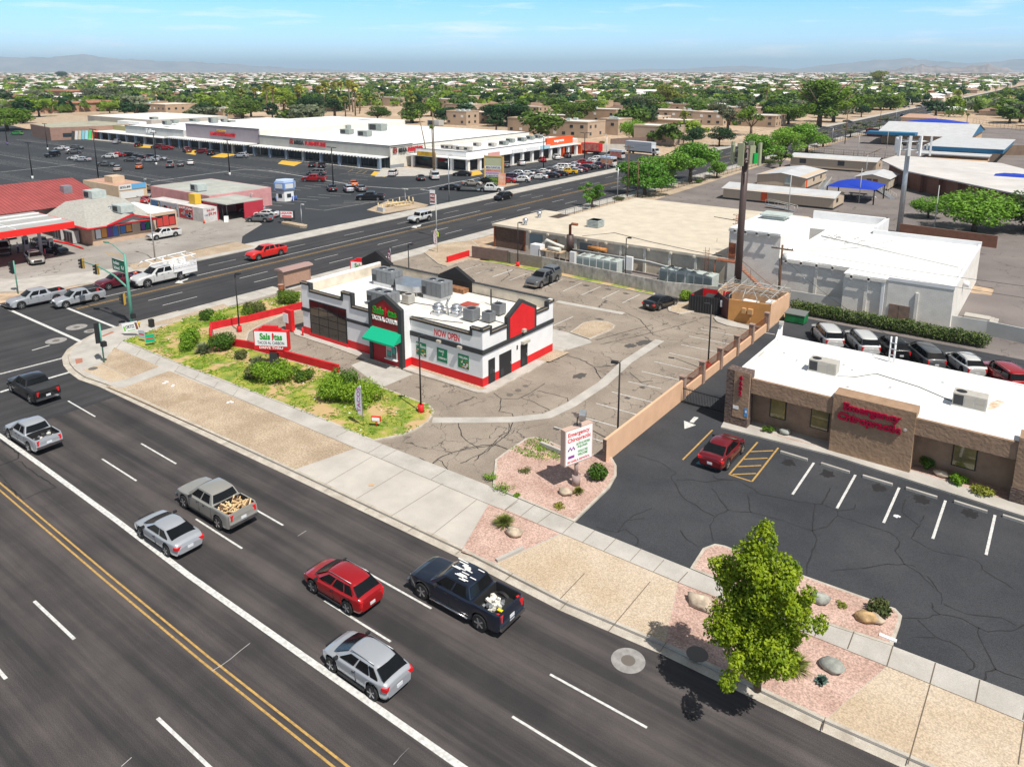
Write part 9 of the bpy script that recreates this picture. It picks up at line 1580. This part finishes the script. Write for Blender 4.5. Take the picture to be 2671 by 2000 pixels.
for s_,x,z,w_ in(('Indian',-2.55,h1+2.28,1.2),('School',-2.55,h1+1.75,1.2),('Rd',-.95,h1+1.9,.5)):text('street_name',s_,M_w,sg_,(x,-.05,z),(1,0,0),(0,0,1),w_,.38,.01,.01,local=True)
q=MB();q.tube([(-2.78,-.06,h1+1.57),(-.1,-.06,h1+1.57),(-.1,-.06,h1+2.88),(-2.78,-.06,h1+2.88),(-2.78,-.06,h1+1.57)],.02,4);q.build('sign_border',M_w,sg_,local=True);q=MB();q.box(.12,-.2,h1-3.2,.5,.2,h1-2.7);q.build('pedestrian_head',M_black,t,local=True)
c_=tA(860,1258);h=ZT(c_,tA,825,925);t=thing('signal_post','short green signal post seen from behind on the corner plaza','traffic signal',(*c_,0));q=MB();q.tube([(0,0,0),(0,0,h)],.07,8);q.build('pole',M_teal,t,local=True);head(t,-.28,-.12,h-.95,2.6,5);q=MB();q.box(.1,-.2,1.75,.55,.2,2.2);q.build('pedestrian_head',M_black,t,local=True)
c_=tA(150,680);h=ZT(c_,tA,110,412);t=thing('signal_post','green signal post at the far left corner','traffic signal',(*c_,0));q=MB();q.tube([(0,0,0),(0,0,h)],.08,8);q.build('pole',M_teal,t,local=True);head(t,-.35,-.15,h-.85,-2.6,4)
# monument signs of the restaurant
def monument(c,rz,label,sc=1.0):
 t=thing('drive_through_sign',label,'sign',(*c,.1),rz,'restaurant monument signs');q=MB();q.box(-.25,-.2,0,.45,.2,1.7);q.build('pedestal',M_char,t,local=True);q=MB();q.box(-1.6,-.26,1.75,1.6,.26,3.55);q.box(-1.15,-.2,1.5,1.0,.2,1.75);q.box(-1.1,-.2,3.55,.9,.2,3.75);q.box(-.8,-.18,3.75,.6,.18,3.95);q.build('cabinet',M_red,t,local=True)
 q=MB();q.box(-1.5,-.28,2.15,1.5,-.26,3.47);f_=q.build('sign_face',M_w,t,local=True);text('sign_name','Sals  tas',M_logog,f_,(-1.0,-.28,2.72),(1,0,0),(0,0,1),2.1,.62,.02,.03,local=True);text('sign_tagline','TACOS AL CARBON',M_char,f_,(-1.25,-.28,2.3),(1,0,0),(0,0,1),2.5,.28,.015,0,local=True);text('sign_drive','DRIVE THRU',M_w,t,(-1.1,-.26,1.86),(1,0,0),(0,0,1),2.2,.22,.02,.02,local=True)
 cm=MB();chili(cm,(.22,-.25,2.68),(1,0,0),.72,(0,-1,0));cm.build('chilli_emblem',M_red,f_,local=True)
monument(tR(205,1140),.52,'red and white drive-through sign standing over the red wall');monument((-64.9,56.6),.35,'red and white restaurant sign behind the building by the cross street')
# clinic pylon
c_=tF(955,850);t=thing('pylon_sign','white clinic pylon sign with red and green lettering on a round post','sign',(*c_,.13),R(72));q=MB();q.cyl(0,0,0,.7,.27,14);q.cyl(0,0,.7,1.75,.13,12);q.build('post',mat('post_mauve',(.33,.25,.23),.8),t,local=True);q=MB();q.box(-1.15,-.22,1.7,1.15,.22,4.15);q.build('cabinet',mat('pylon_beige',(.50,.36,.30),.7),t,local=True);q=MB();q.box(-1.08,-.24,1.78,1.08,-.22,4.07);f_=q.build('sign_face',M_w,t,local=True)
for s_,m_,x,z,w_,h_ in(('Emergency',M_red,-.92,3.58,1.75,.36),('Chiropractic',M_red,-.95,3.2,1.9,.36),('AUTO & WORK',M_logog,-.25,2.95,1.15,.17),('INJURIES',M_logog,-.12,2.72,.8,.17),('WALK INS',M_logog,-.1,2.42,.8,.16),('WELCOME',M_logog,-.1,2.2,.8,.16),('SE HABLA ESPAÑOL',M_red,-.95,1.88,1.85,.17)):text('sign_lettering',s_,m_,f_,(x,-.24,z),(1,0,0),(0,0,1),w_,h_,.012,.015,local=True)
q=MB();q.tube([(-.9,-.25,2.75),(-.75,-.25,2.95),(-.62,-.25,2.75),(-.5,-.25,2.95),(-.38,-.25,2.75)],.04,5);q.box(-.9,-.255,2.2,-.4,-.24,2.36);q.build('sign_emblem',mat('emblem_purple',(.25,.05,.3),.5),f_,local=True)
t2=thing('sign_floodlight','silver floodlight on a bracket on top of the clinic pylon','floodlight',(c_[0],c_[1],4.28));q=MB();q.tube([(0,0,0),(0,0,.55),(.3,0,.75)],.035,6);q.build('bracket',M_char,t2,local=True);q=MB();q.obox((.4,0,.85),(.4,.5,.4),.4,0,('X',.4));q.build('lamp_head',M_steel,t2,local=True)
a,c=tF(665,530),tF(860,610);q=MB();q.obox(((a[0]+c[0])/2,(a[1]+c[1])/2,.35),(math.dist(a,c),.22,.28),math.atan2(c[1]-a[1],c[0]-a[0]));tag(q.build('concrete_beam',walk_m),'pale concrete parking beam lying behind the pylon','beam')
a,c=tF(300,1485),tF(520,1380);q=MB();q.obox(((a[0]+c[0])/2,(a[1]+c[1])/2,.2),(math.dist(a,c),.2,.16),math.atan2(c[1]-a[1],c[0]-a[0]));tag(q.build('concrete_edging',walk_m),'short broken concrete edging by the pebble driveway','edging')
q=MB();q.box(*tJ(1020,500),.13,tJ(1020,500)[0]+.75,tJ(1020,500)[1]-.2,.2);tag(q.build('ground_box_cover',M_white),'white meter lid near the point of the tree island','lid');c_=tF(715,620);q=MB();q.obox((*c_,.16),(.5,.45,.02),.3);tag(q.build('cardboard',M_tan),'square of cardboard on the sign island','cardboard');c_=tE(1008,693);q=MB();q.obox((*c_,.15),(.34,.26,.03),.6);tag(q.build('crushed_box',M_tan),'crushed brown box on the concrete driveway','litter')
# corner election signs, yellow valve, flags, small signs
c_=tA(1085,1040);t=thing('campaign_banner','tilted white campaign banner with black letters at the corner','banner',(*c_,.12),.5);q=MB();q.obox((0,0,.95),(1.75,.04,1.0),0,0,('Y',-.22));b_=q.build('board',M_w,t,local=True);tx=text('board_lettering','ORTIZ',M_char,b_,(-.5,-.02,.72),(1,0,.22),(-.22,0,1),1.0,.34,.01,.02,local=True)
q=MB();q.obox((.68,-.022,1.12),(.26,.012,.72),0,0,('Y',-.22));q.build('portrait_print',mat('print_brown',(.2,.08,.06),.6),b_,local=True);q=MB();q.obox((-.66,-.022,.72),(.2,.012,.5),0,0,('Y',-.22));q.obox((.1,-.022,.62),(.9,.012,.06),0,0,('Y',-.22));q.build('green_print',mat('print_green',(.2,.5,.08),.6),b_,local=True)
for x,y,lb,mm_ in((1175,1085,'small grey campaign sign right of the tilted banner',mat('sign_greyblue',(.4,.45,.5),.6)),(1243,1120,'thin green-edged campaign sign seen edge on',M_green)):c_=tA(x,y);t=thing('yard_sign',lb,'sign',(*c_,.12),.25 if x<1200 else 1.1,'campaign signs on the lawn');q=MB();q.box(-.4,-.02,.35,.4,.02,1.15);q.build('board',mm_,t,local=True);q=MB();q.box(-.32,-.035,.7,.32,-.02,.82);q.build('board_stripe',M_red,t,local=True);q=MB();[q.cyl(x_,0,0,.4,.015,5)for x_ in(-.3,.3)];q.build('stake',M_steel,t,local=True,split=True)
c_=tA(1148,968);t=thing('yellow_valve','yellow valve fitting beside the signal mast','valve',(*c_,.12));q=MB();q.cyl(0,0,0,.55,.1,8);q.tube([(-.22,0,.5),(.22,0,.5)],.1,8);q.build('valve_body',M_yel,t,local=True);c_=tA(1252,965);tag(MB().box(c_[0]-.25,c_[1]-.2,.12,c_[0]+.25,c_[1]+.2,.95).build('utility_box',M_black),'small black utility box near the corner lawn','utility box')
def flag(c,h,label,cols,rz=0):
 t=thing('feather_flag',label,'flag',(*c,.12),rz,'feather flags');q=MB();q.tube([(0,0,0),(0,0,h*.8),(-.12,0,h)],.025,5);q.build('pole',M_steel,t,local=True);q=MB();q.add([(x,y,z)for y in(-.012,.012)for x,z in((0,.9),(-.38,.95),(-.6,1.6),(-.62,h*.7),(-.5,h*.88),(-.12,h))],[(5,4,3,2,1,0),(6,7,8,9,10,11)]);f_=q.build('cloth',cols[0],t,local=True);text('cloth_lettering',cols[2],cols[1],f_,(-.14,-.02,1.1),(0,0,1),(-1,0,0),h*.6,.28,.008,.01,local=True)
flag(tE(940,205),3.3,'feather flag with purple letters on the corner lawn',(mat('flag_grey',(.5,.5,.55),.7),mat('flag_purple',(.3,.06,.2),.6),'TACOS'),.3);flag((-64.6,61.0),4.4,'dark feather flag behind the restaurant sign',(mat('flag_maroon',(.22,.06,.12),.7),M_white,'OPEN'),.2);c_=tR(1552,190);flag(c_,3.6,'red and white feather flag in the street planter',(M_white,M_red,'TACOS'),.2)
c_=tE(1048,208);t=thing('arrow_sign','little red-framed direction sign on the lawn tip','sign',(*c_,.12),.5);q=MB();q.cyl(0,0,0,.45,.04,6);q.build('post',M_red,t,local=True);q=MB();q.box(-.36,-.08,.42,.36,.08,.82);q.build('frame',M_red,t,local=True);q=MB();q.box(-.3,-.09,.48,.3,-.08,.76);q.build('face',M_w,t,local=True)
c_=tR(1545,130);h=ZT(c_,tR,1540,5);t=thing('crossing_sign','fluorescent school crossing sign at the street planter','sign',(*c_,0),.2);q=MB();q.cyl(0,0,0,h,.05,6);q.build('post',M_steel,t,local=True);q=MB();q.add([(x,y,z)for y in(-.06,-.04)for x,z in((-.42,h-.9),(.42,h-.9),(.42,h-.3),(0,h+.15),(-.42,h-.3))],[(0,1,2,3,4),(9,8,7,6,5)]+[(i,i+5,(i+1)%5+5,(i+1)%5)for i in range(5)]);q.build('plate',M_lime,t,local=True);q=MB();q.box(-.2,-.075,h-.75,-.08,-.06,h-.3);q.box(.08,-.075,h-.75,.2,-.06,h-.35);q.build('walker_symbol',M_black,t,local=True,split=True)
# bus shelter and bin
c_=tR(400,470);t=thing('bus_shelter','pinkish brown bus shelter with curved roof by the cross street','bus shelter',(*c_,.12),R(90));mS=mat('shelter_copper',(.36,.22,.17),.6);q=MB();[q.box(x,y,0,x+.1,y+.1,2.3)for x in(-2.0,1.9)for y in(-.1,1.1)];q.build('frame_post',mS,t,local=True,split=True);q=MB();q.box(-1.9,-.04,.35,1.9,0,2.1);q.box(-1.98,0,.35,-1.94,1.1,2.1);q.build('perforated_panel',mat('panel_copper',(.38,.24,.18),.6,sc=25,amt=.35),t,local=True);q=MB();q.xpoly([(-.35,2.3),(1.4,2.3),(1.3,2.48),(.5,2.62),(-.25,2.48)],-2.3,2.3);q.build('roof',mat('roof_copper',(.33,.22,.2),.6),t,local=True);q=MB();q.box(-1.5,.3,.4,1.3,.7,.48);q.build('bench',mS,t,local=True)
c_=tR(265,520);t=thing('rubbish_bin','rusty brown rubbish bin beside the bus shelter','bin',(*c_,.12));q=MB();q.cyl(0,0,0,.9,.32,12);q.build('bin_body',M_rust,t,local=True);q=MB();q.cyl(0,0,.9,.98,.36,12);q.build('bin_rim',mS,t,local=True)
# plaza signs, cafe, islands
c_=tM(2015,1200);h=ZT(c_,tM,2010,968);t=thing('plaza_sign','tall plaza tenant sign with stacked panels behind the tow truck','sign',(*c_,0),R(22));q=MB();q.box(-2.3,-.3,0,-2.1,.3,h);q.box(2.0,-.3,0,2.5,.3,h);q.box(-2.3,-.3,h-.25,2.5,.3,h);q.build('frame',mat('sign_ochre',(.55,.36,.12),.7),t,local=True);zz=h-.3
for hh_,m_,s_,ms in((2.1,mat('pt_olive',(.42,.44,.28),.6),None,None),(.75,M_white,'MEGA FURNITURE',M_char),(.65,mat('pt_cream',(.6,.5,.35),.6),'MERCADO',M_red),(.65,mat('pt_lilac',(.55,.5,.6),.6),'FASHION',mat('sign_pink2',(.5,.1,.3),.5)),(.6,mat('pt_pale',(.6,.62,.6),.6),'DENTAL',M_char),(1.0,mat('pt_darkgreen',(.03,.12,.06),.6),'TU HERENCIA',mat('pt_lime',(.3,.4,.05),.5)),(.9,mat('pt_darkgreen',(.03,.12,.06)),'MEXICANA',mat('pt_lime',(.3,.4,.05)))):
 q=MB();q.box(-2.1,-.2,zz-hh_+.04,2.0,.2,zz);f_=q.build('tenant_panel',m_,t,local=True);zz-=hh_
 if s_:text('panel_lettering',s_,ms,f_,(-1.8,-.2,zz+.14),(1,0,0),(0,0,1),3.5,hh_-.3,.02,.02,local=True)
c_=tM(2085,1215);t=thing('food_board','A-frame board with food pictures beside the tall plaza sign','sign',(*c_,0),R(25));q=MB();q.obox((0,-.25,1.5),(1.7,.08,3.0),0,0,('X',-.12));q.build('front_board',mat('board_food',(.6,.45,.35),.6,sc=1.2,amt=.5,col2=(.6,.2,.1)),t,local=True);q=MB();q.obox((0,.5,1.4),(1.7,.06,2.9),0,0,('X',.22));q.build('rear_board',M_wood,t,local=True)
c_=tM(318,1525);t=thing('liquor_sign','dark low LIQUOR sign on the kerbed island','sign',(*c_,.4),R(30));q=MB();q.box(-1.3,-.25,.3,1.3,.25,1.9);q.build('cabinet',M_char,t,local=True);q=MB();q.box(-1.15,-.27,.7,1.15,-.25,1.8);f_=q.build('face',M_w,t,local=True);text('face_lettering','LIQUOR',M_red,f_,(-1.05,-.27,1.2),(1,0,0),(0,0,1),2.1,.5,.02,.03,local=True);q=MB();q.box(-.9,-.29,.8,.9,-.27,1.05);q.build('red_strip',M_red,f_,local=True);q=MB();q.box(-.6,-.15,-.05,.6,.15,.3);q.build('plinth',M_char,t,local=True)
c_=tM(1545,1640);hz_=ZT(c_,tM,1505,1360);t=thing('sale_banner','white and red sale banner hanging on the street light','banner',(c_[0],c_[1],hz_-.2),.2);q=MB();q.box(-1.1,-.03,0,-.12,.0,2.3);f_=q.build('cloth',M_w,t,local=True);q=MB();q.box(-1.05,-.045,.25,-.17,-.03,1.75);q.build('red_field',mat('sign_maroon',(.3,.03,.02)),f_,local=True);text('banner_lettering','MEGA',M_w,f_,(-1.0,-.045,1.15),(1,0,0),(0,0,1),.78,.4,.01,.02,local=True);text('banner_lettering','SALE',M_w,f_,(-1.0,-.045,.5),(1,0,0),(0,0,1),.78,.4,.01,.02,local=True)
for x,y,m_,lb in((1475,1055,mat('umbrella_teal',(.05,.22,.25),.7),'teal cafe umbrella left of the slim palms'),(1600,1070,M_red,'red cafe umbrella under the yellow sign'),(1660,1085,mat('umbrella_grey',(.2,.28,.33),.7),'grey-blue cafe umbrella right of the red one')):
 c_=tM(x,y);t=thing('cafe_umbrella',lb,'umbrella',(*c_,0),0,'cafe umbrellas');q=MB();q.cyl(0,0,0,2.6,.05,6);q.build('pole',M_steel,t,local=True);q=MB();q.tube([(0,0,2.2),(0,0,2.85)],[1.9,.05],8,0,False);q.build('canopy',m_,t,local=True)
q=MB();r_=random.Random(9)
for k in range(9):a,c=tM(1130+k*28,1400-k*4),None;q.tube([(*a,.14),(*a,.8+.4*r_.random())],.09,6)
q.tube([(*tM(1135,1400),.75),(*tM(1290,1378),.75)],.16,8);q.tube([(*tM(1200,1402),.45),(*tM(1330,1385),.45)],.12,8);tag(q.build('pipe_manifold',mat('pipe_ivory',(.6,.47,.25),.7)),'ivory water pipe manifold on the gravel island','pipes')
for k,(x,y)in enumerate(((1065,1400),(1100,1415),(1145,1375),(1185,1370),(1240,1350),(1318,1345),(1350,1350))):tag(MB().cyl(*tM(x,y+20),.1,1.5,.1,7).build('guard_post',mat('pipe_ivory',(.6,.47,.25))),'ivory guard post on the gravel island, number %s from the left end'%['one','two','three','four','five','six','seven'][k],'guard post','guard posts round the manifold')
c_=tM(1088,1435);tag(MB().box(c_[0]-.8,c_[1]-.3,.1,c_[0]+.8,c_[1]+.3,1.0).build('meter_cabinet',M_greyw),'grey meter cabinet at the left tip of the gravel island','cabinet')
c_=tL(1683,1525);tag(MB().tube([(*c_,0),(*c_,.75)],[.22,.04],8).build('traffic_cone',M_orange),'orange traffic cone at the corner of the advert box','traffic cone');c_=tL(1868,1515);t=thing('sandwich_board','white sandwich board outside the liquor canopy','sign',(*c_,0),.7);q=MB();q.obox((0,-.15,.55),(.75,.04,1.1),0,0,('X',-.15));q.obox((0,.15,.55),(.75,.04,1.1),0,0,('X',.15));q.build('board_panel',M_w,t,local=True,split=True)
# fences
def fence(a,c,h,step,label,m=M_char):
 t=thing('steel_fence',label,'fence',(*a,0));a,c=Vector(a),Vector(c);L=(c-a).length;n=int(L/step);d=(c-a)/n;q=MB();[q.tube([(d.x*k,d.y*k,0),(d.x*k,d.y*k,h)],.05,4)for k in range(n+1)];q.build('fence_posts',m,t,local=True);q=MB();[q.tube([(0,0,z),(d.x*n,d.y*n,z)],.03,4)for z in(.15,h*.5,h-.05)];[q.tube([(d.x*k/4,d.y*k/4,.1),(d.x*k/4,d.y*k/4,h-.05)],.012,3)for k in range(n*4)];q.build('fence_rails',m,t,local=True)
fence((-69.4,106),(-69.4,250),1.9,3,'dark fence between street verge and school yard');fence((-69.6,255),(-71.5,425),2,4,'dark fence along the far school car park');fence((-69,254),(-38,250),1.8,3,'dark fence across the school car park');fence((-99.5,222),(-100.5,300),2.2,5,'pale pillar fence of the estate along the street',M_offw)
a,c=Vector(tQ(1790,700)),Vector(tQ(2400,800));fence(tuple(a),tuple(c),2.4,4,'fence across the far school yard at the right')
# air
hz=MB();hz.box(-34000,-2600,-1.2,34000,32000,470);hm=D.materials.new('haze_air');hm.use_nodes=True;nt=hm.node_tree;nt.nodes.clear();ou=nt.nodes.new('ShaderNodeOutputMaterial');pv=nt.nodes.new('ShaderNodeVolumePrincipled');pv.inputs['Color'].default_value=(.62,.82,1,1);pv.inputs['Density'].default_value=.00007;pv.inputs['Anisotropy'].default_value=0.0;nt.links.new(pv.outputs[0],ou.inputs['Volume'])
tag(hz.build('haze',hm,loc=(0,0,0)),'thin blue haze over the distant town','haze',None,'stuff')
